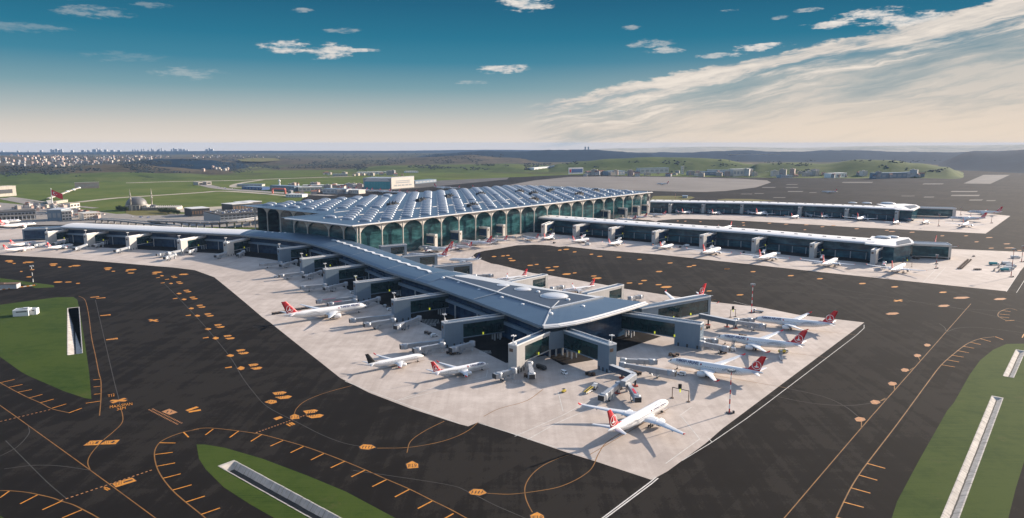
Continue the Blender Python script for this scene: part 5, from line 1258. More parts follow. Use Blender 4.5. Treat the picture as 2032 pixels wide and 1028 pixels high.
# ------------------------------------------------------------------ boarding bridges
M_TUN = simple('bridge_tunnel_metal', (.33, .345, .365), .45, .2, .1, .4)
def jetway(label, rot, cab, zr=5.2, zc=4.2, group='boarding bridges', stripe=False, cover=None):
    """rot: pixel of the rotunda top, cab: pixel of the cab roof; a telescoping tunnel hangs between them"""
    A, B = P(rot[0], rot[1], zr + 1.5), P(cab[0], cab[1], zc + 1.5); L = (B - A).length; rz = az_of(A, B); o = thing('boarding_bridge', label, 'boarding bridge', (A.x, A.y, 0), rz, group)
    m = MB(); m.loft([((0, 0, 0), .9), ((0, 0, zr - 1.7), .9)], 10, 1); m.loft([((0, 0, zr - 1.8), 2.2), ((0, 0, zr + 1.5), 2.2), ((0, 0, zr + 1.9), 1.6)], 14, 0); m.build('rotunda', [M_TUN, M_LGREY], o)
    k = L * .52
    def zz(x): return zr + (zc - zr) * x / L
    m = MB(); m.bar((1.6, 0, zz(1.6)), (k + 2, 0, zz(k + 2)), 2.5, 2.5); m.bar((1.6, 0, zz(1.6) + 1.32), (k + 2, 0, zz(k + 2) + 1.32), 2.1, .2); m.build('tunnel', M_TUN, o)
    m = MB(); m.bar((k, 0, zz(k)), (L - 1.6, 0, zz(L - 1.6)), 3.1, 3.0); m.bar((k, 0, zz(k) + 1.6), (L - 1.6, 0, zz(L) + 1.6), 2.6, .22)
    for q in range(int((L - k) / 2.4)): x = k + 1.2 + q * 2.4; m.box(x - .1, x + .1, -1.62, 1.62, zz(x) - 1.55, zz(x) + 1.55)
    tn = m.build('tunnel', M_TUN, o)
    if stripe:
        s = MB(); s.bar((k + .8, 0, zz(k) + 1.74), (L - 3, 0, zz(L - 3) + 1.74), 1.4, .08); s.build('red_stripe', M_RED, tn)
    m = MB(); m.loft([((L - .6, 0, zc - 1.6), 2.3), ((L - .6, 0, zc + 1.6), 2.3), ((L - .6, 0, zc + 2.0), 1.5)], 14); m.box(L - .4, L + 2.6, -1.9, 1.9, zc - 1.5, zc + 1.6)
    cb = m.build('cab', M_TUN, o)
    m = MB(); m.box(L + 2.3, L + 3.1, -1.8, 1.8, zc - 1.3, zc + 1.5); m.build('cab_hood', M_DARK, cb)
    x = k + (L - k) * .45; m = MB()
    for y in (-2.0, 2.0): m.bar((x, y, .9), (x, y, zz(x) + 1.4), .4, .4, 0, (1, 0, 0))
    m.bar((x, -2.0, 1.0), (x, 2.0, 1.0), .5, .5)
    m.build('lift_frame', M_GREY, o)
    m = MB()
    for y in (-1.3, 1.3): m.tube((x, y - .25, .62), (x, y + .25, .62), .6, .6, 12)
    m.build('drive_wheels', M_BLACK, o)
    m = MB(); m.bar((k + 3, 2.1, .3), (k + 1.2, 2.1, zz(k) - 1.2), .9, .18); m.box(x - 5.5, x - 4.1, -.8, .8, zz(x) - 2.6, zz(x) - 1.6); m.build('service_stair', M_GREY, o)
    return o
z3 = ZC(760, 540, 5.71); z4 = ZC(540, 480, 5.71); z5 = ZC(480, 460, 3.908); z1 = ZC(980, 600, 6.046); zs = ZC(1160, 700, 5.14); zg = ZC(1200, 560, 6.423); zt_ = ZC(1380, 580, 7.257); zl = ZC(0, 420, 7.815); z8 = ZC(360, 380, 7.342)
JW = [(z3, (662, 765), (240, 820), 'boarding bridge of the block next to the fork, longest and uppermost of its three', False), (z3, (672, 800), (385, 860), 'boarding bridge of the block next to the fork, close to the black tailed jet', False), (z3, (1010, 785), (800, 850), 'boarding bridge of the block next to the fork, tucked below its glass', False),
      (z4, (1362, 822), (915, 870), 'boarding bridge in front of the long airliner nose, upper one', False), (z4, (1372, 868), (1080, 920), 'boarding bridge in front of the long airliner nose, lower one', False), (z3, (408, 500), (165, 600), 'boarding bridge under the glass behind the long airliner nose', False),
      (z4, (938, 615), (535, 660), 'boarding bridge with a red roof stripe above the long airliner', True), (z4, (940, 650), (665, 690), 'boarding bridge with red edge just above the long airliner', True), (z4, (1205, 625), (985, 690), 'boarding bridge behind the long airliner fuselage top', False),
      (z4, (598, 478), (352, 500), 'boarding bridge of the fourth block up, outer one', False), (z4, (835, 458), (615, 510), 'boarding bridge of the fourth block up, inner one', False), (z4, (338, 338), (108, 370), 'boarding bridge of the fifth block up beside a white van', False), (z4, (548, 325), (375, 378), 'boarding bridge of the fifth block up, inner one', False),
      (z5, (300, 232), (158, 246), 'boarding bridge at the start of the pier bend, outer one', False), (z5, (420, 218), (310, 250), 'boarding bridge at the start of the pier bend, inner one', False),
      (z1, (235, 790), (50, 850), 'boarding bridge leaving the sunlit arm of the fork', False), (z1, (430, 715), (455, 850), 'boarding bridge pointing towards the open apron from inside the fork', False),
      (zs, (385, 100), (885, 185), 'long pale boarding bridge reaching to the airliner by the mast', False), (zs, (395, 58), (690, 70), 'short pale boarding bridge beside the shaded fork arm', False),
      (zs, (350, 300), (190, 425), 'boarding bridge with white cab roof pointing at the lone airliner', False), (zs, (435, 285), (535, 440), 'boarding bridge with red sides pointing at the lone airliner', True),
      (zg, (1242, 755), (1545, 822), 'boarding bridge at the middle red tail of three, longer one', False), (zg, (1245, 715), (1385, 725), 'boarding bridge at the middle red tail of three, shorter one', False),
      (zt_, (560, 400), (960, 460), 'boarding bridge at the end of the raised link, lower one', False), (zt_, (590, 380), (790, 375), 'boarding bridge at the end of the raised link touching the nose', False)]
LJ = [(zl, (718, 470), (545, 505)), (zl, (985, 445), (850, 480)), (zl, (1330, 500), (1160, 560)), (zl, (1590, 475), (1470, 510)), (zl, (1985, 540), (1800, 590)), (z5, (-470, 135), (-570, 160)), (z8, (-100, 905), (-230, 950)), (z8, (205, 830), (105, 865)), (z8, (640, 880), (510, 925)), (z8, (905, 860), (825, 910)), (z8, (-200, 880), (-330, 905))]
for cv, a, b, l, st in JW: jetway(l, cv([a])[0], cv([b])[0], stripe=st, group='boarding bridges round the curved pier')
for k, (cv, a, b) in enumerate(LJ): jetway(WORD[k] + ' boarding bridge under the white pier roof, counted from the glass end', cv([a])[0], cv([b])[0], group='boarding bridges under the white pier roof')
for k, ((a, b), q) in enumerate(zip(RB, RO)):
    jetway('boarding bridge at the ' + q.replace('eighth and last', 'last') + ' gate block of the middle pier', (a[0] + 16, a[1] + 16 + k * .8), (a[0] + 8 + k, a[1] + 21 + k * 1.0), group='boarding bridges of the middle pier', stripe=k in (0, 1, 7))
for k, ((a, b), q) in enumerate(zip(FB, RO)):
    jetway('boarding bridge at the ' + q + ' gate block of the farthest pier', (a[0] + 10, a[1] + 11), (a[0] + 26 * (.6 + k * .08), a[1] + 15), group='boarding bridges of the farthest pier', stripe=k in (0, 5))
for k, (rx, ry) in enumerate([(852, 487), (905, 478), (958, 472), (993, 464)]):
    jetway('boarding bridge with red panels at the ' + WORD[k] + ' terminal front gate block', (rx - 8, ry + 4), (rx + 26, ry + 5), stripe=True, group='boarding bridges of the terminal front')
jetway('boarding bridge on the open apron beyond the pier roof', z3([(1040, 30)])[0], z3([(1215, 25)])[0], group='boarding bridges behind the curved pier')
for q, l in (((1099, 568), 'nearer the terminal'), ((1254, 587), 'nearer the pier head')): jetway('short white boarding bridge cab beyond the domes, ' + l, (q[0] - 4, q[1] + 2), (q[0] + 16, q[1] - 1), group='boarding bridges behind the curved pier')
# raised fixed links
def link(label, px, z0, w, h, legs, mat, glass=None):
    pts = [P(x, y, z0 + h) for x, y in px]; o = thing('raised_link', label, 'walkway', (pts[0].x, pts[0].y, 0), 0, 'raised links'); M = Matrix.Translation(-o.location)
    for i, (a, b) in enumerate(zip(pts, pts[1:])):
        m = MB(M); m.bar(V3(a, z0 + h / 2), V3(b, z0 + h / 2), w, h); m.build('corridor', (glass if glass and i == 0 else mat), o)
        m = MB(M); m.bar(V3(a, z0 + h + .1), V3(b, z0 + h + .1), w * .9, .2); m.build('corridor_roof', M_LGREY, o)
    for x, y in legs:
        m = MB(M); p = P(x, y); m.box(p.x - .5, p.x + .5, p.y - .5, p.y + .5, .5, z0); m.box(p.x - 1.6, p.x + 1.6, p.y - 1.6, p.y + 1.6, .04, .5, 1); m.build('support', [M_DARK, M_ORED], o)
link('dark glazed raised link turning towards two boarding bridges near the lone airliner', zs([(268, 122), (508, 212), (392, 292)]), 5.2, 3.4, 3.3, zs([(380, 258), (516, 340), (335, 412)]), M_TUN, M_GLASSD)
link('grey raised link leading to the red tail beside the far mast', [(1389, 622.5), (1421, 629), (1461, 637)], 5.6, 3.6, 3.4, zt_([(183, 470), (455, 500), (570, 520)]), M_PANEL)

# ------------------------------------------------------------------ masts
def tall_mast(label, base, top, bands=9, c=(M_WHITE, M_RED), group='banded floodlight masts', lamps=8):
    b = P(*base); h = 25.0
    for _ in range(60):
        q = V3(b, h); d = q - cam.location; yy = d.y * CP - d.z * SP; vv = d.y * SP + d.z * CP
        py = H_PX / 2 - F_PX * vv / yy
        if abs(py - top[1]) < .2: break
        h += (py - top[1]) * yy / F_PX
    h = min(max(h, 8), 60); o = thing('floodlight_mast', label, 'mast', (b.x, b.y, 0), 0, group)
    for k in range(bands):
        m = MB(); z0 = h * k / bands; z1 = h * (k + 1) / bands; m.tube((0, 0, z0), (0, 0, z1), .42 - .2 * k / bands, .42 - .2 * (k + 1) / bands, 8); m.build('mast_band', c[(k + 1) % 2], o)
    m = MB(); m.tube((0, 0, h - .4), (0, 0, h + .3), 1.3, 1.3, 10)
    for k in range(lamps):
        a = 2 * pi * k / lamps; m.box(cos(a) * 1.7 - .4, cos(a) * 1.7 + .4, sin(a) * 1.7 - .4, sin(a) * 1.7 + .4, h - .7, h + .5); m.bar((0, 0, h), (cos(a) * 1.6, sin(a) * 1.6, h), .15, .15)
    m.build('lamp_ring', M_GREY, o)
    m = MB(); m.box(-1.4, 1.4, -1.4, 1.4, .04, .5); m.box(1.8, 2.8, -.5, .5, .04, 1.4); m.build('base', M_DARK, o)
tall_mast('red and white banded mast standing between the lone airliner and the apron edge', (1447, 820), (1451.5, 735))
tall_mast('red and white banded mast behind the last of three lettered airliners', (1491, 621), (1494, 564))
for x, y, t, l in ((1857, 533, 506, 'slim mast by the glass hall of the middle pier'), (2006, 550, 494, 'slim mast among the parked service vehicles'), (2027, 520, 488, 'slim mast at the outer apron corner beyond the service vehicles'), (1862, 449, 425, 'slim mast in front of the farthest glass hall'), (1906, 427, 412, 'slim mast behind the farthest glass hall'), (1967, 443, 430, 'slim mast beside the farthest red tails')):
    tall_mast(l, (x, y), (x, t), 5, (M_GREY, M_ORED), 'slim apron masts', 4)
tall_mast('black and white banded mast on a grass strip beside a low hut', (66.5, 566), (63, 528), 6, (M_WHITE, M_BLACK), 'banded floodlight masts', 4)
tall_mast('red and white mast on dry grass beside a small hut, beyond the terminal', (1340, 393), (1340, 381.5), 5, group='banded floodlight masts')
# docking guidance frames
def dock(label, a, b, h=6.5):
    A, B = P(*a), P(*b); o = thing('docking_frame', label, 'sign frame', (A.x, A.y, 0), 0, 'docking guidance frames'); M = Matrix.Translation(-o.location)
    for q in (A, B):
        m = MB(M); m.tube(q, V3(q, h), .22, .22, 8); m.box(q.x - .8, q.x + .8, q.y - .8, q.y + .8, .03, .4); m.build('post', M_BROWN, o)
    m = MB(M); m.bar(V3(A, h), V3(B, h), .3, .35); m.build('beam', M_DARK, o)
    c = A.lerp(B, .45); m = MB(M); m.box(c.x - .9, c.x + .9, c.y - .5, c.y + .5, h + .3, h + 2.9); m.build('display', M_BLACK, o)
    m = MB(M); m.tube((c.x - .3, c.y - .75, h - .7), (c.x + .3, c.y - .95, h - .7), .95, .95, 14); m.build('round_sign', M_YELLOW, o)
dock('docking frame with round yellow sign ahead of the lone airliner', zs([(893, 462)])[0], zs([(1060, 502)])[0])
dock('docking frame between the far mast and the raised link', zt_([(502, 362)])[0], zt_([(575, 352)])[0])
dock('docking frame ahead of the airliner at the last gate of the middle pier', (1791, 522), (1809, 530))

# ------------------------------------------------------------------ ground vehicles
M_TYRE = M_BLACK
def wheels(o, xs, y, r=.42):
    for x in xs:
        for s in (-1, 1):
            m = MB(); m.tube((x, s * y - .15, r), (x, s * y + .15, r), r, r, 12); m.build('wheel', M_TYRE, o)
def side_profile(mb, prof, w, m=0):
    n = len(prof); a = [(x, -w / 2, z) for x, z in prof]; b = [(x, w / 2, z) for x, z in prof]
    mb.add(a + b, [list(range(n))[::-1], list(range(n, 2 * n))] + [[i, (i + 1) % n, n + (i + 1) % n, n + i] for i in range(n)], m)
def van(label, at, hdg, mat=None, L=5.4):
    p = P(*at); o = thing('van', label, 'van', (p.x, p.y, .03), rad(hdg), 'small vehicles on the apron'); h = L / 2
    m = MB(); side_profile(m, [(-h, .35), (h, .35), (h, 1.05), (h - .9, 1.25), (h - 1.7, 2.2), (-h + .1, 2.3), (-h, 2.1)], 1.95); m.build('body', mat or M_WHITE, o)
    m = MB(); m.box(-h + .6, h - 1.9, -1.0, 1.0, 1.35, 1.95); m.add([(h - .92, -.85, 1.3), (h - .92, .85, 1.3), (h - 1.62, .85, 2.15), (h - 1.62, -.85, 2.15)], [[0, 1, 2, 3]]); m.build('windows', M_DARK, o)
    wheels(o, (-h + 1, h - 1.1), .9); return o
def tractor(label, at, hdg, mat):
    p = P(*at); o = thing('baggage_tractor', label, 'tractor', (p.x, p.y, .03), rad(hdg), 'small vehicles on the apron')
    m = MB(); side_profile(m, [(-1.7, .4), (1.7, .4), (1.7, 1.15), (.3, 1.25), (.1, 1.1), (-1.7, 1.1)], 1.5); m.build('body', mat, o)
    m = MB(); 
    for x, y in ((-1.2, -.6), (-1.2, .6), (.2, -.6), (.2, .6)): m.bar((x, y, 1.1), (x, y, 2.1), .1, .1, 0, (1, 0, 0))
    m.box(-1.4, .4, -.75, .75, 2.1, 2.2); m.build('canopy', M_DARK, o); wheels(o, (-1.1, 1.1), .75, .4); return o
def belt_loader(label, at, hdg, mat):
    p = P(*at); o = thing('belt_loader', label, 'belt loader', (p.x, p.y, .03), rad(hdg), 'small vehicles on the apron')
    m = MB(); side_profile(m, [(-3.6, .4), (3.0, .4), (3.0, 1.0), (-3.6, 1.0)], 2.0); m.build('chassis', M_WHITE, o)
    m = MB(); m.bar((-4, 0, 1.2), (4.2, 0, 2.4), 1.1, .35); m.build('belt', M_BLACK, o)
    m = MB(); m.bar((-3.9, -.75, 1.35), (4.2, -.75, 2.6), .18, .5); m.bar((-3.9, .75, 1.35), (4.2, .75, 2.6), .18, .5); m.build('side_rails', mat, o); wheels(o, (-2.4, 2.0), .95, .42); return o
def cart(label, at, hdg, grp='baggage carts'):
    p = P(*at); o = thing('baggage_cart', label, 'cart', (p.x, p.y, .03), rad(hdg), grp)
    m = MB(); m.box(-1.5, 1.5, -.8, .8, .45, .6); 
    for x in (-1.45, 1.4): m.box(x, x + .08, -.8, .8, .6, 1.9)
    m.box(-1.5, 1.5, -.8, .8, 1.9, 2.0); m.build('frame', M_BROWN, o); m = MB(); m.box(-1.2, 1.1, -.65, .65, .6, 1.4); m.build('load', M_DARK, o); wheels(o, (-1, 1), .7, .25); return o
def truck(label, at, hdg, mat, L=9.0, h=3.6, cabm=None):
    p = P(*at); o = thing('service_truck', label, 'truck', (p.x, p.y, .03), rad(hdg), 'service trucks on the apron'); q = L / 2
    m = MB(); side_profile(m, [(q - 2.3, .5), (q, .5), (q, 1.5), (q - .5, 2.6), (q - 2.3, 2.7)], 2.4); m.build('cab', cabm or M_WHITE, o)
    m = MB(); m.box(q - 2.0, q - .9, -1.23, 1.23, 1.6, 2.35); m.add([(q - .02, -1, 1.55), (q - .02, 1, 1.55), (q - .46, 1, 2.5), (q - .46, -1, 2.5)], [[0, 1, 2, 3]]); m.build('cab_windows', M_DARK, o)
    m = MB(); m.box(-q, q - 2.5, -1.25, 1.25, .95, h); m.box(-q + .2, q - 2.7, -1.1, 1.1, .6, .95, 1); m.build('box_body', [mat, M_DARK], o); wheels(o, (-q + 1.4, -q + 2.6, q - 1.3), 1.05, .5); return o
def stair_truck(label, at, hdg):
    p = P(*at); o = thing('boarding_stairs', label, 'mobile stairs', (p.x, p.y, .03), rad(hdg), 'small vehicles on the apron')
    m = MB(); side_profile(m, [(-3.5, .5), (3.5, .5), (3.5, 1.0), (-3.5, 1.0)], 2.1); m.build('chassis', M_WHITE, o)
    m = MB(); n = 12
    for k in range(n): m.box(-3.4 + k * .5, -2.8 + k * .5, -.8, .8, 1.0 + k * .32, 1.15 + k * .32)
    m.box(2.6, 4.2, -.9, .9, 4.8, 5.0); m.build('steps', M_LGREY, o)
    m = MB()
    for y in (-.9, .9): m.bar((-3.4, y, 1.9), (2.6, y, 5.8), .1, .7); m.bar((2.6, y, 5.8), (4.2, y, 5.8), .1, .7)
    m.bar((2.4, 0, 1), (2.4, 0, 4.8), .6, .6, 0, (1, 0, 0)); m.build('handrails', M_GREY, o); wheels(o, (-2.3, 2.3), .95, .45); return o
zv = ZC(1060, 740, 8.835)
tractor('black and yellow tractor alone on the apron left of a white line corner', zv([(520, 335)])[0], 60, M_YELP).__setitem__('label', 'black and yellow tractor alone beside the end of a white guide line')
belt_loader('yellow railed belt loader near the boarding bridge with the white cab roof', zv([(950, 345)])[0], 52, M_YELP)
truck('grey loader truck parked between the belt loader and the boarding bridge', zv([(1060, 275)])[0], 70, M_GREY, 7.0, 2.6)
van('white van beside the boarding bridge of the fifth block up', z4([(48, 405)])[0], 20)
stair_truck('mobile stairs standing at the engine of the middle red tail', zt_([(545, 790)])[0], 60)
stair_truck('mobile stairs parked alone behind the middle red tail', zt_([(1235, 960)])[0], 75)
truck('yellow topped truck parked behind the middle red tail beside the stairs', zt_([(1265, 875)])[0], 20, M_YELP, 7.0, 2.4)
truck('dark truck parked under the fork between two gate blocks', z1([(570, 800)])[0], -50, M_DARK, 8.0, 2.6, M_DARK)
van('white van beside the wall of the block above the long airliner', z4([(915, 580)])[0], 35)
van('white van beside the wall of the block behind the long airliner nose', z4([(1335, 775)])[0], 35)
van('small pale car between the two blocks near the long airliner nose', z4([(1275, 735)])[0], 120, M_LGREY, 4.4)
truck('flat grey truck on the apron under the far mast', zt_([(905, 285)])[0], 150, M_GREY, 9.0, 1.6)
for k in range(5): cart('dark baggage cart in the short train behind the long airliner tail', (543 + k * 6.2, 624.2 - k * .9), 10 + k, 'cart train behind the long airliner')
for k in range(5): cart('brown baggage cart in the short train beyond the long airliner fuselage', (588 + k * 6.5, 616 - k * 1.0), 12, 'cart train beyond the long airliner')
for k in range(12):
    for j in range(2): cart('brown baggage cart in the long double row near the glass hall', ZC(1820, 480, 8.566)([(700 + j * 50 + k * 14.5, 462 - k * 13.2)])[0], 51, 'double row of brown carts')
for k in range(4): cart('brown baggage cart in the short row beside the service vehicles', ZC(1820, 480, 8.566)([(980 + k * 30, 478)])[0], 141, 'short row of brown carts')
zq = ZC(1820, 480, 8.566)
for (x, y), l, mt in (((1305, 375), 'teal backed truck standing apart from the parked service vehicles', M_TEAL), ((1525, 365), 'white truck with dark top in the parked service vehicles', M_WHITE), ((1500, 480), 'teal striped long truck at the near edge of the parked service vehicles', M_TEAL), ((1560, 450), 'white truck beside the teal striped long truck', M_WHITE), ((1600, 410), 'white truck by the slim mast, outermost of the parked service vehicles', M_WHITE), ((1670, 262), 'white truck on the apron corner between two slim masts', M_WHITE)):
    truck(l, zq([(x, y + 18)])[0], -8, mt, 11.0, 3.6)
for (x, y), l in (((1440, 380), 'brown loader beside the white truck with dark top'), ((1385, 440), 'brown loader in the middle of the parked service vehicles'), ((1310, 495), 'brown loader at the near corner of the parked service vehicles'), ((1390, 510), 'dark red loader next to the teal striped truck')):
    belt_loader(l, zq([(x, y)])[0], 51, M_BROWN)
for (x, y), l in (((960, 252), 'dark tractor alone on the sunny apron by the cream end wall'), ((330, 380), 'dark tractor by the slim mast of the glass hall')): tractor(l, zq([(x, y)])[0], 20, M_DARK)
for k, (x, y) in enumerate([(545, 700), (600, 705), (650, 690), (640, 735), (590, 730)]): truck('brown service truck in the cluster under the glass hall', ZC(1720, 400, 6.426)([(x, y)])[0], 30 + 25 * k, M_BROWN, 7.0, 2.6).__setitem__('group', 'truck cluster under the glass hall')
for (x, y), l in (((1090, 483), 'third'), ((1286, 486), 'fourth'), ((1340, 491), 'fifth'), ((1466, 502), 'sixth')):
    van('small dark vehicle near the ' + l + ' gate of the middle pier', (x + 10, y), 60, M_DARK); truck('white service truck near the ' + l + ' gate of the middle pier', (x + 76, y + 3.5), 140, M_WHITE, 8.0)

eq = [(890, 702), (896, 704), (902, 703), (846, 662), (852, 664), (790, 648), (797, 650), (770, 612), (776, 613), (716, 606), (722, 607), (655, 569), (661, 570), (1042, 748), (1049, 750), (1166, 744), (1172, 746), (1178, 745), (1262, 742), (1268, 744), (1330, 706), (1337, 708), (1344, 706), (1432, 700), (1440, 701), (1470, 668), (1478, 669), (1405, 652), (1222, 770), (1230, 772)]
for k, (x, y) in enumerate(eq): cart('small dark equipment cart parked beside a gate block of the curved pier', (x, y), 20 + 47 * k % 180, 'equipment carts beside the gate blocks')
for (x, y), h_, l in (((862, 668), 30, 'white van below the glass of the block next to the fork'), ((1120, 742), -60, 'white van in the shade below the shaded fork arm'), ((1352, 744), 150, 'white van between the nose of the airliner by the mast and the grey block'), ((1452, 696), 160, 'white van under the nose of the middle red tail')): van(l, (x, y), h_)
# ------------------------------------------------------------------ concrete drainage channels in the grass
def channel(label, ch, bed=.34, depth=1.9, lip=.12):
    """open trough sunk in the grass: sloped side slabs, dark bed, low lip"""
    A, B = P(*ch[0]), P(*ch[1]); w = ch[2]; L = (B - A).length; o = thing('drainage_channel', label, 'channel', (A.x, A.y, 0), az_of(A, B), 'concrete drainage channels'); h = w / 2
    m = MB(); n = max(int(L / 2.6), 2)
    for k in range(n):
        x0, x1 = L * k / n + .05, L * (k + 1) / n - .05; j = random.uniform(-.05, .08); jj = random.uniform(-.12, .12)
        for s in (-1, 1):
            bi = s * h * bed + jj
            m.add([(x0, s * h, lip + j), (x1, s * h, lip + j), (x1, bi, -depth), (x0, bi, -depth), (x0, s * (h + .5), lip + j), (x1, s * (h + .5), lip + j), (x0, s * (h + .5), -.1), (x1, s * (h + .5), -.1)],
                  [f if s > 0 else f[::-1] for f in ([0, 1, 2, 3], [1, 0, 4, 5], [5, 4, 6, 7])], 0)
    m.build('side_slabs', M_CONW, o); m = MB()
    for k in range(n): r = h * bed * random.uniform(1.02, 1.3); m.add([(L * k / n, -r, -depth + .05), (L * (k + 1) / n, -r, -depth + .05), (L * (k + 1) / n, r, -depth + .05), (L * k / n, r, -depth + .05)], [[0, 1, 2, 3]])
    m.build('bed', M_CHDARK, o)
    m = MB(); m.add([(-1.6, -h - .5, lip), (-1.6, h + .5, lip), (-.3, h + .5, lip), (-.3, -h - .5, lip), (2.6, h * bed, -depth), (2.6, -h * bed, -depth)], [[1, 0, 3, 2], [2, 3, 5, 4]]); m.add([(L + .3, -h - .5, lip), (L + .3, h + .5, lip), (L + .3, h + .5, -depth), (L + .3, -h - .5, -depth)], [[0, 1, 2, 3]]); m.build('end_slab', M_CONW, o); return o
channel('long concrete channel running through the lens shaped grass island', CHAN[0], .42, 2.4)
channel('straight concrete channel on the grass below the small white building', CHAN[1], .12, 1.35)
channel('long concrete channel on the grass at the sunward side of the curved yellow edge line', CHAN[2], .10, 1.0)
channel('short concrete channel farther up the same grass as the longest one', CHAN[3], .12, 1.0)
# small buildings on the near grass
o = thing('small_building', 'small white flat roofed building alone on green grass', 'building', tuple(P(50, 625).to_2d()) + (0,), rad(16)); m = MB()
m.box(-7.5, 4, -4.5, 4.5, 0, 5.4); m.box(4, 9, -1.5, 5.5, 0, 5.0); m.build('walls', M_WHITE, o)
m = MB(); m.box(-6.6, 3.2, -3.6, 3.6, 5.2, 5.45); m.box(4.6, 8.4, -.8, 4.8, 4.8, 5.05); m.build('roof', M_GREY, o)
for x0, x1, y0, y1 in ((-5, 3, -4.58, -4.4), (-7.58, -7.4, -2.5, 1.0), (5.5, 7.5, -1.58, -1.4)):
    m = MB(); m.box(x0, x1, y0, y1, 3.4, 4.2); m.build('window', M_DARK, o)
m = MB(); m.box(-1, 3, -1.5, 2, 5.45, 6.4); m.build('roof_plant', M_LGREY, o)
o = thing('low_hut', 'low hut with brown roof behind a painted kerb, by the black and white mast', 'building', tuple(P(15, 572).to_2d()) + (0,), rad(12)); m = MB()
m.box(-11, 10, -4, 5, 0, 4.6); m.build('walls', M_LGREY, o); m = MB(); m.box(-11.6, 10.6, -4.6, 5.6, 4.6, 5.0); m.box(-8, -2, -2, 2, 5.0, 5.6); m.build('roof', M_BROWN, o)
m = MB(); m.box(-9, -5, -4.1, -3.9, .3, 2.6); m.build('door', M_DARK, o)
o = thing('painted_kerb', 'low kerb in orange and white blocks in front of the low hut', 'kerb', tuple(P(-10, 577).to_2d()) + (0,)); A, B = P(-14, 577.5), P(70, 566.5); M_ = Matrix.Translation(-o.location); m = MB(M_)
for k in range(14): m.bar(V3(A.lerp(B, k / 14), .45), V3(A.lerp(B, (k + .96) / 14), .45), .7, .9, k % 2)
m.build('blocks', [M_CREAM, M_ORANGE], o)

# ------------------------------------------------------------------ land-side: hangar, mosque, flag, car parks, sheds
def facade_box(label, cat, px, depth, h, mat, roof=None, name='building', group=None, bays=8, floors=3, win=M_DARK, rows=True, z=0.0):
    """building whose camera-side foot runs between two pixels"""
    A, B = P(px[0][0], px[0][1], z), P(px[1][0], px[1][1], z); L = (B - A).length; o = thing(name, label, cat, tuple(A), az_of(A, B), group)
    m = MB(); m.box(0, L, 0, depth, -2, h); m.build('walls', mat, o)
    m = MB(); m.box(-.6, L + .6, -.6, depth + .6, h, h + max(.5, h * .06)); m.build('roof', roof or M_LGREY, o)
    if rows:
        m = MB()
        for f in range(floors):
            z0 = h * (f + .3) / floors; z1 = h * (f + .72) / floors
            for k in range(bays): m.box(L * (k + .18) / bays, L * (k + .82) / bays, -.25, .1, z0, z1)
        m.build('windows', win, o)
    return o
# teal hangar
ha, hb, hc = P(721, 374.5), P(777, 375), P(822, 371.5); o = thing('hangar', 'large hangar with teal doors and cream side building', 'hangar', tuple(ha)); M_ = Matrix.Translation(-ha); H = 34.0
dep = perp(ha, hb) * 90; m = MB(M_); m.prism([ha, hb, hb + dep, ha + dep], 0, H); m.build('walls', M_GREY, o)
pr = perp(ha, hb) * -1.0; m = MB(M_); a, b = ha.lerp(hb, .05) + pr, ha.lerp(hb, .95) + pr; m.add([V3(a, 0), V3(b, 0), V3(b, 23), V3(a, 23)], [[0, 1, 2, 3]])
for k in range(9):
    q = a.lerp(b, (k + .5) / 9); m.bar(V3(q + pr * .3, 0), V3(q + pr * .3, 23), .6, .6, 0, (1, 0, 0))
m.build('doors', M_TEAL, o)
m = MB(M_); c1, c2 = a.lerp(b, .12), a.lerp(b, .88); m.add([V3(a, 24), V3(b, 24), V3(c2 + dep * .001, H - 1), V3(c1, H - 1)], [[0, 1, 2, 3]]); m.build('door_header', M_LGREY, o)
m = MB(M_); d2 = hc.normalized() * 60; m.prism([hb, hc, hc + d2, hb + d2], 0, H + 1); m.build('side_building', M_CREAM, o)
pr2 = perp(hb, hc) * -.6; m = MB(M_)
for z0, z1, n in ((8, 12, 5), (17, 20, 1), (23, 25.5, 1)):
    for k in range(n): q0, q1 = hb.lerp(hc, .1 + .8 * (k + .12) / n) + pr2, hb.lerp(hc, .1 + .8 * (k + .88) / n) + pr2; m.add([V3(q0, z0), V3(q1, z0), V3(q1, z1), V3(q0, z1)], [[0, 1, 2, 3]])
m.build('windows', M_GREY, o)
# mosque
mc = P(272, 416); o = thing('mosque', 'grey domed mosque with two slim minarets and a low courtyard', 'mosque', tuple(mc), rad(5)); o.scale = (.6, .6, .6); R0 = 36.0
m = MB(); n = 40
rings = []
for i in range(13):
    a = pi / 2 * i / 12; rings.append([(cos(2 * pi * k / n) * R0 * cos(a) ** .85, sin(2 * pi * k / n) * R0 * cos(a) ** .85, 16 + 31 * sin(a)) for k in range(n)])
m.rings([[(cos(2 * pi * k / n) * R0, sin(2 * pi * k / n) * R0, 0) for k in range(n)]] + rings, 0, True); m.build('dome', M_LEAD, o)
m = MB()
for k in range(20):
    a = 2 * pi * k / 20; m.box(cos(a) * R0 - 1.2, cos(a) * R0 + 1.2, sin(a) * R0 - 1.2, sin(a) * R0 + 1.2, 0, 18)
m.loft([((0, 0, 17), R0 + 1.0), ((0, 0, 19), R0 + 1.0)], 40); m.build('drum_piers', M_STONE, o)
for x, y in ((-4, -38), (44, 26)):
    m = MB(); m.loft([((x, y, 0), 3.2), ((x, y, 14), 2.5), ((x, y, 40), 2.1), ((x, y, 40.2), 3.6), ((x, y, 42.5), 3.6), ((x, y, 42.6), 1.9), ((x, y, 54), 1.8), ((x, y, 54.2), 3.2), ((x, y, 56.2), 3.2), ((x, y, 56.3), 1.6), ((x, y, 62), 1.5), ((x, y, 78), .1)], 12); m.build('minaret', M_STONE, o)
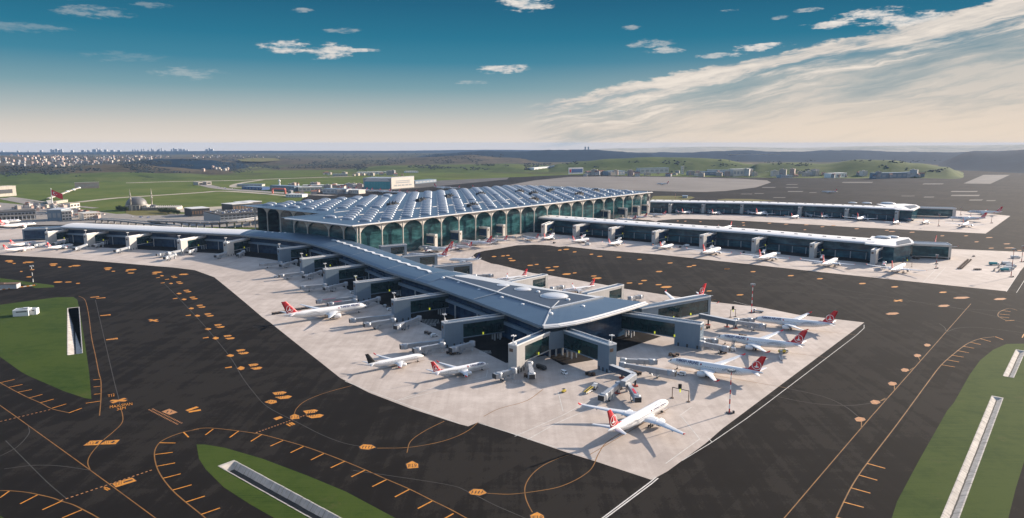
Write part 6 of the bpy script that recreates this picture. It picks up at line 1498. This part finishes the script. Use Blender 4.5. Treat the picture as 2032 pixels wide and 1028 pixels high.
m = MB(); m.box(30, 150, -24, 34, 0, 9); m.box(24, 42, -18, 28, 0, 17)
for k in range(14):
    for yy in (-26, 36): m.loft([((46 + k * 7.5, yy, 9), 3.4), ((46 + k * 7.5, yy, 11.5), 2.4), ((46 + k * 7.5, yy, 12.6), .3)], 10)
for k in range(28): m.box(32 + k * 4.3, 33 + k * 4.3, -27.5, -25, 0, 8.5)
m.box(30, 152, -28, -24, 8.5, 9.6); m.build('courtyard', M_STONE, o)
m = MB(); lens(m, Vector((62, -6, 9)), 15, 10, 0, 24, 6); m.build('small_dome', M_LEAD, o)
# flag
fp = P(104.5, 409); o = thing('flagpole', 'tall pale pole flying a large red flag with white crescent and star', 'flagpole', tuple(fp)); m = MB(); HF = hz(100, 375, hypot(fp.x, fp.y)); m.loft([((0, 0, 0), 1.6), ((0, 0, HF), .8), ((0, 0, HF + .8), 1.2), ((0, 0, HF + 2), .2)], 10); m.build('pole', M_WHITE, o)
def wave(u): return sin(u * 7.0) * 1.8 * u
fw, fh = 25.0, 13.0
def fpt(u, v): return (u * fw, wave(u), HF - 1 - (1 - v) * fh - u * 10.5)
m = MB(); m.rings([[fpt(i / 16, j / 6) for j in range(7)] for i in range(17)], 0, False, True, False); fl = m.build('flag', M_RED, o)
m = MB()
for k in range(15):
    def cr(a, rr, off): return fpt(.30 + off + cos(a) * rr * fh / fw, .5 + sin(a) * rr)
    a0, a1 = rad(48 + 264 * k / 15), rad(48 + 264 * (k + 1) / 15)
    q = [cr(a0, .27, 0), cr(a1, .27, 0), cr(a1 + (pi - a1) * -.08, .215, .035), cr(a0 + (pi - a0) * -.08, .215, .035)]
    for dy in (-.15, .15): m.add([(x, y + dy, z) for x, y, z in q], [[0, 1, 2, 3]])
st = [fpt(.50 + cos(rad(180 + 36 * k)) * (.13 if k % 2 == 0 else .052) * fh / fw, .5 + sin(rad(180 + 36 * k)) * (.13 if k % 2 == 0 else .052)) for k in range(10)]
c_ = fpt(.5, .5)
for dy in (-.15, .15): m.add([(x, y + dy, z) for x, y, z in st] + [(c_[0], c_[1] + dy, c_[2])], [[k, (k + 1) % 10, 10] for k in range(10)])
m.build('crescent_and_star', M_WHITE, fl)
# flag terrace and its long ramp
o = thing('stone_terrace', 'pale stone terrace with a long raised walkway behind the flagpole', 'terrace', tuple(P(96, 409))); M_ = Matrix.Translation(-o.location); m = MB(M_)
m.prism([P(92, 402), P(105, 399.5), P(107, 408), P(96, 408.5)], 0, 5); m.build('platform', M_STONE, o); m = MB(M_); pts = [P(96, 398.5), P(118, 391), P(140, 382), P(157, 376.5)]
for a, b in zip(pts, pts[1:]): m.bar(V3(a, 6), V3(b, 6), 7, 2)
m.build('walkway', M_STONE, o)
for q in ((134, 385), (146, 381), (157, 377)):
    m = MB(M_); p = P(*q); lens(m, V3(p, 6), 5, 4, 0, 14, 4); m.build('pavilion', M_WHITE, o)
for (a, b), h, l, mt in ((((149, 374.2), (197, 372.8)), 18, 'pinkish retaining wall with pale ribs on the green slope', simple('pink_stone', (.48, .36, .30), .85, 0, .12, .05)),):
    o = facade_box(l, 'wall', (a, b), 10, h, mt, M_STONE, 'retaining_wall', None, 16, 1, M_STONE)
# tunnel mouths / portal left
for (a, b), h, l in ((((-8, 391), (33, 388)), 26, 'concrete road portal with dark mouth beside the grass'), (((394, 367.5), (403, 367)), 10, 'small road portal on the slope, outer one'), (((410, 367), (420, 366.5)), 11, 'small road portal on the slope, inner one')):
    o = facade_box(l, 'tunnel portal', (a, b), 30, h, M_STONE, M_STONE, 'road_portal', 'road portals', 1, 1)
# long car park with concrete ramps
o = facade_box('long low grey car park building with pale posts along its edge', 'car park', ((-60, 441), (72, 434)), 46, 15, M_GREY, M_CONC2, 'car_park', None, 18, 2)
p0, p1 = P(-60, 441), P(72, 434)
for k in range(16):
    m = MB(); m.box(0, 1.2, -9.2, -8, 0, 9); po = m.build('post', M_WHITE, o); po.location = ((p1 - p0).length * (k + .5) / 16, 0, 0)
m = MB(); m.box(0, (p1 - p0).length, -10, -1, 8.2, 9.0); m.build('ramp', M_ROAD, o)
facade_box('angular grey panelled building at the end of the long car park', 'building', ((95, 438.5), (123, 438)), 44, 20, M_PANEL, M_LGREY, 'building', None, 3, 1, M_GREY)
facade_box('cream building with round dark openings beside the grey panelled one', 'building', ((124, 438), (143, 437)), 40, 17, M_CREAM, M_CREAM, 'building', None, 3, 3)
facade_box('cream brown framed building beside the approach road', 'building', ((167, 438), (201, 435.5)), 30, 13, M_CREAM, M_CREAM, 'building', None, 6, 3, M_BROWN)
facade_box('low flat building with dark openings beside the flag terrace', 'building', ((140, 413), (159, 411)), 24, 10, M_CREAM, M_TRACK, 'building', None, 3, 1)
facade_box('long pale wall beside the flag terrace road', 'wall', ((112, 404), (135, 400.5)), 8, 5, M_STONE, M_STONE, 'stone_wall', None, 6, 1, M_TRACK)
# multi-storey car park and viaduct road by the terminal
def deck(label, px, z, t, w, mat, posts, name='road_viaduct'):
    pts = smooth_path([P(x, y, z) for x, y in px], 4); o = thing(name, label, 'viaduct', (pts[0].x, pts[0].y, 0)); M = Matrix.Translation(-o.location); m = MB(M)
    for a, b in zip(pts, pts[1:]): m.bar(V3(a, z - t / 2), V3(b, z - t / 2), w, t)
    m.build('deck', mat, o)
    m = MB(M); 
    for s in (-1, 1):
        e = offset_path([V3(p, 0) for p in pts], s * w / 2)
        for a, b in zip(e, e[1:]): m.bar(V3(a, z + .5), V3(b, z + .5), .4, 1.1)
    m.build('barriers', M_LGREY, o)
    step = max(1, len(pts) // posts)
    for p in pts[::step]:
        m = MB(M); m.loft([(V3(p, 0), 1.5), (V3(p, z - t - 1.5), 1.5), (V3(p, z - t), 3.2)], 8); m.build('pier', M_LGREY, o)
deck('raised access road on grey piers passing the car park to the terminal', [(300, 437), (360, 438.5), (420, 440.5), (480, 437), (540, 428), (566, 421)], 12, 2.2, 20, M_ROAD, 14)
deck('lower ramp road curling behind the white pier roof', [(190, 434), (240, 437), (300, 443), (350, 449)], 7, 1.6, 16, M_ROAD, 8)
o = facade_box('open multi-storey car park, dark floors, cars on its top deck', 'car park', ((438, 446), (560, 437)), 90, 17, M_GREY, M_CONC2, 'car_park', None, 16, 4)
for (a, b), l in ((((381, 430), (417, 427.5)), 'dark walled block with flat pale roof by the multi-storey car park'), (((462, 420), (502, 416.5)), 'dark walled block with flat pale roof beyond the multi-storey car park'), (((488, 416), (520, 413)), 'flat pale roofed block close to the terminal roof corner')):
    facade_box(l, 'building', (a, b), 40, 15, M_DARK, M_FASCIA, 'building', None, 7, 1, M_BROWN)
L0 = (P(560, 437) - P(438, 446)).length; cols_ = [M_WHITE, M_LGREY, M_DARK, M_WHITE, M_BLUEP, M_GREY]
carp = None
def car(label, loc, hdg, mat, group):
    o = thing('parked_car', label, 'car', loc, hdg, group); m = MB(); side_profile(m, [(-2.2, .35), (2.2, .35), (2.2, .85), (1.2, 1.0), (.5, 1.45), (-1.4, 1.45), (-2.1, .95)], 1.8)
    m.box(-1.6, .9, -.92, .92, 1.0, 1.32, 1)
    for x in (-1.4, 1.4):
        for y in (-.8, .8): m.tube((x, y - .12, .35), (x, y + .12, .35), .35, .35, 8, 1)
    m.build('body', [mat, M_BLACK], o); return o
pa, pb = P(445, 446), P(556, 437.5); dn = perp(pa, pb)
for k in range(26):
    for j in range(3):
        if random.random() < .25: continue
        p = pa.lerp(pb, (k + .5) / 26) + dn * (22 + j * 24 + random.uniform(-1, 1)); car('small car on the top deck of the multi-storey car park', (p.x, p.y, 18.4), az_of(pa, pb) + pi / 2, random.choice(cols_), 'cars on the top deck')
for k in range(34):
    a, b = random.choice([((20, 424), (120, 428)), ((60, 420), (150, 431)), ((235, 424), (300, 430)), ((260, 430), (330, 433)), ((430, 372), (470, 376)), ((500, 376), (570, 381))]); p = P(*a).lerp(P(*b), random.random()); car('small vehicle on the land side access roads', (p.x + random.uniform(-8, 8), p.y + random.uniform(-8, 8), .1), random.uniform(0, 3), random.choice(cols_), 'vehicles on the access roads')
# sheds beyond the terminal
SH = [((536, 377), (584, 379.5), 14, M_PANEL, 'long dark roofed shed beyond the grass, terminal side of the red gantry'), ((592, 380), (640, 379), 12, M_CREAM, 'cream low shed with many openings beyond the terminal roof'), ((640, 384), (688, 385), 13, M_LGREY, 'pale grey shed behind the skylight files'), ((688, 384), (712, 385), 11, M_CREAM, 'small cream shed beside the pale grey one'),
      ((567, 391), (600, 391.5), 7, M_WHITE, 'low white building on the grass edge above the terminal roof corner'), ((480, 375), (520, 377), 8, M_BLUEP, 'low shed with a blue side on the far service road'), ((600, 372), (720, 371), 7, M_CREAM, 'long low cream shed beside the teal hangar'), ((470, 369.5), (520, 369.5), 6, M_STONE, 'long pale wall in the road loop'),
      ((662, 350), (690, 349.5), 9, M_STONE, 'pale stone farm like building on the green slope'), ((712, 346), (760, 345), 10, M_WHITE, 'white building in the row above the teal hangar'), ((764, 344), (786, 343.5), 8, M_CREAM, 'cream building in the row above the teal hangar'), ((806, 343), (830, 342.5), 7, M_WHITE, 'white shed at the end of the row above the teal hangar'),
      ((824, 365), (866, 361), 10, M_PANEL, 'blue grey low shed beside the hangar side building'),
      ((1060, 340), (1100, 337), 18, M_WHITE, 'white long shed on the dark slope beside the framed billboard'), ((1100, 338), (1128, 336), 22, M_LGREY, 'stepped pale shed next to the framed billboard'),
      ((1185, 347.5), (1205, 346.5), 14, M_LGREY, 'pale cargo shed, first beyond the billboard'), ((1206, 348), (1240, 346.5), 18, M_PANEL, 'bluish cargo shed in the middle of the row beyond the billboard'), ((1270, 344.5), (1327, 343), 24, M_LGREY, 'largest pale cargo shed, between billboard and slim tower'),
      ((1384, 347.5), (1452, 348), 16, M_PANEL, 'long bluish shed starting at the slim tower'), ((1404, 343), (1470, 343.5), 14, M_LGREY, 'long pale roofed shed behind the bluish one'), ((1455, 350), (1494, 349), 30, M_CREAM, 'cream stepped terminal building with dark bands, beyond the bare field'),
      ((1510, 344), (1536, 343.5), 16, M_WHITE, 'white shed on the green hill foot'), ((1524, 346.5), (1534, 346), 14, M_WHITE, 'bright white small shed below the one on the hill foot'), ((1620, 346), (1632, 345.5), 9, M_WHITE, 'bright white small roof on the green slope'),
      ((1648, 353), (1680, 351.5), 18, M_WHITE, 'white roofed open shed at the edge of the far tarmac'), ((1680, 348), (1692, 347.5), 9, M_LGREY, 'small grey shed behind the white roofed open one'), ((1707, 344.5), (1746, 343.5), 14, M_WHITE, 'long white shed high on the green slope'), ((1738, 355), (1800, 353), 22, M_PANEL, 'long grey green hangar row with five doors'), ((1800, 353), (1820, 352), 22, M_LGREY, 'pale end building of the grey green hangar row'), ((1550, 353), (1574, 352.5), 10, M_LGREY, 'low grey shed at the bare field edge'),
      ((1922, 334), (1940, 333.5), 12, M_LGREY, 'pale shed under the dark hill, first of three'), ((1948, 333), (1972, 332), 14, M_LGREY, 'pale shed under the dark hill, second of three'), ((1984, 332.5), (2012, 331.5), 16, M_LGREY, 'pale shed under the dark hill, third of three'),
      ((1354, 393), (1364, 393.2), 5, M_LGREY, 'small grey hut on the dry grass strip')]
for a, b, h, mt, l in SH: facade_box(l, 'shed', (a, b), 30, h, mt, M_FASCIA if mt in (M_WHITE, M_CREAM) else M_PANEL, 'shed', 'sheds around the airfield', 6, 1, M_GREY)
facade_box('slim pale tower at the end of the long cargo sheds', 'tower', ((1352, 345.5), (1357, 345.5)), 14, 36, M_CREAM, M_CREAM, 'tower', None, 1, 4, M_GREY)
o = thing('billboard', 'white framed billboard with dark panel standing over the far tarmac', 'billboard', tuple(P(1128, 347))); A, B = P(1128, 347), P(1157, 346); M_ = Matrix.Translation(-A); m = MB(M_); m.bar(V3(A, 18), V3(B, 18), 2, 30); m.build('frame', M_WHITE, o); m = MB(M_)
pn = perp(A, B) * -1.3; m.bar(V3(A.lerp(B, .2) + pn, 18), V3(A.lerp(B, .95) + pn, 18), .8, 17); m.build('panel', M_BLUEP, o); m = MB(M_); m.bar(V3(A.lerp(B, .06) + pn, 18), V3(A.lerp(B, .17) + pn, 18), .8, 14); m.build('emblem', M_RED, o)
o = thing('road_gantry', 'red gantry arch over the far service road', 'gantry', tuple(P(541, 384))); A, B = P(541, 383.5), P(566, 384); M_ = Matrix.Translation(-A); m = MB(M_); m.bar(V3(A, 0), V3(A, 13), 4, 4, 0, (1, 0, 0)); m.bar(V3(B, 0), V3(B, 13), 4, 4, 0, (1, 0, 0)); m.build('leg', simple('coral_paint', (.62, .16, .12), .6, 0, .1, .1), o); m = MB(M_); m.bar(V3(A, 14), V3(B, 14), 5, 4); m.build('beam', MATS['coral_paint'], o)
o = thing('control_mast', 'pale radar mast on the roof beyond the red gantry', 'mast', tuple(P(555, 372))); m = MB(); m.loft([((0, 0, 0), 8), ((0, 0, 7), 7), ((0, 0, 8), 3), ((0, 0, 18), 2), ((0, 0, 20), 4), ((0, 0, 23), 3.4), ((0, 0, 27), .3)], 12); m.build('tower', M_WHITE, o)
# motorway viaduct in the wooded valley
A, B = PD(1436, 7000), PD(1535, 7300); o = thing('valley_viaduct', 'long pale motorway viaduct on many piers across the wooded valley', 'viaduct', (A.x, A.y, -4)); M_ = Matrix.Translation(-o.location); zd = hz(1480, 306.5, 7100); m = MB(M_); m.bar(V3(A, zd), V3(B, zd), 22, 5); m.build('deck', M_STONE, o)
for k in range(11):
    p = A.lerp(B, (k + .5) / 11); m = MB(M_); m.box(p.x - 4, p.x + 4, p.y - 4, p.y + 4, -6, zd - 2.5); m.build('pier', M_STONE, o)
for x, l in ((1158, 'outer'), (1164, 'inner')):
    p = PD(x, 12500); h = hz(x, 290, 12500); o = thing('cooling_tower', l + ' of two dark chimneys on the hilltop skyline', 'chimney', (p.x, p.y, base_z(12500)), 0, 'skyline chimneys'); m = MB(); m.loft([((0, 0, -20), 20), ((0, 0, h * .6), 14), ((0, 0, h + 8), 17)], 14); m.build('shell', M_GREY, o)

# ------------------------------------------------------------------ hillside town and the city on the skyline
HM = [simple('house_wall_' + n, c, .8, 0, .1, .05) for n, c in (('white', (.60, .57, .53)), ('cream', (.52, .45, .37)), ('pink', (.46, .34, .29)), ('grey', (.33, .33, .34)))]
M_TILE = simple('roof_tile', (.26, .11, .07), .85, 0, .2, .2); M_FLATR = simple('flat_roof', (.34, .32, .30), .9, 0, .15, .2); M_WIN = M_DARK
def house_mesh(w, d, h, wall, gable):
    m = MB(); m.box(-w / 2, w / 2, -d / 2, d / 2, -8, h)
    if gable:
        e = .8; r = h + d * .28; m.add([(-w / 2 - e, -d / 2 - e, h), (w / 2 + e, -d / 2 - e, h), (w / 2 + e, 0, r), (-w / 2 - e, 0, r), (w / 2 + e, d / 2 + e, h), (-w / 2 - e, d / 2 + e, h)], [[0, 1, 2, 3], [3, 2, 4, 5], [0, 3, 5], [1, 4, 2]], 1)
    else: m.box(-w / 2 - .5, w / 2 + .5, -d / 2 - .5, d / 2 + .5, h, h + .8, 1); m.box(-w * .2, w * .1, -d * .2, d * .1, h + .8, h + 3, 0)
    fl = max(int(h / 3.2), 1); nb = max(int(w / 4), 2)
    for f in range(fl):
        for k in range(nb): m.box(-w / 2 + w * (k + .3) / nb, -w / 2 + w * (k + .7) / nb, -d / 2 - .08, -d / 2 + .1, f * 3.2 + 1, f * 3.2 + 2.4, 2)
    me = m.build('house', [wall, M_TILE if gable else M_FLATR, M_WIN]); return me
HP = [house_mesh(w, d, h, HM[i % 4], g) for i, (w, d, h, g) in enumerate([(16, 13, 9, 1), (22, 15, 15, 0), (14, 11, 7, 1), (26, 16, 19, 0), (18, 14, 12, 1), (30, 15, 13, 0), (17, 17, 22, 0), (20, 13, 10, 1), (24, 16, 16, 0)])]
def ray_hit(px, py, z0=0):
    x = (px - W_PX / 2) / F_PX; y = (H_PX / 2 - py) / F_PX; d = Vector((x, CP + y * SP, -SP + y * CP)).normalized()
    dg = bpy.context.evaluated_depsgraph_get(); o_ = Vector((0, 0, CAM_H)); ok, loc, nrm, idx, ob, mt = S.ray_cast(dg, o_ + d * 2300, d)
    return loc if ok else None
# far-off woods: countless crowns that read as masses
def woodland():
    bpy.context.view_layer.update(); rnd = random.Random(21); mb = MB(); dg = bpy.context.evaluated_depsgraph_get(); o_ = Vector((0, 0, CAM_H))
    zones = [(0, 560, 330, 343, 620, .5), (0, 160, 343, 350, 90, .5), (240, 520, 316, 330, 420, .45), (520, 980, 318, 334, 760, .45), (700, 1010, 326, 338, 160, .6), (1040, 1130, 324, 338, 140, .5), (1100, 1880, 318, 342, 260, .7), (60, 340, 309, 330, 420, .4), (400, 1000, 305, 318, 420, .4)]
    for x0, x1, y0, y1, n, cut in zones:
        k = 0; tries = 0
        while k < n and tries < n * 6:
            tries += 1; px, py = rnd.uniform(x0, x1), rnd.uniform(y0, y1)
            if mnoise.noise(Vector((px * .022, py * .14, 4.4))) < cut - .5: continue
            x = (px - W_PX / 2) / F_PX; y = (H_PX / 2 - py) / F_PX; d = Vector((x, CP + y * SP, -SP + y * CP)).normalized()
            ok, p, nn, i_, ob, mt = S.ray_cast(dg, o_ + d * 2300, d)
            if not ok or ob.name.split('.')[0] not in ('ground', 'far_hills', 'wooded_hills', 'scrub_hills', 'green_hills', 'town_hill'): continue
            k += 1; dist = hypot(p.x, p.y); r = rnd.uniform(3.0, 6.0) * (.7 + dist / 9000); h = r * rnd.uniform(.6, 1.0)
            rings = []
            for q, w in ((0, .55), (.35, 1.0), (.75, .7)): a0 = rnd.random(); rings.append([(p.x + cos(a0 + 2 * pi * j / 6) * r * w * rnd.uniform(.75, 1.25), p.y + sin(a0 + 2 * pi * j / 6) * r * w * rnd.uniform(.75, 1.25), p.z - 1.5 + h * q + rnd.uniform(-.1, .1) * h) for j in range(6)])
            m = rnd.choice((0, 0, 1)); mb.rings(rings, m, False); mb.add(rings[-1] + [(p.x, p.y, p.z + h)], [[j, (j + 1) % 6, 6] for j in range(6)], m, None, True)
    mb.build('woodland', [simple('wood_dark', (.007, .017, .022), 1, 0, .3, .02), simple('wood_brown', (.022, .026, .020), 1, 0, .3, .02)], None, 'stuff')
used = set(); 
bpy.context.view_layer.update()
def put_house(loc, k=1.0, label='small pale house in the distant hillside town', grp='houses of the hillside town', cat='house'):
    i = random.randrange(len(HP)); src = HP[i]
    if i in used: c = src.copy(); COL.objects.link(c)
    else: c = src; used.add(i)
    c.location = loc; c.rotation_euler = (0, 0, random.uniform(-.7, .7)); c.scale = (k, k, k * random.uniform(.8, 1.25)); tag(c, label, cat, grp); c.name = 'house' if cat == 'house' else 'small_shed'
spots = []
while len(spots) < 250:
    x = random.gauss(150, 130); 
    if not -12 < x < 338: continue
    y0 = 309.5 + x * .006; y1 = 331 - max(0, x - 120) * .075; y = y0 + (y1 - y0) * random.random() ** 1.15
    if mnoise.noise(Vector((x * .035, y * .22, 2))) < -.22: continue
    spots.append((x, y))
spots += [(random.uniform(380, 440), random.uniform(309.5, 314)) for _ in range(18)] + [(random.uniform(440, 560), random.uniform(310, 315)) for _ in range(12)] + [(random.uniform(400, 452), random.uniform(335, 341)) for _ in range(10)]
locs = [(ray_hit(x, y), x) for x, y in spots]
rnd_px = [(random.uniform(1150, 1840), random.uniform(343.5, 350.5)) for _ in range(74)]
foot = [ray_hit(x, y + (1.5 if x > 1560 else 0)) for x, y in rnd_px]
for l, x in locs:
    if l is None or hypot(l.x, l.y) > 12000: continue
    if x < 345: put_house(l - Vector((0, 0, .5)), 0.62 + hypot(l.x, l.y) / 40000)
    else: put_house(l - Vector((0, 0, .5)), .68, 'small pale house scattered beyond the wooded rise', 'houses beyond the wooded rise')
for p in foot:
    if p: put_house(p - Vector((0, 0, .3)), random.uniform(.6, 1.3), 'small pale shed among many at the foot of the green hills', 'small sheds below the green hills', 'shed')
for k in range(60):
    p = P(random.uniform(570, 715), random.uniform(369, 386)) if k % 3 else P(random.uniform(640, 800), random.uniform(345, 349)); put_house((p.x, p.y, 0), random.uniform(.4, .9), 'small pale shed in the clutter between teal hangar and grass', 'small sheds near the teal hangar', 'shed')
for k in range(46):
    t = random.random(); p = P(8 + 190 * t + random.uniform(-14, 14), 405 + 24 * t + random.uniform(-4, 8)); put_house((p.x, p.y, 0), random.uniform(.25, .6), 'small pale structure in the clutter beside the flag terrace road', 'structures beside the flag terrace road', 'shed')
for i in range(len(HP)):
    if i not in used: bpy.data.objects.remove(HP[i])
woodland()
M_TOW = simple('haze_grey_tower_wall', (.40, .40, .41), .8, 0, .1, .02)  # wall colour taken from the haze that veils the skyline
def tower_block(x, y, w, D=14600):
    p = PD(x, D); h = hz(x, y - 1.0, D) - base_z(D); m = MB(); s = w * D / F_PX / 2; m.box(-s, s, -s * .8, s * .8, -30, h * .93); m.box(-s * .7, s * .7, -s * .6, s * .6, h * .93, h)
    o = m.build('tower_block', M_TOW); o.location = (p.x, p.y, base_z(D)); tag(o, 'hazy tower block on the distant city skyline', 'tower block', 'tower blocks of the distant city')
for x, y, w in [(125, 297, 3), (128, 297.5, 3), (135, 296.5, 4), (141, 298, 3), (145, 296.6, 2.6), (165, 299, 4), (186, 298.6, 5), (196, 298.2, 3), (209, 297, 7), (214, 295.6, 3), (219, 297.4, 4), (230, 297.6, 5), (243, 298.8, 6), (256, 299, 5), (282, 297.6, 1.6), (287, 296.8, 1.6), (292, 298, 2), (299, 297, 1.4), (304, 296, 1.6), (312, 298, 2), (319, 295.2, 1.8), (322, 297, 1.6), (330, 298, 2.4), (333, 296, 1.6), (338, 294.6, 1.8), (345, 298.6, 3), (357, 297.2, 2), (362, 294.8, 3), (366, 296.4, 3), (372, 295.4, 2), (376, 296, 3), (382, 296.8, 4), (388, 298, 3), (425, 297, 4), (431, 294.4, 3), (436, 296.4, 4), (60, 299.5, 3), (80, 299.5, 2), (30, 300, 3), (105, 299, 4)]: tower_block(x, y, w)

# ------------------------------------------------------------------ trees along the verges
def tree_mesh():
    cr = MB(); rnd = random.Random(5); lobes = [(rnd.uniform(-1.6, 1.6), rnd.uniform(-1.6, 1.6), rnd.uniform(2.6, 6.2), rnd.uniform(.9, 1.7)) for _ in range(13)]
    for lx, ly, lz, lr in lobes:
        for _ in range(26):
            v = Vector((rnd.gauss(0, 1), rnd.gauss(0, 1), rnd.gauss(0, .9))).normalized() * lr * rnd.uniform(.55, 1.05); c = Vector((lx, ly, lz)) + v; a = Vector((rnd.gauss(0, 1), rnd.gauss(0, 1), rnd.gauss(0, 1))).normalized() * .42; b = a.cross(Vector((rnd.gauss(0, 1), rnd.gauss(0, 1), 1))).normalized() * .42
            cr.add([c - a, c + b, c + a, c - b], [[0, 1, 2, 3]])
    tr = MB(); tr.loft([((0, 0, 0), .3), ((.05, 0, 1.6), .2), ((.1, .1, 4.5), .08)], 7)
    for k in range(4): a = k * 1.6; tr.loft([((0, 0, 1.6 + k * .4), .12), ((cos(a) * 1.2, sin(a) * 1.2, 3.2 + k * .6), .04)], 5)
    return cr, tr
M_LEAF = simple('leaves', (.05, .075, .02), .9, 0, .4, .8)
cr, tr = tree_mesh(); TR = thing('broadleaf_tree', 'small dark tree beside the mosque forecourt', 'tree', tuple(P(240, 417)), 0, 'trees by the mosque'); cr.build('crown', M_LEAF, TR); tr.build('trunk', M_BROWN, TR)
for k in range(22): p = P(random.uniform(232, 262), random.uniform(415.5, 419)); dup(TR, (p.x, p.y, 0), random.uniform(0, 6), scale=random.uniform(.8, 1.4))
for k in range(24):
    t = random.random(); p = P(314 + t * 42, 421.5 + t * 4.5 + random.uniform(-1, 1)); dup(TR, (p.x, p.y, 0), random.uniform(0, 6), 'dark tree in the clump on the bank between mosque and car park', 'trees on the bank', scale=random.uniform(.9, 1.5))
# ------------------------------------------------------------------ air: one closed box of thin haze round camera and scene
def haze():
    m = bpy.data.materials.new('haze'); m.use_nodes = True; nt = m.node_tree; nt.nodes.clear()
    out = nt.nodes.new('ShaderNodeOutputMaterial'); v = nt.nodes.new('ShaderNodeVolumePrincipled')
    v.inputs['Color'].default_value = (.38, .57, .88, 1); v.inputs['Density'].default_value = 2.6e-5; v.inputs['Anisotropy'].default_value = .0
    nt.links.new(v.outputs[0], out.inputs['Volume'])
    mb = MB(); mb.box(-18500, 18500, -18500, 18500, -320, 153)
    o = mb.build('haze', m, None, 'stuff'); o.display_type = 'WIRE'
haze()
